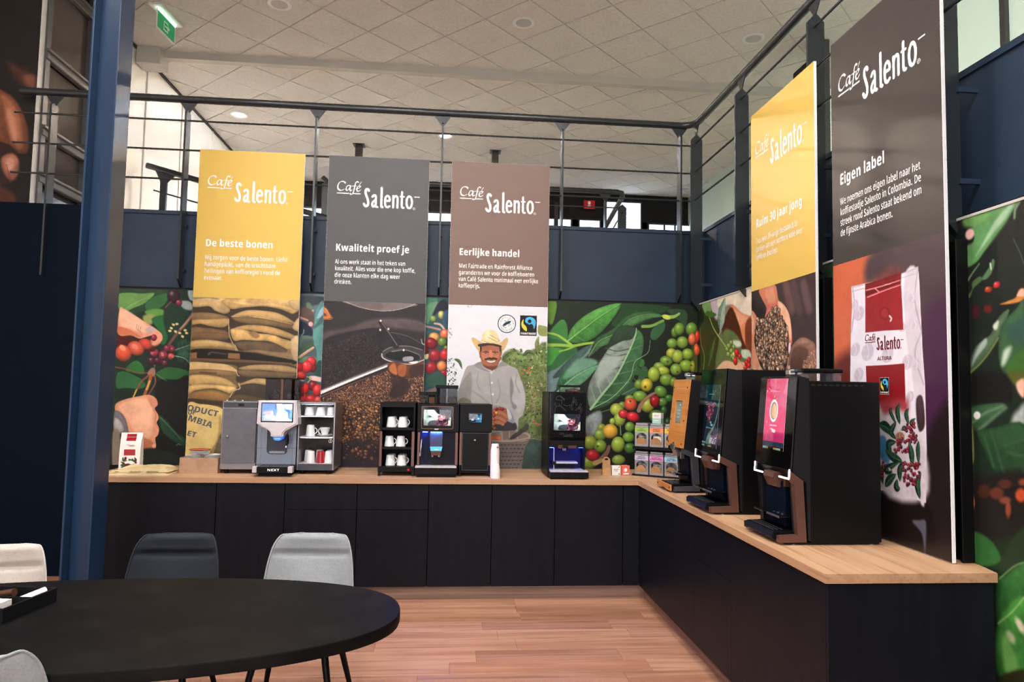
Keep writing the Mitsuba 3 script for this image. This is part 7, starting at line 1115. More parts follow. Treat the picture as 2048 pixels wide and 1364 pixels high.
def chair(x, y, deg, fabric, label):
    """An upholstered shell chair; it faces its own -y."""
    t = thing("dining_chair", label, "chair")
    at(x, y, 0, deg)
    cl = np.array([(-0.235, 0.425), (-0.225, 0.455), (-0.19, 0.468), (-0.08, 0.458), (0.05, 0.446), (0.14, 0.452), (0.185, 0.485), (0.215, 0.55), (0.235, 0.62), (0.252, 0.69), (0.268, 0.76), (0.279, 0.808), (0.285, 0.828), (0.288, 0.838)])
    hw = np.array([0.19, 0.205, 0.215, 0.235, 0.245, 0.245, 0.24, 0.235, 0.228, 0.220, 0.205, 0.184, 0.150, 0.085])
    K = 10
    c = catmull(cl, False, K)
    w = catmull(np.c_[hw, hw * 0], False, K)[:, 0]
    n = len(c)
    tg = np.gradient(c, axis=0)
    tg /= np.linalg.norm(tg, axis=1, keepdims=True)
    nr = np.c_[-tg[:, 1], tg[:, 0]]          # towards the sitter
    us = np.linspace(-1, 1, 25)
    s = np.linspace(0, 1, n)
    back = sstep(0.42, 0.62, s)
    front, rear = [], []
    for i in range(n):
        curl = (0.012 + 0.085 * sstep(0.3, 0.5, s[i]) * (1 - 0.55 * sstep(0.75, 1.0, s[i]))) * np.abs(us) ** 2.6 * (1 - 0.9 * sstep(0.88, 0.99, s[i]))
        pad = 0.016 * (1 - us ** 6) * math.sin(math.pi * min(1, 0.06 + s[i] * 0.94)) ** 0.3
        crease = -0.032 * math.exp(-((s[i] - 0.745) / 0.016) ** 2) * (1 - us ** 8) if back[i] > 0.5 else 0
        bulge = 0.020 * math.exp(-((s[i] - 0.86) / 0.06) ** 2) * (1 - us ** 4)
        groove = -0.006 * np.exp(-((np.abs(us) - 0.86) / 0.03) ** 2) * (0.1 < s[i])
        seam = -0.004 * np.exp(-(us / 0.03) ** 2) * (s[i] < 0.75) * (s[i] > 0.15)
        off = curl + pad + crease + bulge + groove + seam
        for off_, out in ((off, front), (curl - 0.022 * (1 - us ** 8), rear)):
            out.append(np.c_[us * w[i], c[i, 0] + nr[i, 0] * off_, c[i, 1] + nr[i, 1] * off_])
    m = len(us)
    V = np.vstack([np.vstack(front), np.vstack(rear)])
    N = n * m
    F = []
    for i in range(n - 1):
        for j in range(m - 1):
            a, b, d, e = i * m + j, i * m + j + 1, (i + 1) * m + j + 1, (i + 1) * m + j
            F += [(a, b, d), (a, d, e), (N + a, N + d, N + b), (N + a, N + e, N + d)]
    edge = [i * m for i in range(n)] + [(n - 1) * m + j for j in range(1, m)] + [i * m + m - 1 for i in range(n - 2, -1, -1)] + [j for j in range(m - 2, 0, -1)]
    for a, b in zip(edge, edge[1:] + edge[:1]):
        F += [(a, N + a, N + b), (a, N + b, b)]
    shell = trimesh.Trimesh(V, F, process=False)
    shell.fix_normals()
    part(t, "shell", shell, fabric, 60)
    pts = [V[k] * 0.5 + V[N + k] * 0.5 for k in edge[::2]]
    part(t, "piping", tube(pts + pts[:1], 0.005, 6), fabric, True)
    part(t, "seat_frame", bx(-0.17, 0.17, -0.15, 0.14, 0.405, 0.435, 0.01), "black_satin")
    for sx in (-1, 1):
        for sy_, y0 in ((-1, -0.13), (1, 0.12)):
            part(t, "leg", rod((sx * 0.15, y0, 0.42), (sx * 0.235, y0 + sy_ * 0.10, 0.0), 0.019, 14, 0.011), "black_satin", 40)
    at()


chair(-0.715, 3.66, -4, "fabric_light", "light grey upholstered chair behind the table, in front of the drawer cabinets")
chair(-1.395, 3.66, 0, "fabric_navy", "dark navy upholstered chair behind the table beside the steel column")
chair(-2.09, 3.40, 10, "fabric_warm", "pale warm grey upholstered chair at the far left behind the table")
chair(-1.42, 2.475, 180, "fabric_light", "light grey upholstered chair in the near left corner, its back to the camera")

# desk tray on the table
at(-1.79, 2.94, 0.7502, -9)
t = thing("tray", "black tray box on the table at the left edge", "tray")
part(t, "base", bx(-0.26, 0.20, -0.13, 0.15, 0.0, 0.006), "black_matt")
part(t, "side", bx(-0.26, 0.20, -0.13, -0.122, 0.006, 0.055, 0.001), "black_matt")
part(t, "side", bx(-0.26, 0.20, 0.142, 0.15, 0.006, 0.055, 0.001), "black_matt")
part(t, "side", bx(-0.26, -0.252, -0.122, 0.142, 0.006, 0.055, 0.001), "black_matt")
part(t, "side", bx(0.192, 0.20, -0.122, 0.142, 0.006, 0.055, 0.001), "black_matt")
part(t, "divider", bx(-0.252, 0.192, 0.028, 0.034, 0.006, 0.05), "black_matt")
solo("paper_sheet", bx(-0.24, 0.12, -0.09, 0.01, 0.046, 0.048), "paper_white", "white paper sheet lying on the black tray", "paper")
part("paper_sheet", "stack", bx(-0.24, 0.12, -0.09, 0.01, 0.0065, 0.0455), "paper_white")
for k, (x, y, dg, mat, what) in enumerate(((-0.12, 0.088, 12, "paper_white", "white sugar sachet in the black tray, left"), (0.02, 0.092, -4, "copper_dark", "brown sugar sachet in the black tray, middle"), (0.145, 0.088, 62, "paper_white", "white rolled sachet in the black tray, right"))):
    m = [rod((-0.046, 0, 0.030), (0.046, 0, 0.048), 0.016, 12)]
    m = m[0]
    m.apply_transform(trimesh.transformations.rotation_matrix(math.radians(dg), [0, 0, 1]))
    m.apply_translation((x, y, 0.0))
    solo("sachet", m, mat, what, "sachet", 40)
at()

# ================================================================ things on the back counter
def glow(parent, name, ops, x0, z0, w, h, y, dx=2.2, gain=1.0, bend=None):
    """A screen that is switched on: a white backlight behind a colour film."""
    S = Sheet(w * 1000, h * 1000, dx, dx).paint(ops)
    (v, f), col = S.mesh((x0, y, z0 + h), (1, 0, 0))
    b = trimesh.Trimesh([(x0, y + 0.0006, z0), (x0 + w, y + 0.0006, z0), (x0 + w, y + 0.0006, z0 + h), (x0, y + 0.0006, z0 + h)], [(0, 1, 2), (0, 2, 3)], process=False)
    if bend:
        b, v = bend(b), bend((v, f)).vertices
    k = part(parent, name, b, "black_matt")
    scene[k]["emitter"] = lamp((gain, gain, gain))
    part(k, "picture", (np.asarray(v), f), "lcd_film", color=np.clip(col, 0.003, 1))


def cup(x, y, z, fabric, label, group=None, up=True, handle=0, name="mug", r0=0.041, r1=0.030, h=0.082):
    """A tapered mug; up=False stands it upside down. handle: its direction in degrees, None for none."""
    t = thing(name, label, "cup", group)
    prof = [(0, 0.006), (r1 - 0.004, 0.006), (r0 - 0.004, h - 0.002), (r0 - 0.0015, h), (r0, h - 0.002), (r1 + 0.002, 0.004), (r1 - 0.002, 0), (0, 0)]
    m = lathe(prof[::-1], 26)
    parts_ = [(m, "cup")]
    if handle is not None:
        a = np.linspace(-1.25, 1.25, 9)
        rm = (r0 + r1) / 2
        pts = [(rm - 0.006 + 0.026 * math.cos(q), 0, h * 0.52 + 0.024 * math.sin(q)) for q in a]
        hd = tube(pts, 0.0042, 8)
        hd.apply_transform(trimesh.transformations.rotation_matrix(math.radians(handle), [0, 0, 1]))
        parts_.append((hd, "handle"))
    for m, nm in parts_:
        if not up:
            m.apply_transform(trimesh.transformations.rotation_matrix(math.pi, [1, 0, 0]))
            m.apply_translation((0, 0, h))
        m.apply_translation((x, y, z))
        part(t, nm, m, fabric, 40)
    return t


# ---- the steel group: milk cooler, coffee machine, cup cabinet (front faces at y = 5.75)
at()
Y = 5.75
t = thing("milk_cooler", "grey steel milk cooler with a lockable door, left of the touchscreen coffee machine", "cooler")
part(t, "body", bx(-1.79, -1.515, Y + 0.008, 6.14, 0.962, 1.503, 0.003), "steel")
part(t, "foot", [rod((x, y, 0.93), (x, y, 0.963), 0.016) for x in (-1.75, -1.555) for y in (Y + 0.05, 6.08)], "black_matt", 40)
part(t, "control_strip", bx(-1.778, -1.517, Y - 0.004, Y + 0.01, 1.452, 1.494, 0.001), "graphite")
part(t, "display", bx(-1.665, -1.622, Y - 0.006, Y, 1.464, 1.483), "black_gloss")
part(t, "door", bx(-1.776, -1.52, Y - 0.010, Y + 0.009, 1.016, 1.444, 0.002), "steel_door")
part(t, "lock", lathe([(0, 0.012), (0.006, 0.012), (0.009, 0.006), (0.009, 0)], 16, (0, 0, 0)).apply_transform(trimesh.transformations.rotation_matrix(math.pi / 2, [1, 0, 0])).apply_translation((-1.735, Y - 0.010, 1.226)), "chrome", 40)
part(t, "plinth_strip", bx(-1.788, -1.517, Y - 0.002, Y + 0.01, 0.966, 1.008, 0.001), "steel")
part(t, "hinge", [bx(x, x + 0.012, Y + 0.0, Y + 0.02, 1.503, 1.512) for x in (-1.76, -1.70, -1.64)], "chrome")

t = thing("coffee_machine", "steel coffee machine with a silver touchscreen head and a NEXT drip tray", "coffee machine")
part(t, "body", bx(-1.511, -1.203, Y + 0.012, 6.14, 0.962, 1.503, 0.003), "graphite")
recess = rr(-1.432, -1.272, 1.086, 1.42, 0.03)
part(t, "front_panel", prism(sbox(-1.509, 0.972, -1.205, 1.50).difference(recess), "y", Y, Y + 0.014), "steel_panel")
part(t, "recess_wall", prism(recess.buffer(0.002), "y", Y + 0.0125, Y + 0.016), "ink_navy")
part(t, "panel_joint", [bx(-1.509, -1.432, Y - 0.0006, Y, 1.133, 1.1355), bx(-1.272, -1.205, Y - 0.0006, Y, 1.133, 1.1355), bx(-1.478, -1.4765, Y - 0.0006, Y, 0.98, 1.36), bx(-1.2325, -1.231, Y - 0.0006, Y, 0.98, 1.36)], "graphite")
part(t, "drain_bar", prism(rr(-1.415, -1.29, 1.092, 1.112, 0.009), "y", Y + 0.002, Y + 0.012), "steel")
hy0, hy1 = 5.60, 5.7475
head = Polygon(catmull([(-1.478, 1.334), (-1.482, 1.345), (-1.474, 1.50), (-1.462, 1.514), (-1.20, 1.518), (-1.186, 1.506), (-1.170, 1.345), (-1.176, 1.332), (-1.225, 1.303), (-1.262, 1.280), (-1.276, 1.258), (-1.282, 1.236), (-1.366, 1.236), (-1.372, 1.258), (-1.386, 1.280), (-1.425, 1.303)], True, 3)).buffer(0)
hm = prism(head, "y", hy0 + 0.012, hy1)
part(t, "screen_head", [hm, prism(head.buffer(-0.010), "y", hy0, hy0 + 0.012)], "silver")
part(t, "screen_bezel", prism(rr(-1.449, -1.204, 1.348, 1.500, 0.006), "y", hy0 - 0.002, hy0), "black_gloss")
glow(t, "screen", [["g", "2e6ec8", "3c7ad2", "7ab4f0", "5a9ae8"], ["p", [110, 0, 150, 0, 170, 60, 160, 140, 105, 140, 118, 60], "f4f8ff", 8, 0.1, 1], ["p", [150, 10, 225, 2, 228, 40, 190, 44], "f2f6ff", 5, 0.1, 1], ["p", [12, 66, 60, 56, 90, 70, 60, 80, 20, 84], "f0a0b0", 5, 0.1, 1], ["p", [5, 100, 60, 84, 110, 104, 105, 140, 5, 140], "e8f2ff", 6, 0.3, 1], ["p", [120, 70, 190, 62, 200, 110, 232, 128, 228, 140, 110, 140], "ffffff", 5, 0.05, 1], ["p", [70, 60, 80, 58, 84, 92, 74, 94], "ffffff", 3, 0, 1], ["s", [100, 2, 102, 44], 6, 6, "2456b0", 3]], -1.441, 1.356, 0.229, 0.136, hy0 - 0.003, 2.4, 1.5)
sp = prism(Polygon([(-1.362, 1.236), (-1.286, 1.236), (-1.296, 1.212), (-1.310, 1.204), (-1.340, 1.204), (-1.352, 1.212)]), "y", 5.63, 5.72)
k = part(t, "lit_spout", sp, "ink_blue")
scene[k]["emitter"] = lamp((0.02, 0.09, 0.85))
part(t, "spout_mark", upright(flat(sbox(-1.345, 1.216, -1.303, 1.223)), (0, 5.6285, 0), (1, 0, 0)), "ink_white")
k = part(t, "work_light", [bx(-1.46, -1.40, 5.70, 5.745, 1.328, 1.331), bx(-1.25, -1.205, 5.70, 5.745, 1.328, 1.331)], "silver")
scene[k]["emitter"] = lamp((16.0, 19.0, 24.0))
part(t, "steam_wand", [rod((-1.262, 5.68, 1.25), (-1.262, 5.68, 1.16), 0.008), rod((-1.258, 5.675, 1.245), (-1.258, 5.675, 1.175), 0.012)], "black_gloss", 40)
part(t, "steam_tip", rod((-1.264, 5.68, 1.16), (-1.268, 5.678, 1.145), 0.008), "chrome", 40)
part(t, "drip_tray", prism(Polygon([(-1.482, 5.555), (-1.192, 5.555), (-1.205, 5.75), (-1.508, 5.75)]), "z", 0.963, 1.006), "black_satin")
part(t, "tray_grid", prism(Polygon([(-1.470, 5.575), (-1.205, 5.575), (-1.215, 5.745), (-1.500, 5.745)]), "z", 1.006, 1.010), "graphite")
part(t, "tray_end", [bx(-1.486, -1.452, 5.548, 5.60, 0.963, 1.012, 0.003), bx(-1.220, -1.183, 5.548, 5.60, 0.963, 1.012, 0.003)], "silver")
part(t, "tray_foot", bx(-1.46, -1.22, 5.64, 6.0, 0.9302, 0.963), "black_matt")
part(t, "tray_name", upright(flat(line("b", "NEXT", -1.375, 0.976, width=0.092, size=0.026)), (0, 5.5545, 0), (1, 0, 0)), "ink_white")
for k in range(9):
    part(t, "tray_slot", bx(-1.44 + k * 0.026, -1.425 + k * 0.026, 5.60, 5.72, 1.0101, 1.0104), "black_matt")
hop = [(-1.475, -1.345), (-1.338, -1.208)]
for a, b in hop:
    h = part(t, "bean_hopper", [bx(a, b, 5.80, 5.803, 1.504, 1.685), bx(a, b, 5.997, 6.0, 1.504, 1.685), bx(a, a + 0.003, 5.803, 5.997, 1.504, 1.685), bx(b - 0.003, b, 5.803, 5.997, 1.504, 1.685)], "glass_smoke")
    part(t, "hopper_lid", bx(a - 0.003, b + 0.003, 5.797, 6.003, 1.685, 1.695, 0.002), "black_satin")
    part(t, "hopper_funnel", prism(Polygon([(a + 0.02, 1.505), (b - 0.02, 1.505), (b - 0.03, 1.56), ((a + b) / 2, 1.60), (a + 0.03, 1.56)]), "y", 5.83, 5.97), "beans_dark")
part(t, "hopper_post", bx(-1.352, -1.33, 5.79, 5.80, 1.504, 1.685, 0.002), "copper_dark")

t = thing("cup_cabinet", "steel cup warmer cabinet with three glass-fronted shelves of white cups", "cup cabinet")
X0, X1 = -1.196, -0.905
part(t, "side", bx(X0, X0 + 0.012, Y, 6.135, 0.962, 1.503, 0.001), "steel")
part(t, "side", bx(X1 - 0.012, X1, Y, 6.135, 0.962, 1.503, 0.001), "steel")
part(t, "back", bx(X0 + 0.012, X1 - 0.012, 6.12, 6.135, 0.962, 1.503), "black_satin")
part(t, "top", bx(X0 + 0.012, X1 - 0.012, Y, 6.12, 1.492, 1.503), "steel")
part(t, "base", bx(X0 + 0.012, X1 - 0.012, Y - 0.002, 6.12, 0.962, 1.012), "graphite")
part(t, "foot", [rod((x, y, 0.93), (x, y, 0.963), 0.016) for x in (X0 + 0.04, X1 - 0.05) for y in (Y + 0.05, 6.08)], "black_matt", 40)
for z in (1.014, 1.226, 1.396):
    part(t, "shelf", bx(X0 + 0.012, X1 - 0.012, Y + 0.012, 6.12, z - 0.006, z, 0.001), "silver")
k = part(t, "shelf_light", [bx(X0 + 0.02, X1 - 0.02, Y + 0.014, Y + 0.02, z, z + 0.003) for z in (1.484, 1.386, 1.216)], "silver")
scene[k]["emitter"] = lamp((2.6, 2.9, 3.3))
gp = part(t, "glass_door", trimesh.Trimesh([(X0 + 0.012, Y + 0.006, 1.013), (X1 - 0.012, Y + 0.006, 1.013), (X1 - 0.012, Y + 0.006, 1.490), (X0 + 0.012, Y + 0.006, 1.490)], [(0, 1, 2), (0, 2, 3)], process=False), "glass_clear")
lk = trimesh.creation.annulus(0.012, 0.016, 0.004)
lk.apply_transform(trimesh.transformations.rotation_matrix(math.pi / 2, [1, 0, 0]))
lk.apply_translation((X1 - 0.032, Y + 0.003, 1.196))
part(t, "lock", [lk, bx(X1 - 0.035, X1 - 0.029, Y + 0.0005, Y + 0.004, 1.186, 1.206)], "chrome")
G1 = "inverted white cups on the top shelf of the steel cup cabinet"
for k, x in enumerate((-1.125, -1.035, -0.952)):
    cup(x, Y + 0.075, 1.397, "china", ["white inverted cup at the left of the steel cabinet's top shelf", "white inverted cup in the middle of the steel cabinet's top shelf", "white inverted cup at the right of the steel cabinet's top shelf"][k], None, False, None, r0=0.040 if k < 2 else 0.033, r1=0.026, h=0.066)
    cup((-1.118, -1.03, -0.958)[k], Y + 0.18, 1.397, "china", "white inverted cup in the back row of the steel cabinet's top shelf", "back row of the steel cabinet's top shelf", False, None, r0=0.036, r1=0.028, h=0.066)
cup(-1.112, Y + 0.085, 1.227, "china", "tall white inverted mug with handle on the steel cabinet's middle shelf", None, False, 0, r0=0.037, r1=0.028, h=0.092)
sc = thing("saucer", "white saucer under the espresso cup on the steel cabinet's middle shelf", "saucer")
part(sc, "plate", lathe([(0, 0), (0.03, 0), (0.062, 0.014), (0.064, 0.017), (0.03, 0.006), (0, 0.005)], 30, (-0.998, Y + 0.09, 1.2275)), "china", 40)
cup(-0.998, Y + 0.09, 1.236, "china", "white espresso cup standing on a saucer in the steel cabinet", None, True, 180, name="espresso_cup", r0=0.042, r1=0.022, h=0.062)
for k, x in enumerate((-1.14, -1.05, -0.96)):
    tg_ = thing("glass_cup", "clear glass cup at the back of the steel cabinet's middle shelf", "glass", "glass cups at the back of the middle shelf")
    part(tg_, "bowl", lathe([(0.022, 0.0), (0.036, 0.075)], 20, (x, Y + 0.21, 1.2275)), "glass_clear", 40)
    part(tg_, "bottom", lathe([(0, 0), (0.0215, 0), (0.0215, 0.004), (0, 0.004)], 20, (x, Y + 0.21, 1.2272)), "glass_clear", 40)
for k, (x, mt) in enumerate(((-1.166, "china"), (-1.10, "china"), (-1.02, "china_red"), (-0.957, "china"))):
    cup(x + (0.03 if k == 0 else 0), Y + (0.165 if k == 0 else 0.075), 1.015, mt, ["white inverted cup half hidden at the left of the steel cabinet's bottom shelf", "white inverted cup left of the red cup on the bottom shelf", "red inverted cup on the bottom shelf of the steel cabinet", "white inverted cup right of the red cup on the bottom shelf"][k], None, False, None, r0=0.036, r1=0.026, h=0.094)
for x in (-1.05, -0.962):
    cup(x, Y + 0.19, 1.015, "china", "cup in the back row of the steel cabinet's bottom shelf", "back row of the steel cabinet's bottom shelf", False, None, r0=0.036, r1=0.026, h=0.094)

# ---- the black group: cup shelf, coffee machine, cup cooler (front faces at y = 5.69)
Y = 5.69
t = thing("cup_shelf", "black open cup shelf with six white mugs, left of the black coffee machine", "cup shelf")
a, b = -0.543, -0.262
part(t, "side", bx(a, a + 0.016, Y, 6.10, 1.285, 1.512, 0.002), "black_satin")
part(t, "side", bx(b - 0.016, b, Y, 6.10, 1.285, 1.512, 0.002), "black_satin")
part(t, "side", bx(a + 0.004, a + 0.022, Y + 0.004, 6.10, 0.955, 1.285, 0.002), "black_satin")
part(t, "side", bx(b - 0.022, b - 0.004, Y + 0.004, 6.10, 0.955, 1.285, 0.002), "black_satin")
part(t, "bronze_strip", bx(a + 0.002, a + 0.022, Y - 0.004, Y + 0.006, 1.005, 1.283, 0.002), "bronze")
part(t, "bronze_strip", bx(b - 0.026, b - 0.002, Y - 0.004, Y + 0.006, 1.005, 1.283, 0.002), "bronze")
part(t, "back", bx(a + 0.016, b - 0.016, 5.93, 5.94, 0.96, 1.51), "black_matt")
part(t, "top", bx(a, b, Y, 6.10, 1.475, 1.514, 0.003), "black_satin")
for z in (1.005, 1.158, 1.312):
    part(t, "shelf", bx(a + 0.016, b - 0.016, Y + 0.002, 5.93, z - 0.020, z, 0.002), "black_satin")
part(t, "base", bx(a - 0.006, b + 0.004, Y - 0.01, 6.10, 0.962, 1.003, 0.003), "black_satin")
part(t, "foot", [bx(x, x + 0.02, Y - 0.008, Y + 0.012, 0.9302, 0.962) for x in (a - 0.004, b - 0.018)] + [bx(x, x + 0.02, 6.05, 6.08, 0.9302, 0.962) for x in (a, b - 0.02)], "black_matt")
bt = part(t, "power_button", rod((-0.307, Y - 0.014, 0.98), (-0.307, Y - 0.009, 0.98), 0.009), "sign_red")
for z, row in ((1.313, "top"), (1.159, "middle"), (1.006, "bottom")):
    for k, x in enumerate((-0.458, -0.366)):
        cup(x + (0.0 if row != "middle" else -0.012), Y + 0.075, z, "china", f"white inverted mug, {'left' if k == 0 else 'right'} one on the {row} shelf of the black cup shelf", None, False, -12, r0=0.040, r1=0.029, h=0.084)
        if row != "middle":
            cup(x + 0.004, Y + 0.175, z, "china", "white mug in the back row of the black cup shelf", "back row mugs of the black cup shelf", False, None, r0=0.040, r1=0.029, h=0.084)

t = thing("coffee_machine", "black coffee machine with blue light and wide steel drip tray beside the cup shelf", "coffee machine")
a, b = -0.247, 0.090
part(t, "upper_body", bx(a, b, Y - 0.004, 6.10, 1.283, 1.508, 0.004), "black_satin")
part(t, "side", bx(a + 0.004, a + 0.028, Y + 0.004, 6.10, 0.955, 1.283, 0.002), "black_satin")
part(t, "side", bx(b - 0.028, b - 0.004, Y + 0.004, 6.10, 0.955, 1.283, 0.002), "black_satin")
part(t, "bronze_strip", bx(a + 0.006, a + 0.026, Y - 0.002, Y + 0.006, 1.02, 1.281, 0.002), "bronze")
part(t, "bronze_strip", bx(b - 0.028, b - 0.006, Y - 0.002, Y + 0.006, 1.02, 1.281, 0.002), "bronze")
part(t, "lower_panel", bx(a + 0.028, b - 0.028, Y + 0.03, 6.10, 0.955, 1.283), "black_satin")
part(t, "panel_joint", [bx(-0.148, -0.1465, Y + 0.0294, Y + 0.03, 1.02, 1.28), bx(-0.038, -0.0365, Y + 0.0294, Y + 0.03, 1.02, 1.28), bx(-0.038, 0.06, Y + 0.0294, Y + 0.03, 1.158, 1.1595)], "cabinet_gap")
part(t, "screen_frame", prism(rr(-0.214, 0.043, 1.306, 1.490, 0.012).difference(rr(-0.209, 0.038, 1.311, 1.485, 0.009)), "y", Y - 0.012, Y - 0.004), "bronze")
part(t, "screen_glass", prism(rr(-0.209, 0.038, 1.311, 1.485, 0.009), "y", Y - 0.010, Y - 0.004), "black_gloss")
PICK = [["g", "1a2226", "26323a", "141c20", "1e2a2c"], ["p", [0, 0, 40, 0, 50, 40, 20, 70, 0, 80], "d8ece4", 6, 0.3, 1], ["p", [10, 60, 90, 64, 120, 100, 120, 128, 0, 128, 0, 70], "c8d8d4", 6, 0.4, 1], ["p", [50, 92, 110, 88, 118, 128, 40, 128], "46525a", 6, 0.5, 1], ["p", [30, 0, 80, 0, 110, 30, 150, 45, 170, 60, 150, 84, 110, 80, 70, 60, 40, 40], "f8f4f0", 4, 0.08, 1], ["p", [150, 128, 190, 90, 220, 60, 220, 128], "e4ecdc", 6, 0.2, 1],
        ["d", [105, 45, 170, 40, 175, 75, 120, 80], 14, ["a83048", "c85068", "8a2038", "d88898"], 4, 70], ["d", [95, 95, 160, 84, 200, 80, 190, 128, 95, 128], 12, ["7a2848", "a04870", "581c34", "2a1a24"], 6, 130], ["d", [170, 20, 220, 10, 215, 80, 175, 80], 10, ["4a1c30", "2c2030", "6a3048"], 8, 60]]
glow(t, "screen", PICK, -0.196, 1.334, 0.219, 0.128, Y - 0.0112, 2.2, 1.25)
k = part(t, "home_mark", prism(Polygon([(-0.112, 1.310), (-0.07, 1.310), (-0.078, 1.302), (-0.104, 1.302)]), "y", Y - 0.014, Y - 0.004), "silver")
part(t, "spout_channel", prism(Polygon([(-0.144, 1.28), (-0.038, 1.28), (-0.044, 1.16), (-0.138, 1.16)]), "y", Y + 0.012, Y + 0.03), "graphite")
k = part(t, "light_bar", [bx(-0.135, -0.047, Y - 0.003, Y + 0.008, 1.2795, 1.2825), bx(-0.20, -0.16, Y - 0.003, Y + 0.008, 1.2795, 1.2825)], "ink_blue")
scene[k]["emitter"] = lamp((12.0, 44.0, 1300.0))
sp = prism(Polygon([(-0.140, 1.168), (-0.040, 1.168), (-0.048, 1.134), (-0.132, 1.134)]), "y", Y - 0.035, Y - 0.03)
k = part(t, "lit_spout", sp, "ink_blue")
scene[k]["emitter"] = lamp((0.06, 0.22, 1.5))
part(t, "spout_mark", upright(flat(sbox(-0.105, 1.144, -0.075, 1.150)), (0, Y - 0.0355, 0), (1, 0, 0)), "ink_white")
part(t, "spout", [bx(-0.138, -0.042, Y - 0.029, Y + 0.03, 1.135, 1.17), prism(Polygon([(-0.132, 1.134), (-0.048, 1.134), (-0.054, 1.098), (-0.126, 1.098)]), "y", Y - 0.035, Y + 0.03)], "copper_dark")
part(t, "nozzle", [rod((x, Y - 0.012, 1.098), (x, Y - 0.012, 1.086), 0.008) for x in (-0.118, -0.066)], "silver", 40)
part(t, "steam_wand", tube([(-0.205, Y + 0.02, 1.222), (-0.207, Y - 0.02, 1.218), (-0.209, Y - 0.028, 1.18), (-0.212, Y - 0.026, 1.13), (-0.214, Y - 0.026, 1.105)], 0.006, 8), "chrome", 40)
part(t, "wand_tip", rod((-0.214, Y - 0.026, 1.12), (-0.216, Y - 0.026, 1.092), 0.0095), "chrome", 40)
part(t, "drip_tray", bx(-0.254, 0.078, 5.60, Y + 0.03, 0.953, 1.005, 0.004), "black_satin")
part(t, "tray_grid", bx(-0.252, 0.076, 5.602, Y + 0.03, 1.005, 1.016, 0.002), "silver")
part(t, "tray_foot", bx(-0.236, 0.066, 5.63, 6.06, 0.9302, 0.953), "black_matt")
for k, x in enumerate((-0.246, -0.172)):
    part(t, "powder_canister", bx(x + 0.004, x + 0.064, 5.84, 5.94, 1.509, 1.575), "glass_smoke")
    part(t, "canister_powder", bx(x + 0.010, x + 0.058, 5.848, 5.932, 1.5095, 1.56 if k else 1.548), "powder" if k else "beans_dark")
    part(t, "canister_lid", bx(x, x + 0.068, 5.835, 5.945, 1.575, 1.602, 0.002), "black_satin")
for x in (-0.100, -0.010):
    part(t, "bean_hopper", [bx(x, x + 0.082, 5.80, 5.803, 1.509, 1.632), bx(x, x + 0.082, 5.96, 5.963, 1.509, 1.632), bx(x, x + 0.003, 5.803, 5.96, 1.509, 1.632), bx(x + 0.079, x + 0.082, 5.803, 5.96, 1.509, 1.632)], "glass_grey")
    part(t, "beans", bx(x + 0.005, x + 0.077, 5.806, 5.957, 1.5095, 1.57, 0.012), "beans_dark")
part(t, "hopper_lid", bx(-0.106, 0.078, 5.795, 5.968, 1.632, 1.660, 0.003), "black_satin")

t = thing("cup_cooler", "black milk cooler with a small touch display and a lock beside paper cups", "cooler")
a, b = 0.094, 0.356
part(t, "upper_body", bx(a, b, Y - 0.002, 6.10, 1.285, 1.51, 0.003), "black_satin")
part(t, "side", bx(a + 0.002, a + 0.018, Y + 0.002, 6.10, 0.955, 1.285, 0.002), "black_satin")
part(t, "side", bx(b - 0.018, b - 0.002, Y + 0.002, 6.10, 0.955, 1.285, 0.002), "black_satin")
part(t, "bronze_strip", bx(a + 0.002, a + 0.022, Y - 0.004, Y + 0.004, 1.02, 1.283, 0.002), "bronze")
part(t, "bronze_strip", bx(b - 0.022, b - 0.002, Y - 0.004, Y + 0.004, 1.02, 1.283, 0.002), "bronze")
part(t, "inner_body", bx(a + 0.018, b - 0.018, Y + 0.02, 6.10, 0.955, 1.285), "black_matt")
part(t, "door_frame", prism(sbox(a + 0.024, 0.978, b - 0.024, 1.280).difference(sbox(a + 0.028, 0.982, b - 0.028, 1.276)), "y", Y - 0.006, Y + 0.012), "frame_grey")
part(t, "door", bx(a + 0.028, b - 0.028, Y - 0.004, Y + 0.012, 0.982, 1.276), "black_satin")
part(t, "lock", lathe([(0, 0.010), (0.006, 0.010), (0.009, 0.005), (0.009, 0)], 16).apply_transform(trimesh.transformations.rotation_matrix(math.pi / 2, [1, 0, 0])).apply_translation((0.220, Y - 0.004, 1.222)), "chrome", 40)
part(t, "display_frame", bx(0.163, 0.277, Y - 0.006, Y - 0.001, 1.356, 1.440, 0.002), "black_gloss")
glow(t, "display", [["g", "26364e", "3a8cc0", "4a9cd0", "1c2a3e"], ["p", [0, 0, 52, 0, 52, 62, 0, 62], "22344c", 1, 0.05, 0], ["p", [0, 0, 100, 0, 100, 8, 0, 8], "20304a", 1, 0, 0], ["e", 76, 36, [8, 0, 0, 8], "d8ecf8", "f", 1], ["s", [18, 34, 36, 34], 2, 2, "d0dcec", 1], ["s", [20, 46, 34, 46], 5, 5, "e8eef6", 1], ["s", [6, 4, 24, 4], 1.5, 1.5, "e8eef6", 1]], 0.170, 1.364, 0.100, 0.066, Y - 0.0062, 2.0, 1.0)
part(t, "foot", [bx(x, x + 0.016, y, y + 0.03, 0.9302, 0.956) for x in (a + 0.002, b - 0.018) for y in (Y + 0.004, 6.05)], "black_matt")

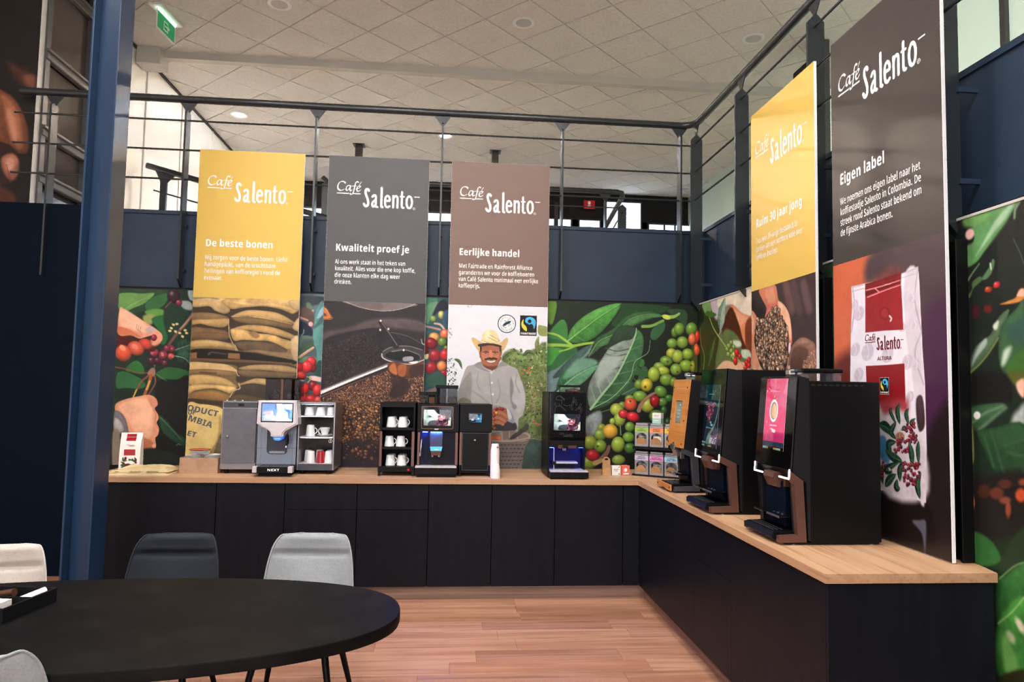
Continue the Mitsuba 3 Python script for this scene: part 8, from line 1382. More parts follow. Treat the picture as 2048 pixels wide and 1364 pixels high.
# paper cups beside it
for k, (x, y, n, what) in enumerate(((0.388, 5.60, 5, "short stack of white paper cups in front of the taller stack"), (0.384, 5.665, 20, "tall stack of white paper cups beside the black cooler"))):
    t = thing("paper_cup_stack", what, "paper cups")
    base = 0.9305
    for i in range(n):
        z = base + i * 0.0105
        part(t, "cup", lathe([(0.0, 0.062), (0.026, 0.062), (0.034, 0.004), (0.036, 0.0), (0.0372, 0.002), (0.036, 0.006), (0.0282, 0.066), (0.0, 0.066)][::-1], 24, (x, y, z)), "paper_white", 50)
    if k:
        part(t, "print_mark", upright(flat(sbox(-0.004, -0.006, 0.004, 0.006)), (x + 0.012, y - 0.0345, base + n * 0.0105 + 0.03), (1, 0, 0)), "ink_blue")
        part(t, "print_mark", upright(flat(sbox(-0.004, -0.006, 0.004, 0.006)), (x + 0.021, y - 0.033, base + n * 0.0105 + 0.03), (1, 0, 0)), "ink_red")

# ---- the single black machine (front face at y = 5.60)
Y = 5.60
a, b = 0.808, 1.112
t = thing("coffee_machine", "tall narrow black coffee machine with ribbed front and blue drink niche, under the leaf mural", "coffee machine")
part(t, "side", bx(a, a + 0.012, Y + 0.02, 6.02, 0.94, 1.622, 0.002), "black_satin")
part(t, "side", bx(b - 0.012, b, Y + 0.02, 6.02, 0.94, 1.622, 0.002), "black_satin")
part(t, "back", bx(a + 0.012, b - 0.012, 6.0, 6.02, 0.94, 1.622), "black_satin")
part(t, "top", bx(a, b, Y + 0.02, 6.02, 1.608, 1.622, 0.002), "black_satin")
part(t, "upper_body", bx(a + 0.012, b - 0.012, Y + 0.02, 6.0, 1.19, 1.608), "black_satin")
part(t, "front_field", bx(a + 0.006, b - 0.002, Y + 0.004, Y + 0.02, 1.236, 1.616, 0.001), "black_gloss")
for k in range(22):
    x = a + 0.018 + k * 0.0129
    part(t, "rib", bx(x, x + 0.0045, Y + 0.001, Y + 0.004, 1.256, 1.612), "black_satin")
fig = [nib([(0.862, 1.565), (0.875, 1.586), (0.90, 1.59), (0.915, 1.575), (0.935, 1.563)], 0.004, 0.002), nib([(0.862, 1.562), (0.895, 1.556), (0.93, 1.56)], 0.003, 0.0015), nib([(0.905, 1.555), (0.915, 1.53), (0.90, 1.515), (0.888, 1.53)], 0.0022, 0.0012), nib([(0.855, 1.46), (0.862, 1.495), (0.885, 1.512), (0.915, 1.50), (0.945, 1.475)], 0.003, 0.0015), nib([(0.862, 1.54), (0.858, 1.52), (0.872, 1.505)], 0.0022, 0.0012), nib([(0.93, 1.52), (0.955, 1.512), (0.975, 1.52)], 0.003, 0.0015)]
for k, (x, z, dg) in enumerate(((1.00, 1.53, 70), (1.03, 1.54, 100), (1.06, 1.51, 60), (1.045, 1.49, 30), (0.99, 1.50, 120), (1.01, 1.56, 85), (1.07, 1.47, 80))):
    lf = affinity.rotate(affinity.scale(Point(0, 0).buffer(1), 0.026, 0.008), dg, origin=(0, 0))
    fig.append(affinity.translate(lf.difference(lf.buffer(-0.0035)), x, z))
part(t, "front_etching", upright(flat(union_all(fig)), (0, Y + 0.0007, 0), (1, 0, 0)), "etch_grey", label="faint etched figure with a hat and coffee leaves")
part(t, "front_logo", upright(flat(affinity.translate(affinity.scale(LOGO, 0.00017, 0.00017, origin=(0, 0)), 0.888, 1.262)), (0, Y + 0.0007, 0), (1, 0, 0)), "etch_grey")
part(t, "screen_glass", bx(0.845, 1.072, Y - 0.0015, Y + 0.002, 1.306, 1.452), "black_gloss")
glow(t, "screen", PICK, 0.850, 1.312, 0.216, 0.134, Y - 0.0022, 2.2, 1.25)
part(t, "niche_wall", bx(a + 0.012, b - 0.012, Y + 0.16, Y + 0.17, 1.0, 1.19), "niche_navy")
part(t, "niche_top", bx(a + 0.006, b - 0.004, Y + 0.006, Y + 0.16, 1.176, 1.236, 0.002), "black_satin")
part(t, "outlet", [bx(0.888, 0.925, Y + 0.002, Y + 0.03, 1.168, 1.196, 0.003), bx(0.97, 1.04, Y + 0.003, Y + 0.03, 1.17, 1.194, 0.003)], "copper_dark")
part(t, "outlet_pipe", [rod((x, Y + 0.03, 1.17), (x, Y + 0.03, 1.15), 0.007) for x in (0.935, 0.952)], "chrome", 40)
for m in (bx(a + 0.016, a + 0.046, Y + 0.03, Y + 0.06, 1.1725, 1.1755), bx(b - 0.05, b - 0.018, Y + 0.03, Y + 0.06, 1.1725, 1.1755)):
    k = part(t, "niche_light", m, "ink_blue")
    scene[k]["emitter"] = lamp((2.5, 9.0, 260.0))
part(t, "guide_rod", rod((0.862, Y + 0.05, 1.175), (0.862, Y + 0.05, 1.0), 0.004), "silver", 40)
part(t, "cup_shelf", bx(0.875, 1.055, Y + 0.03, Y + 0.15, 1.045, 1.058, 0.002), "silver")
part(t, "shelf_clamp", bx(0.842, 0.88, Y + 0.03, Y + 0.09, 1.036, 1.062, 0.003), "black_satin")
part(t, "drip_tray", bx(0.816, 1.128, Y - 0.06, Y + 0.16, 0.940, 0.985, 0.003), "black_satin")
part(t, "tray_grid", bx(0.820, 1.124, Y - 0.056, Y + 0.158, 0.985, 0.998, 0.002), "silver")
part(t, "foot", [rod((x, y, 0.9302), (x, y, 0.941), 0.014) for x in (0.84, 1.08) for y in (Y - 0.02, 5.98)], "black_matt", 40)
part(t, "hopper", [bx(0.935, 1.098, 5.78, 5.783, 1.622, 1.664), bx(0.935, 1.098, 5.90, 5.903, 1.622, 1.664), bx(0.935, 0.938, 5.783, 5.90, 1.622, 1.664), bx(1.095, 1.098, 5.783, 5.90, 1.622, 1.664)], "glass_clear")
part(t, "hopper_beans", bx(0.985, 1.09, 5.79, 5.895, 1.6222, 1.645, 0.006), "beans_dark")
part(t, "hopper_lid", bx(0.928, 1.105, 5.775, 5.91, 1.664, 1.680, 0.002), "black_satin")
part(t, "side_lock", bx(b, b + 0.012, Y + 0.05, Y + 0.075, 1.29, 1.32, 0.003), "bronze")
at()
# ---- left end: coffee bag, folded sack, box with saucers
t = thing("coffee_bag", "small white and red coffee bag standing at the left end of the counter", "coffee bag")
at(-2.545, 5.945, 0.9302, 6)
w_, d_, h_ = 0.078, 0.042, 0.30
zs = np.array([0, 0.01, 0.08, 0.17, 0.235, 0.265, 0.29, 0.30])
dp = np.array([0.85, 1.0, 1.0, 0.9, 0.6, 0.25, 0.05, 0.04]) * d_
wd = np.array([0.96, 1.0, 1.0, 0.99, 1.0, 1.02, 1.03, 1.03]) * w_
V, F = [], []
for z, dd, ww in zip(zs, dp, wd):
    V += [(-ww, -dd, z), (ww, -dd, z), (ww, dd, z), (-ww, dd, z)]
for i in range(7):
    for j in range(4):
        a_, b_ = i * 4 + j, i * 4 + (j + 1) % 4
        F += [(a_, b_, b_ + 4), (a_, b_ + 4, a_ + 4)]
F += [(0, 2, 1), (0, 3, 2), (28, 29, 30), (28, 30, 31)]
part(t, "pouch", trimesh.Trimesh(np.array(V), F, process=False), "paper_white", 30)
band = lambda z0, z1, x0, x1, e: trimesh.Trimesh([(x0, -np.interp(z0, zs, dp) - e, z0), (x1, -np.interp(z0, zs, dp) - e, z0), (x1, -np.interp(z1, zs, dp) - e, z1), (x0, -np.interp(z1, zs, dp) - e, z1)], [(0, 1, 2), (0, 2, 3)], process=False)  # noqa: E731
part(t, "red_band", [band(0.235, 0.264, -0.036, 0.036, 0.001), band(0.266, 0.289, -0.036, 0.036, 0.001)], "china_red")
part(t, "red_band", [band(0.12, 0.168, -0.044, 0.04, 0.001)], "china_red")
part(t, "bag_logo", upright(flat(affinity.scale(LOGO, 0.00009, 0.00009, origin=(0, 0))), (-0.03, -0.042, 0.192), (1, 0, 0)), "ink_maroon")
dr_ = random.Random(4)
lv, br = [], []
for k in range(26):
    e_ = affinity.rotate(affinity.scale(Point(0, 0).buffer(1, quad_segs=3), 0.016, 0.006), dr_.uniform(0, 180), origin=(0, 0))
    lv.append(affinity.translate(e_, dr_.uniform(-0.058, 0.058), dr_.uniform(0.015, 0.095)))
for k in range(18):
    br.append(affinity.translate(Point(0, 0).buffer(dr_.uniform(0.006, 0.013), quad_segs=3), dr_.uniform(-0.055, 0.05), dr_.uniform(0.03, 0.10)))
inside = sbox(-0.074, 0.012, 0.074, 0.115)
part(t, "printed_berries", upright(flat(union_all(br).intersection(inside)), (0, -0.0432, 0), (1, 0, 0)), "ink_maroon")
part(t, "printed_leaves", upright(flat(union_all(lv).difference(union_all(br[:8])).intersection(inside)), (0, -0.0436, 0), (1, 0, 0)), "ink_green")
at(-2.37, 5.70, 0.9302, 3)
t = thing("burlap_sack", "folded burlap sack with green stencil print at the left end of the counter", "sack")


def pillow(x0, x1, y0, y1, z0, h, seed, n=26, m=14):
    gx, gy = np.meshgrid(np.linspace(-1, 1, n), np.linspace(-1, 1, m))
    prof = (1 - np.abs(gx) ** 6) * (1 - np.abs(gy) ** 4)
    P_ = np.stack([gx * 4, gy * 3, gx * 0 + seed], -1)
    z = z0 + h * (prof ** 0.6) * (0.75 + 0.5 * nfbm(P_, 3, 2)) + 0.001
    top = np.c_[((gx + 1) / 2 * (x1 - x0) + x0).ravel(), ((gy + 1) / 2 * (y1 - y0) + y0).ravel(), z.ravel()]
    bot = top.copy()
    bot[:, 2] = z0
    V_ = np.vstack([top, bot])
    F_ = []
    for i in range(m - 1):
        for j in range(n - 1):
            a_ = i * n + j
            F_ += [(a_, a_ + 1, a_ + n + 1), (a_, a_ + n + 1, a_ + n), (m * n + a_, m * n + a_ + n + 1, m * n + a_ + 1), (m * n + a_, m * n + a_ + n, m * n + a_ + n + 1)]
    return trimesh.Trimesh(V_, F_, process=False)


part(t, "fold", pillow(-0.27, 0.24, -0.12, 0.16, 0.0, 0.022, 1), "burlap", True)
part(t, "fold", pillow(-0.15, 0.235, -0.08, 0.17, 0.020, 0.040, 2), "burlap", True)
at(-2.37, 5.70, 0.9302, 3)
for q in ((-0.21, "D E"), (-0.05, "ART"), (0.08, "RBB")):
    part(t, "stencil", [m for m in [trimesh.Trimesh(np.c_[v[:, 0], -0.1205 + v[:, 1] * 0.9, 0.030 + v[:, 1] * 0.0], f, process=False) for v, f in [flat(line("b", q[1], q[0], 0.01, width=0.09, size=0.05))]]], "ink_green")
at()
t = thing("cardboard_box", "open brown cardboard box of white saucers beside the milk cooler", "box")
a, b, c_, d = -2.098, -1.806, 5.755, 5.965
part(t, "wall", bx(a, b, c_, c_ + 0.004, 0.9302, 1.052), "cardboard")
part(t, "wall", bx(a, b, d - 0.004, d, 0.9302, 1.052), "cardboard")
part(t, "wall", bx(a, a + 0.004, c_ + 0.004, d - 0.004, 0.9302, 1.052), "cardboard")
part(t, "wall", bx(b - 0.004, b, c_ + 0.004, d - 0.004, 0.9302, 1.052), "cardboard")
part(t, "bottom", bx(a + 0.004, b - 0.004, c_ + 0.004, d - 0.004, 0.9302, 0.934), "cardboard")
sau = [(0, 0), (0.04, 0), (0.067, 0.012), (0.069, 0.015), (0.04, 0.006), (0, 0.005)]
for x, z0, n, what in ((-2.024, 1.01, 5, "white saucer in the left pile in the cardboard box"), (-1.881, 1.015, 5, "white saucer in the right pile in the cardboard box")):
    for i in range(n):
        s_ = thing("saucer", what, "saucer", what.replace("white saucer in", "saucers of"))
        part(s_, "plate", lathe(sau, 30, (x, 5.86, z0 + i * 0.010)), "china", 40)
    sup_ = part(t, "packing", rod((x, 5.86, 0.934), (x, 5.86, z0 - 0.001), 0.05, 20), "cardboard")
for i in range(3):
    s_ = thing("saucer", "white saucer in the pile under the red plate, across the two piles", "saucer", "saucers under the red plate")
    part(s_, "plate", lathe([(r * 1.1, z) for r, z in sau], 30, (-1.985, 5.87, 1.0665 + i * 0.010)), "china", 40)
solo("saucer", lathe([(0, 0), (0.075, 0), (0.084, 0.008), (0.074, 0.004), (0, 0.004)], 30, (-1.985, 5.87, 1.1018)), "china_red", "red plate on top of the pile of saucers in the cardboard box", "saucer", 40)

# ---- right end: kraft dispenser, two small boxes, tea rack
at(1.345, 5.86, 0.9302, -8)
t = thing("kraft_dispenser", "small brown cardboard dispenser with a rounded back, beside the tea rack", "box")
arch = union_all([sbox(-0.033, 0, 0.033, 0.115), Point(0, 0.115).buffer(0.033)]).difference(affinity.scale(Point(0, 0.128).buffer(0.012), 1.2, 0.8))
part(t, "back", prism(arch, "y", 0.025, 0.028), "kraft")
part(t, "front", bx(-0.036, 0.036, -0.03, -0.027, 0, 0.062), "kraft")
part(t, "side", bx(-0.036, -0.033, -0.027, 0.025, 0, 0.08), "kraft")
part(t, "side", bx(0.033, 0.036, -0.027, 0.025, 0, 0.08), "kraft")
at(1.424, 5.86, 0.9302, -4)
t = thing("small_box", "small white printed card box, middle of the three boxes beside the tea rack", "box")
part(t, "carton", bx(-0.036, 0.036, -0.03, 0.03, 0, 0.078, 0.001), "paper_white")
part(t, "print", upright(flat(union_all([sbox(-0.02, 0.05, 0.022, 0.053), sbox(-0.02, 0.042, 0.012, 0.045), sbox(-0.02, 0.034, 0.018, 0.037)])), (0, -0.0304, 0), (1, 0, 0)), "ink_grey")
part(t, "print", upright(flat(union_all([Point(0.024, 0.012).buffer(0.006), sbox(0.016, 0.066, 0.03, 0.072)])), (0, -0.0306, 0), (1, 0, 0)), "ink_green")
at(1.500, 5.865, 0.9302, 14)
t = thing("small_box", "small salmon pink printed card box next to the tea rack", "box")
part(t, "carton", bx(-0.034, 0.034, -0.032, 0.032, 0, 0.080, 0.001), "salmon")
part(t, "print", upright(flat(Point(-0.006, 0.045).buffer(0.016)), (0, -0.0324, 0), (1, 0, 0)), "ink_white")
part(t, "print", upright(flat(sbox(-0.028, 0.008, 0.024, 0.018)), (0, -0.0324, 0), (1, 0, 0)), "ink_white")

RX, RY, RD = 1.585, 5.845, -35
at(RX, RY, 0.9302, RD)
rack = thing("tea_rack", "black two-tier rack holding tea tins in the corner of the counter", "rack")
part(rack, "base", bx(-0.02, 0.40, -0.02, 0.13, 0.0, 0.012, 0.002), "black_matt")
part(rack, "shelf", bx(-0.015, 0.40, -0.02, 0.13, 0.222, 0.246, 0.002), "black_matt")
part(rack, "back", bx(-0.015, 0.40, 0.122, 0.13, 0.012, 0.222), "black_matt")
part(rack, "side", bx(-0.018, -0.010, 0.06, 0.122, 0.012, 0.222), "black_matt")
part(rack, "side", bx(0.392, 0.40, 0.06, 0.122, 0.012, 0.222), "black_matt")
TINS = [(0, 1, "band_green", ["PURE", "GREEN TEA"], "tea tin with a green PURE GREEN TEA label, upper left of the rack"), (1, 1, "band_orange", ["AFRICAN", "ROOIBOS"], "tea tin with an orange AFRICAN ROOIBOS label, upper row middle"), (2, 1, "band_yellow", ["GREEN TEA", "GINGER"], "tea tin with a yellow label, upper right of the rack"), (0, 0, "band_lilac", ["ENGLISH", "BREAKFAST"], "tea tin with a lilac ENGLISH BREAKFAST label, lower left of the rack"), (1, 0, "band_pink", ["BLACK TEA", "FOREST FRUIT"], "tea tin with a pink BLACK TEA FOREST FRUIT label, lower row middle"), (2, 0, "band_blue", ["CLASSIC", "EARL GREY"], "tea tin with a pale blue EARL GREY label, lower right of the rack")]
for k, level, bandm, words, what in TINS:
    c = math.cos(math.radians(RD))
    s = math.sin(math.radians(RD))
    lx = 0.058 + k * 0.129
    at(RX + c * lx, RY + s * lx, 0.9302 + (0.0125 if level == 0 else 0.2465), RD)
    t = thing("tea_tin", what, "tin")
    W, Dp, Hh = 0.059, 0.10, 0.195
    hole = affinity.scale(Point(0, 0.075).buffer(1), 0.045, 0.038).intersection(sbox(-1, 0.03, 1, 1))
    part(t, "front", prism(rr(-W, W, 0, 0.158, 0.004).difference(union_all([hole, sbox(-0.042, 0.022, 0.042, 0.072)])), "y", 0.0, 0.003), "tin")
    part(t, "side", bx(-W, -W + 0.003, 0.003, Dp, 0, 0.158), "tin")
    part(t, "side", bx(W - 0.003, W, 0.003, Dp, 0, 0.158), "tin")
    part(t, "back", bx(-W + 0.003, W - 0.003, Dp - 0.003, Dp, 0, 0.158), "tin")
    part(t, "bottom", bx(-W + 0.003, W - 0.003, 0.003, Dp - 0.003, 0, 0.003), "tin")
    part(t, "lid", [bx(-W - 0.001, W + 0.001, -0.002, Dp + 0.001, 0.158, 0.176, 0.003), bx(-W + 0.004, W - 0.004, 0.003, Dp - 0.004, 0.176, 0.195, 0.004)], "tin")
    part(t, "label_band", bx(-W - 0.0008, W + 0.0008, -0.0012, 0.0, 0.118, 0.157), bandm)
    for i, wtxt in enumerate(words):
        wl = 0.0088 * len(wtxt)
        part(t, "label_word", upright(flat(line("b", wtxt, -wl / 2, 0.140 - i * 0.0135, width=wl, size=0.0145)), (0, -0.0018, 0), (1, 0, 0)), "ink_black")
    part(t, "flap", prism(affinity.scale(Point(0, 0.0).buffer(1), 0.045, 0.062).intersection(sbox(-1, 0, 1, 1)), "y", -0.001, 0.001).apply_transform(trimesh.transformations.rotation_matrix(math.radians(22), [1, 0, 0])).apply_translation((0, -0.001, 0.022)), "kraft")
    if not (k == 2 and level == 0):
        for i in range(4):
            part(t, "sachet", bx(-0.034 + i * 0.003, 0.036 - i * 0.002, 0.02 + i * 0.016, 0.024 + i * 0.016, 0.004, 0.088 - (i % 2) * 0.008, 0.001), "foil" if level == 0 or k == 0 else "kraft" if i % 2 else "paper_white")
c, s = math.cos(math.radians(RD)), math.sin(math.radians(RD))
at(RX + c * 0.185 - s * 0.05, RY + s * 0.185 + c * 0.05, 0.9302 + 0.2465 + 0.1955, RD)
t = thing("small_box", "small white and mint card box on top of the tea rack", "box")
part(t, "carton", bx(-0.040, 0.036, -0.035, 0.035, 0.042, 0.088, 0.001), "paper_white")
part(t, "lower_half", bx(-0.040, 0.036, -0.035, 0.035, 0, 0.042), "mint")
part(t, "print", upright(flat(union_all([sbox(-0.025, 0.066, 0.02, 0.069), sbox(-0.02, 0.058, 0.014, 0.061)])), (0, -0.0354, 0), (1, 0, 0)), "ink_grey")
part(t, "print", upright(flat(sbox(-0.028, 0.022, 0.018, 0.028)), (0, -0.0354, 0), (1, 0, 0)), "ink_white")
at()

# ================================================================ vending machines on the right counter (they face -x)
def tilted(mesh, tilt, y0, z0):
    """Something built upright at y = 0 laid back by tilt (radians) about its lower edge, which then stands at y0, z0."""
    c, s = math.cos(tilt), math.sin(tilt)
    v, f = (mesh.vertices, mesh.faces) if isinstance(mesh, trimesh.Trimesh) else mesh
    v = np.asarray(v)
    w = np.c_[v[:, 0], y0 + v[:, 1] * c + v[:, 2] * s, z0 - v[:, 1] * s + v[:, 2] * c]
    return trimesh.Trimesh(w, f, process=False)


def vending(name, label, yc, hw, xb, xt, xbody, zb, zt, H, frame_mat, kind):
    """xb, xt: the front panel's lower and upper edge; xbody: where the cabinet starts; zb, zt: the panel's lower and upper edge; H: the cabinet's height."""
    t = thing(name, label, "coffee machine")
    at(0, yc, TOP, -90)
    tilt = math.atan2(xt - xb, zt - zb)
    L = math.hypot(xt - xb, zt - zb)
    xend = 2.09
    part(t, "body", bx(-hw, hw, xbody, xend, 0.012, H, 0.004), "black_satin")
    part(t, "door", prism(Polygon([(xb + 0.006, zb), (xt + 0.006, zt), (xbody - 0.001, zt - 0.012), (xbody - 0.001, 0.02), (xbody - 0.012, 0.02), (xbody - 0.02, zb - 0.05)]), "x", -hw, hw), "charcoal")
    if kind != "wood":
        part(t, "front_glass", tilted(bx(-hw + 0.004, hw - 0.004, -0.004, 0.004, 0.004, L - 0.004, 0.003), tilt, xb, zb), "black_gloss")
    if kind == "pink":
        W, Hs = 0.228, 0.345
        ops = [["g", "c22a58", "d83a6c", "e0406e", "f04a78"], ["p", [40, 0, 228, 0, 228, 150, 110, 120], "e8688e", 10, 0.05, 1], ["p", [0, 60, 120, 110, 228, 180, 228, 300, 0, 300], "f2487a", 16, 0.04, 1], ["p", [0, 290, 228, 280, 228, 345, 0, 345], "c43268", 14, 0.05, 1],
               ["s", [100, 0, 100, 52], 1.5, 1.5, "e8c0a0", 1], ["e", 100, 96, [9, 0, 0, 11], "c8b050", "b", 1], ["e", 100, 165, [46, 0, 0, 58], "e0f6f8", "f", 2], ["e", 100, 165, [33, 0, 0, 44], "b06c4c", "f", 2], ["e", 102, 166, [28, 0, 0, 38], "f6b684", "f", 2], ["p", [100, 130, 128, 150, 128, 195, 110, 200], "fad0a4", 4, 0, 1],
               ["s", [70, 240, 140, 240], 3, 3, "f8d0dc", 1.5], ["s", [82, 258, 128, 266], 4, 5, "fce8ee", 1.5], ["s", [96, 268, 124, 272], 5, 5, "fce8ee", 1.5], ["s", [60, 62, 150, 66], 1, 1, "f0b0c8", 1], ["e", 14, 66, [4, 0, 0, 6], "f4d8e4", "f", 1], ["p", [0, 322, 228, 322, 228, 345, 0, 345], "283448", 1, 0.1, 0]]
        rs = random.Random(8)
        ops += [["e", rs.uniform(10, 220), rs.uniform(8, 70), [1.6, 0, 0, 2.2], "fbe6ee", "f", 0.8] for _ in range(26)]
        a0, b0 = -0.118, 0.105
        buttons = [["g", "08080c", "08080c", "08080c", "08080c"], ["p", [4, 4, 66, 2, 66, 15, 4, 16], "c8a050", 2, 0.2, 0], ["p", [4, 4, 40, 3, 40, 15, 4, 15], "a8ecf8", 2, 0.3, 0], ["p", [120, 5, 200, 5, 200, 16, 120, 16], "d0a048", 2, 0.2, 0], ["p", [150, 6, 196, 6, 196, 15, 150, 15], "b0e8f0", 2, 0.3, 0]]
    elif kind == "dark":
        W, Hs = 0.24, 0.37
        ops = [["g", "123038", "14303c", "0e1c2e", "101c30"], ["p", [0, 0, 240, 0, 240, 120, 0, 100], "17404a", 14, 0.2, 1], ["s", [60, 60, 150, 60], 2, 2, "7cc8d4", 1],
               ["d", [30, 120, 70, 110, 110, 125, 165, 115, 160, 180, 90, 230, 40, 200], 22, ["8a2858", "c04870", "e09078", "5a2048", "d87890", "a03870"], 3, 130], ["e", 120, 235, [18, 0, 0, 8], "7cc8dc", "f", 3], ["e", 140, 250, [22, 0, 0, 8], "8cd4e4", "f", 3], ["s", [50, 268, 160, 270], 3, 3, "6cb8cc", 1.5],
               ["s", [235, 90, 215, 180, 180, 250, 110, 310], 6, 12, "6c8c70", 5], ["s", [225, 170, 190, 245, 120, 310], 1.5, 2, "c0c8a0", 1.5], ["p", [60, 370, 90, 310, 120, 300, 150, 370], "88b0a8", 7, 0.4, 1], ["p", [130, 300, 240, 306, 240, 370, 150, 370], "101c3c", 3, 0.2, 0], ["d", [150, 315, 235, 325, 230, 360, 160, 356], 18, ["e0c0e8", "8a3880", "c078c0", "f4e0f4", "5a2860"], 6, 60], ["p", [0, 356, 60, 356, 60, 368, 0, 368], "90d8e8", 2, 0.3, 0]]
        a0, b0 = -0.10, 0.055
        buttons = [["g", "08080c", "08080c", "08080c", "08080c"], ["p", [4, 4, 50, 4, 50, 14, 4, 14], "90d8e8", 2, 0.3, 0], ["p", [100, 4, 160, 4, 160, 14, 100, 14], "c8b060", 2, 0.3, 0]]
    if kind in ("pink", "dark"):
        lay = lambda m: tilted(m, tilt, xb, zb)  # noqa: E731
        glow(t, "screen", ops, a0, b0, W, Hs, -0.0054, 2.2, 1.15 if kind == "pink" else 0.6, lay)
        glow(t, "touch_buttons", buttons, a0, b0 - 0.0185, W, 0.018, -0.0054, 2.2, 1.0, lay)
        for s_ in (-1, 1):
            e = hw - 0.008
            bars = [bx(*sorted((s_ * (e - 0.008), s_ * e)), -0.010, -0.002, -0.036, 0.012, 0.003), bx(*sorted((s_ * (e - 0.105), s_ * e)), -0.010, -0.002, -0.040, -0.030, 0.003)]
            k = part(t, "light_bar", tilted(trimesh.util.concatenate(bars), tilt, xb, zb), "lamp_trim")
            scene[k]["emitter"] = lamp((1.9, 1.9, 2.0))
        part(t, "chin", prism(Polygon([(xb + 0.004, zb + 0.004), (xb + 0.03, zb - 0.045), (xbody - 0.02, zb - 0.05), (xbody - 0.02, zb + 0.004)]), "x", -hw + 0.004, hw - 0.004), "black_satin")
        part(t, "spout", [prism(Polygon([(xb - 0.016, zb - 0.018), (xb + 0.06, zb - 0.018), (xb + 0.06, zb - 0.098), (xb + 0.002, zb - 0.092), (xb - 0.022, zb - 0.045)]), "x", -0.058, 0.05)], "copper")
        part(t, "hot_water_outlet", bx(0.088, 0.104, xb + 0.012, xb + 0.04, zb - 0.085, zb - 0.045, 0.003), "copper_dark")
    else:
        board = rr(-hw + 0.002, hw - 0.002, 0.0, L, 0.004).difference(union_all([rr(-0.075, 0.075, 0.175, 0.338, 0.002), Point(-0.03, 0.0).buffer(0.035)]))
        part(t, "front_board", tilted(prism(board, "y", -0.012, 0.004), tilt, xb, zb), "bamboo")
        for x in (-hw + 0.02, hw - 0.02):
            for z in (0.03, 0.195, L - 0.06):
                part(t, "screw", tilted(rod((x, -0.014, z), (x, -0.011, z), 0.006, 12), tilt, xb, zb), "black_matt")
        ops = [["g", "8c9690", "8a948e", "7e8884", "848e88"], ["e", 84, 26, [12, 0, 0, 6], "c4e4d8", "f", 2], ["e", 104, 26, [5, 0, 0, 4], "5ca080", "f", 2]]
        for z in (66, 92, 118):
            ops += [["s", [44, z, 100, z], 3, 2, "b8d4cc", 1.5], ["s", [38, z - 6, 38, z + 5], 2, 2, "c0dcd4", 1.5]]
        S = Sheet(144, 157, 2.4, 2.4).paint(ops)
        (v, f), col = S.mesh((-0.072, 0, 0.178 + 0.157), (1, 0, 0))
        v = v - np.array([0, 0.0042, 0])
        part(t, "screen", tilted((v, f), tilt, xb, zb), "print_satin", color=col)
        part(t, "chin", prism(Polygon([(xb + 0.008, zb + 0.004), (xb + 0.03, zb - 0.03), (xbody - 0.02, zb - 0.04), (xbody - 0.02, zb + 0.004)]), "x", -hw + 0.004, hw - 0.004), "black_satin")
        part(t, "spout", [bx(-0.075, 0.02, xb - 0.020, xb + 0.05, zb - 0.02, zb + 0.02, 0.004), prism(Polygon([(xb - 0.012, zb - 0.02), (xb + 0.05, zb - 0.02), (xb + 0.05, zb - 0.07), (xb + 0.006, zb - 0.066)]), "x", -0.068, 0.03)], "steel")
        part(t, "hot_water_outlet", bx(0.06, 0.08, xb + 0.01, xb + 0.04, zb - 0.08, zb - 0.03, 0.003), "steel")
    # side arms, niche, trays
    arm = Polygon([(xb - 0.002, zb + 0.002), (xbody - 0.035, zb - 0.042), (xbody - 0.020, 0.014), (xb - 0.062, 0.012), (xb - 0.062, 0.042), (xbody - 0.064, 0.047), (xbody - 0.080, zb - 0.062), (xb - 0.006, zb - 0.034)])
    for s_ in (-1, 1):
        part(t, "arm", prism(arm, "x", *sorted((s_ * (hw - 0.034), s_ * (hw - 0.001)))), frame_mat if s_ > 0 else "black_satin")
        part(t, "arm_lining", prism(Polygon([(xbody - 0.080, zb - 0.064), (xbody - 0.021, zb - 0.06), (xbody - 0.021, 0.06), (xbody - 0.068, 0.054)]), "x", *sorted((s_ * (hw - 0.046), s_ * (hw - 0.035)))), "charcoal")
    part(t, "niche_wall", bx(-hw + 0.04, hw - 0.04, xbody - 0.020, xbody - 0.013, 0.06, zb - 0.05), "shaded_wall_niche_navy")
    part(t, "column", bx(-hw * 0.6, hw * 0.45, xbody - 0.075, xbody - 0.021, 0.062, zb - 0.06, 0.006), "shaded_wall_niche_navy")
    y0 = xb - 0.075
    part(t, "drip_tray", prism(Polygon([(y0 + 0.004, 0.020), (y0 - 0.006, 0.030), (y0 + 0.006, 0.056), (xbody - 0.03, 0.060), (xbody - 0.03, 0.020)]), "x", -hw + 0.05, hw - 0.045), "black_satin")
    if kind == "wood":
        part(t, "tray_front", prism(union_all([sbox(-hw + 0.01, 0.014, hw - 0.008, 0.056)]).difference(sbox(-0.05, 0.013, 0.04, 0.022)), "y", y0 - 0.016, y0 - 0.006), "bamboo")
        for x in (-hw + 0.03, hw - 0.03):
            part(t, "tray_screw", rod((x, y0 - 0.018, 0.036), (x, y0 - 0.0155, 0.036), 0.006, 12), "black_matt")
    holes = []
    for i in range(13):
        for j in range(3):
            holes.append(bx(-hw + 0.075 + i * (2 * hw - 0.15) / 13, -hw + 0.080 + i * (2 * hw - 0.15) / 13, y0 + 0.02 + j * 0.022, y0 + 0.027 + j * 0.022, 0.0575, 0.0592))
    part(t, "tray_pins", holes, "steel", kind="stuff")
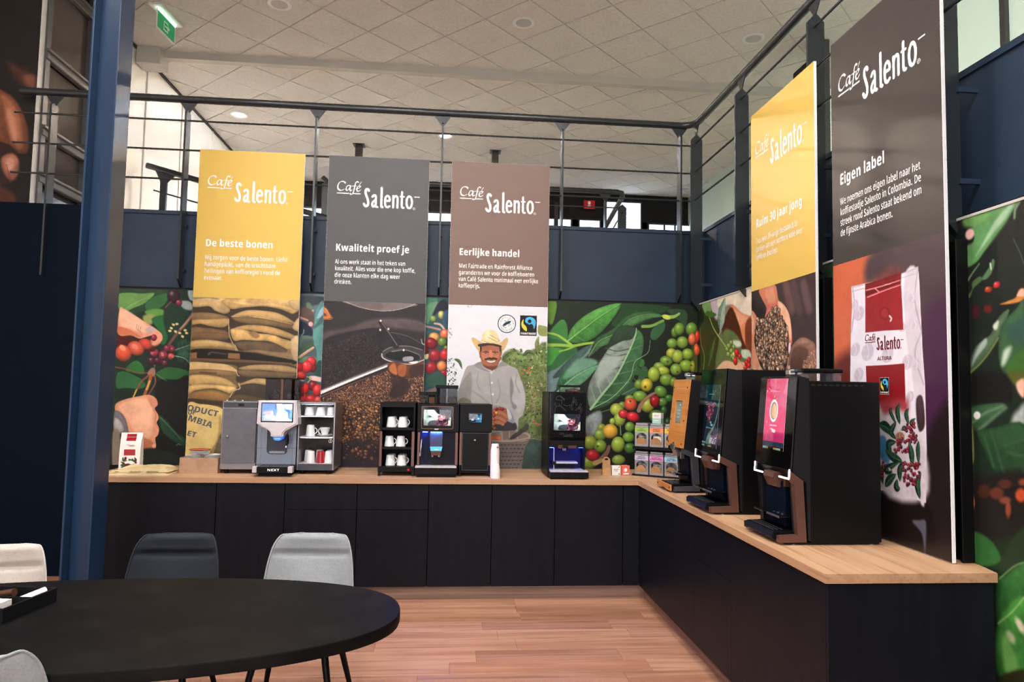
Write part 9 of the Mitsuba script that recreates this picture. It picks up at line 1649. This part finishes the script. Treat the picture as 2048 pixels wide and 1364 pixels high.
    part(t, "cup_shelf", bx(-hw + 0.055, hw - 0.05, xb - 0.035, xbody - 0.03, 0.118, 0.126, 0.003), "black_gloss")
    part(t, "cup_shelf_edge", bx(0.01, hw - 0.06, xb - 0.038, xb - 0.034, 0.116, 0.127, 0.001), "steel")
    part(t, "cup_shelf_pins", [bx(0.0 + i * 0.022, 0.012 + i * 0.022, xb + 0.0 + (i % 2) * 0.012, xb + 0.008 + (i % 2) * 0.012, 0.1262, 0.1275) for i in range(5)], "chrome")
    part(t, "base", bx(-hw + 0.01, hw - 0.01, xb - 0.03, xend - 0.01, 0.004, 0.0119), "black_matt")
    part(t, "foot", [rod((x, y, 0.0002), (x, y, 0.0045), 0.014) for x in (-hw + 0.03, hw - 0.03) for y in (xb + 0.02, 2.05)], "chrome", 40)
    if kind == "pink":
        for i in range(9):
            part(t, "vent_slot", bx(hw - 0.0005, hw + 0.0008, 1.742 + i * 0.031, 1.762 + i * 0.031, H - 0.024, H - 0.015), "cabinet_gap")
    if kind != "dark":
        part(t, "hopper", [bx(-0.17, 0.02, 1.80, 1.803, H, H + 0.046), bx(-0.17, 0.02, 1.997, 2.0, H, H + 0.046), bx(-0.17, -0.167, 1.803, 1.997, H, H + 0.046), bx(0.017, 0.02, 1.803, 1.997, H, H + 0.046)], "glass_clear")
        part(t, "hopper_lid", bx(-0.178, 0.028, 1.792, 2.008, H + 0.046, H + 0.066, 0.004), "black_satin")
        part(t, "hopper_latch", bx(-0.11, -0.06, 1.765, 1.80, H + 0.03, H + 0.062, 0.006), "chrome")
    at()
    return t


vending("vending_machine", "black coffee machine with a lit pink screen and copper arms, nearest on the right counter", 3.43, 0.20, 1.640, 1.678, 1.733, 0.345, 0.805, 0.782, "copper", "pink")
vending("vending_machine", "black coffee machine with a dark berry screen and copper arms, middle of the right counter", 4.23, 0.21, 1.607, 1.650, 1.738, 0.340, 0.860, 0.855, "copper", "dark")
vending("vending_machine", "coffee machine with a light wooden front board and grey screen, farthest on the right counter", 5.015, 0.165, 1.664, 1.720, 1.808, 0.312, 0.803, 0.795, "graphite", "wood")
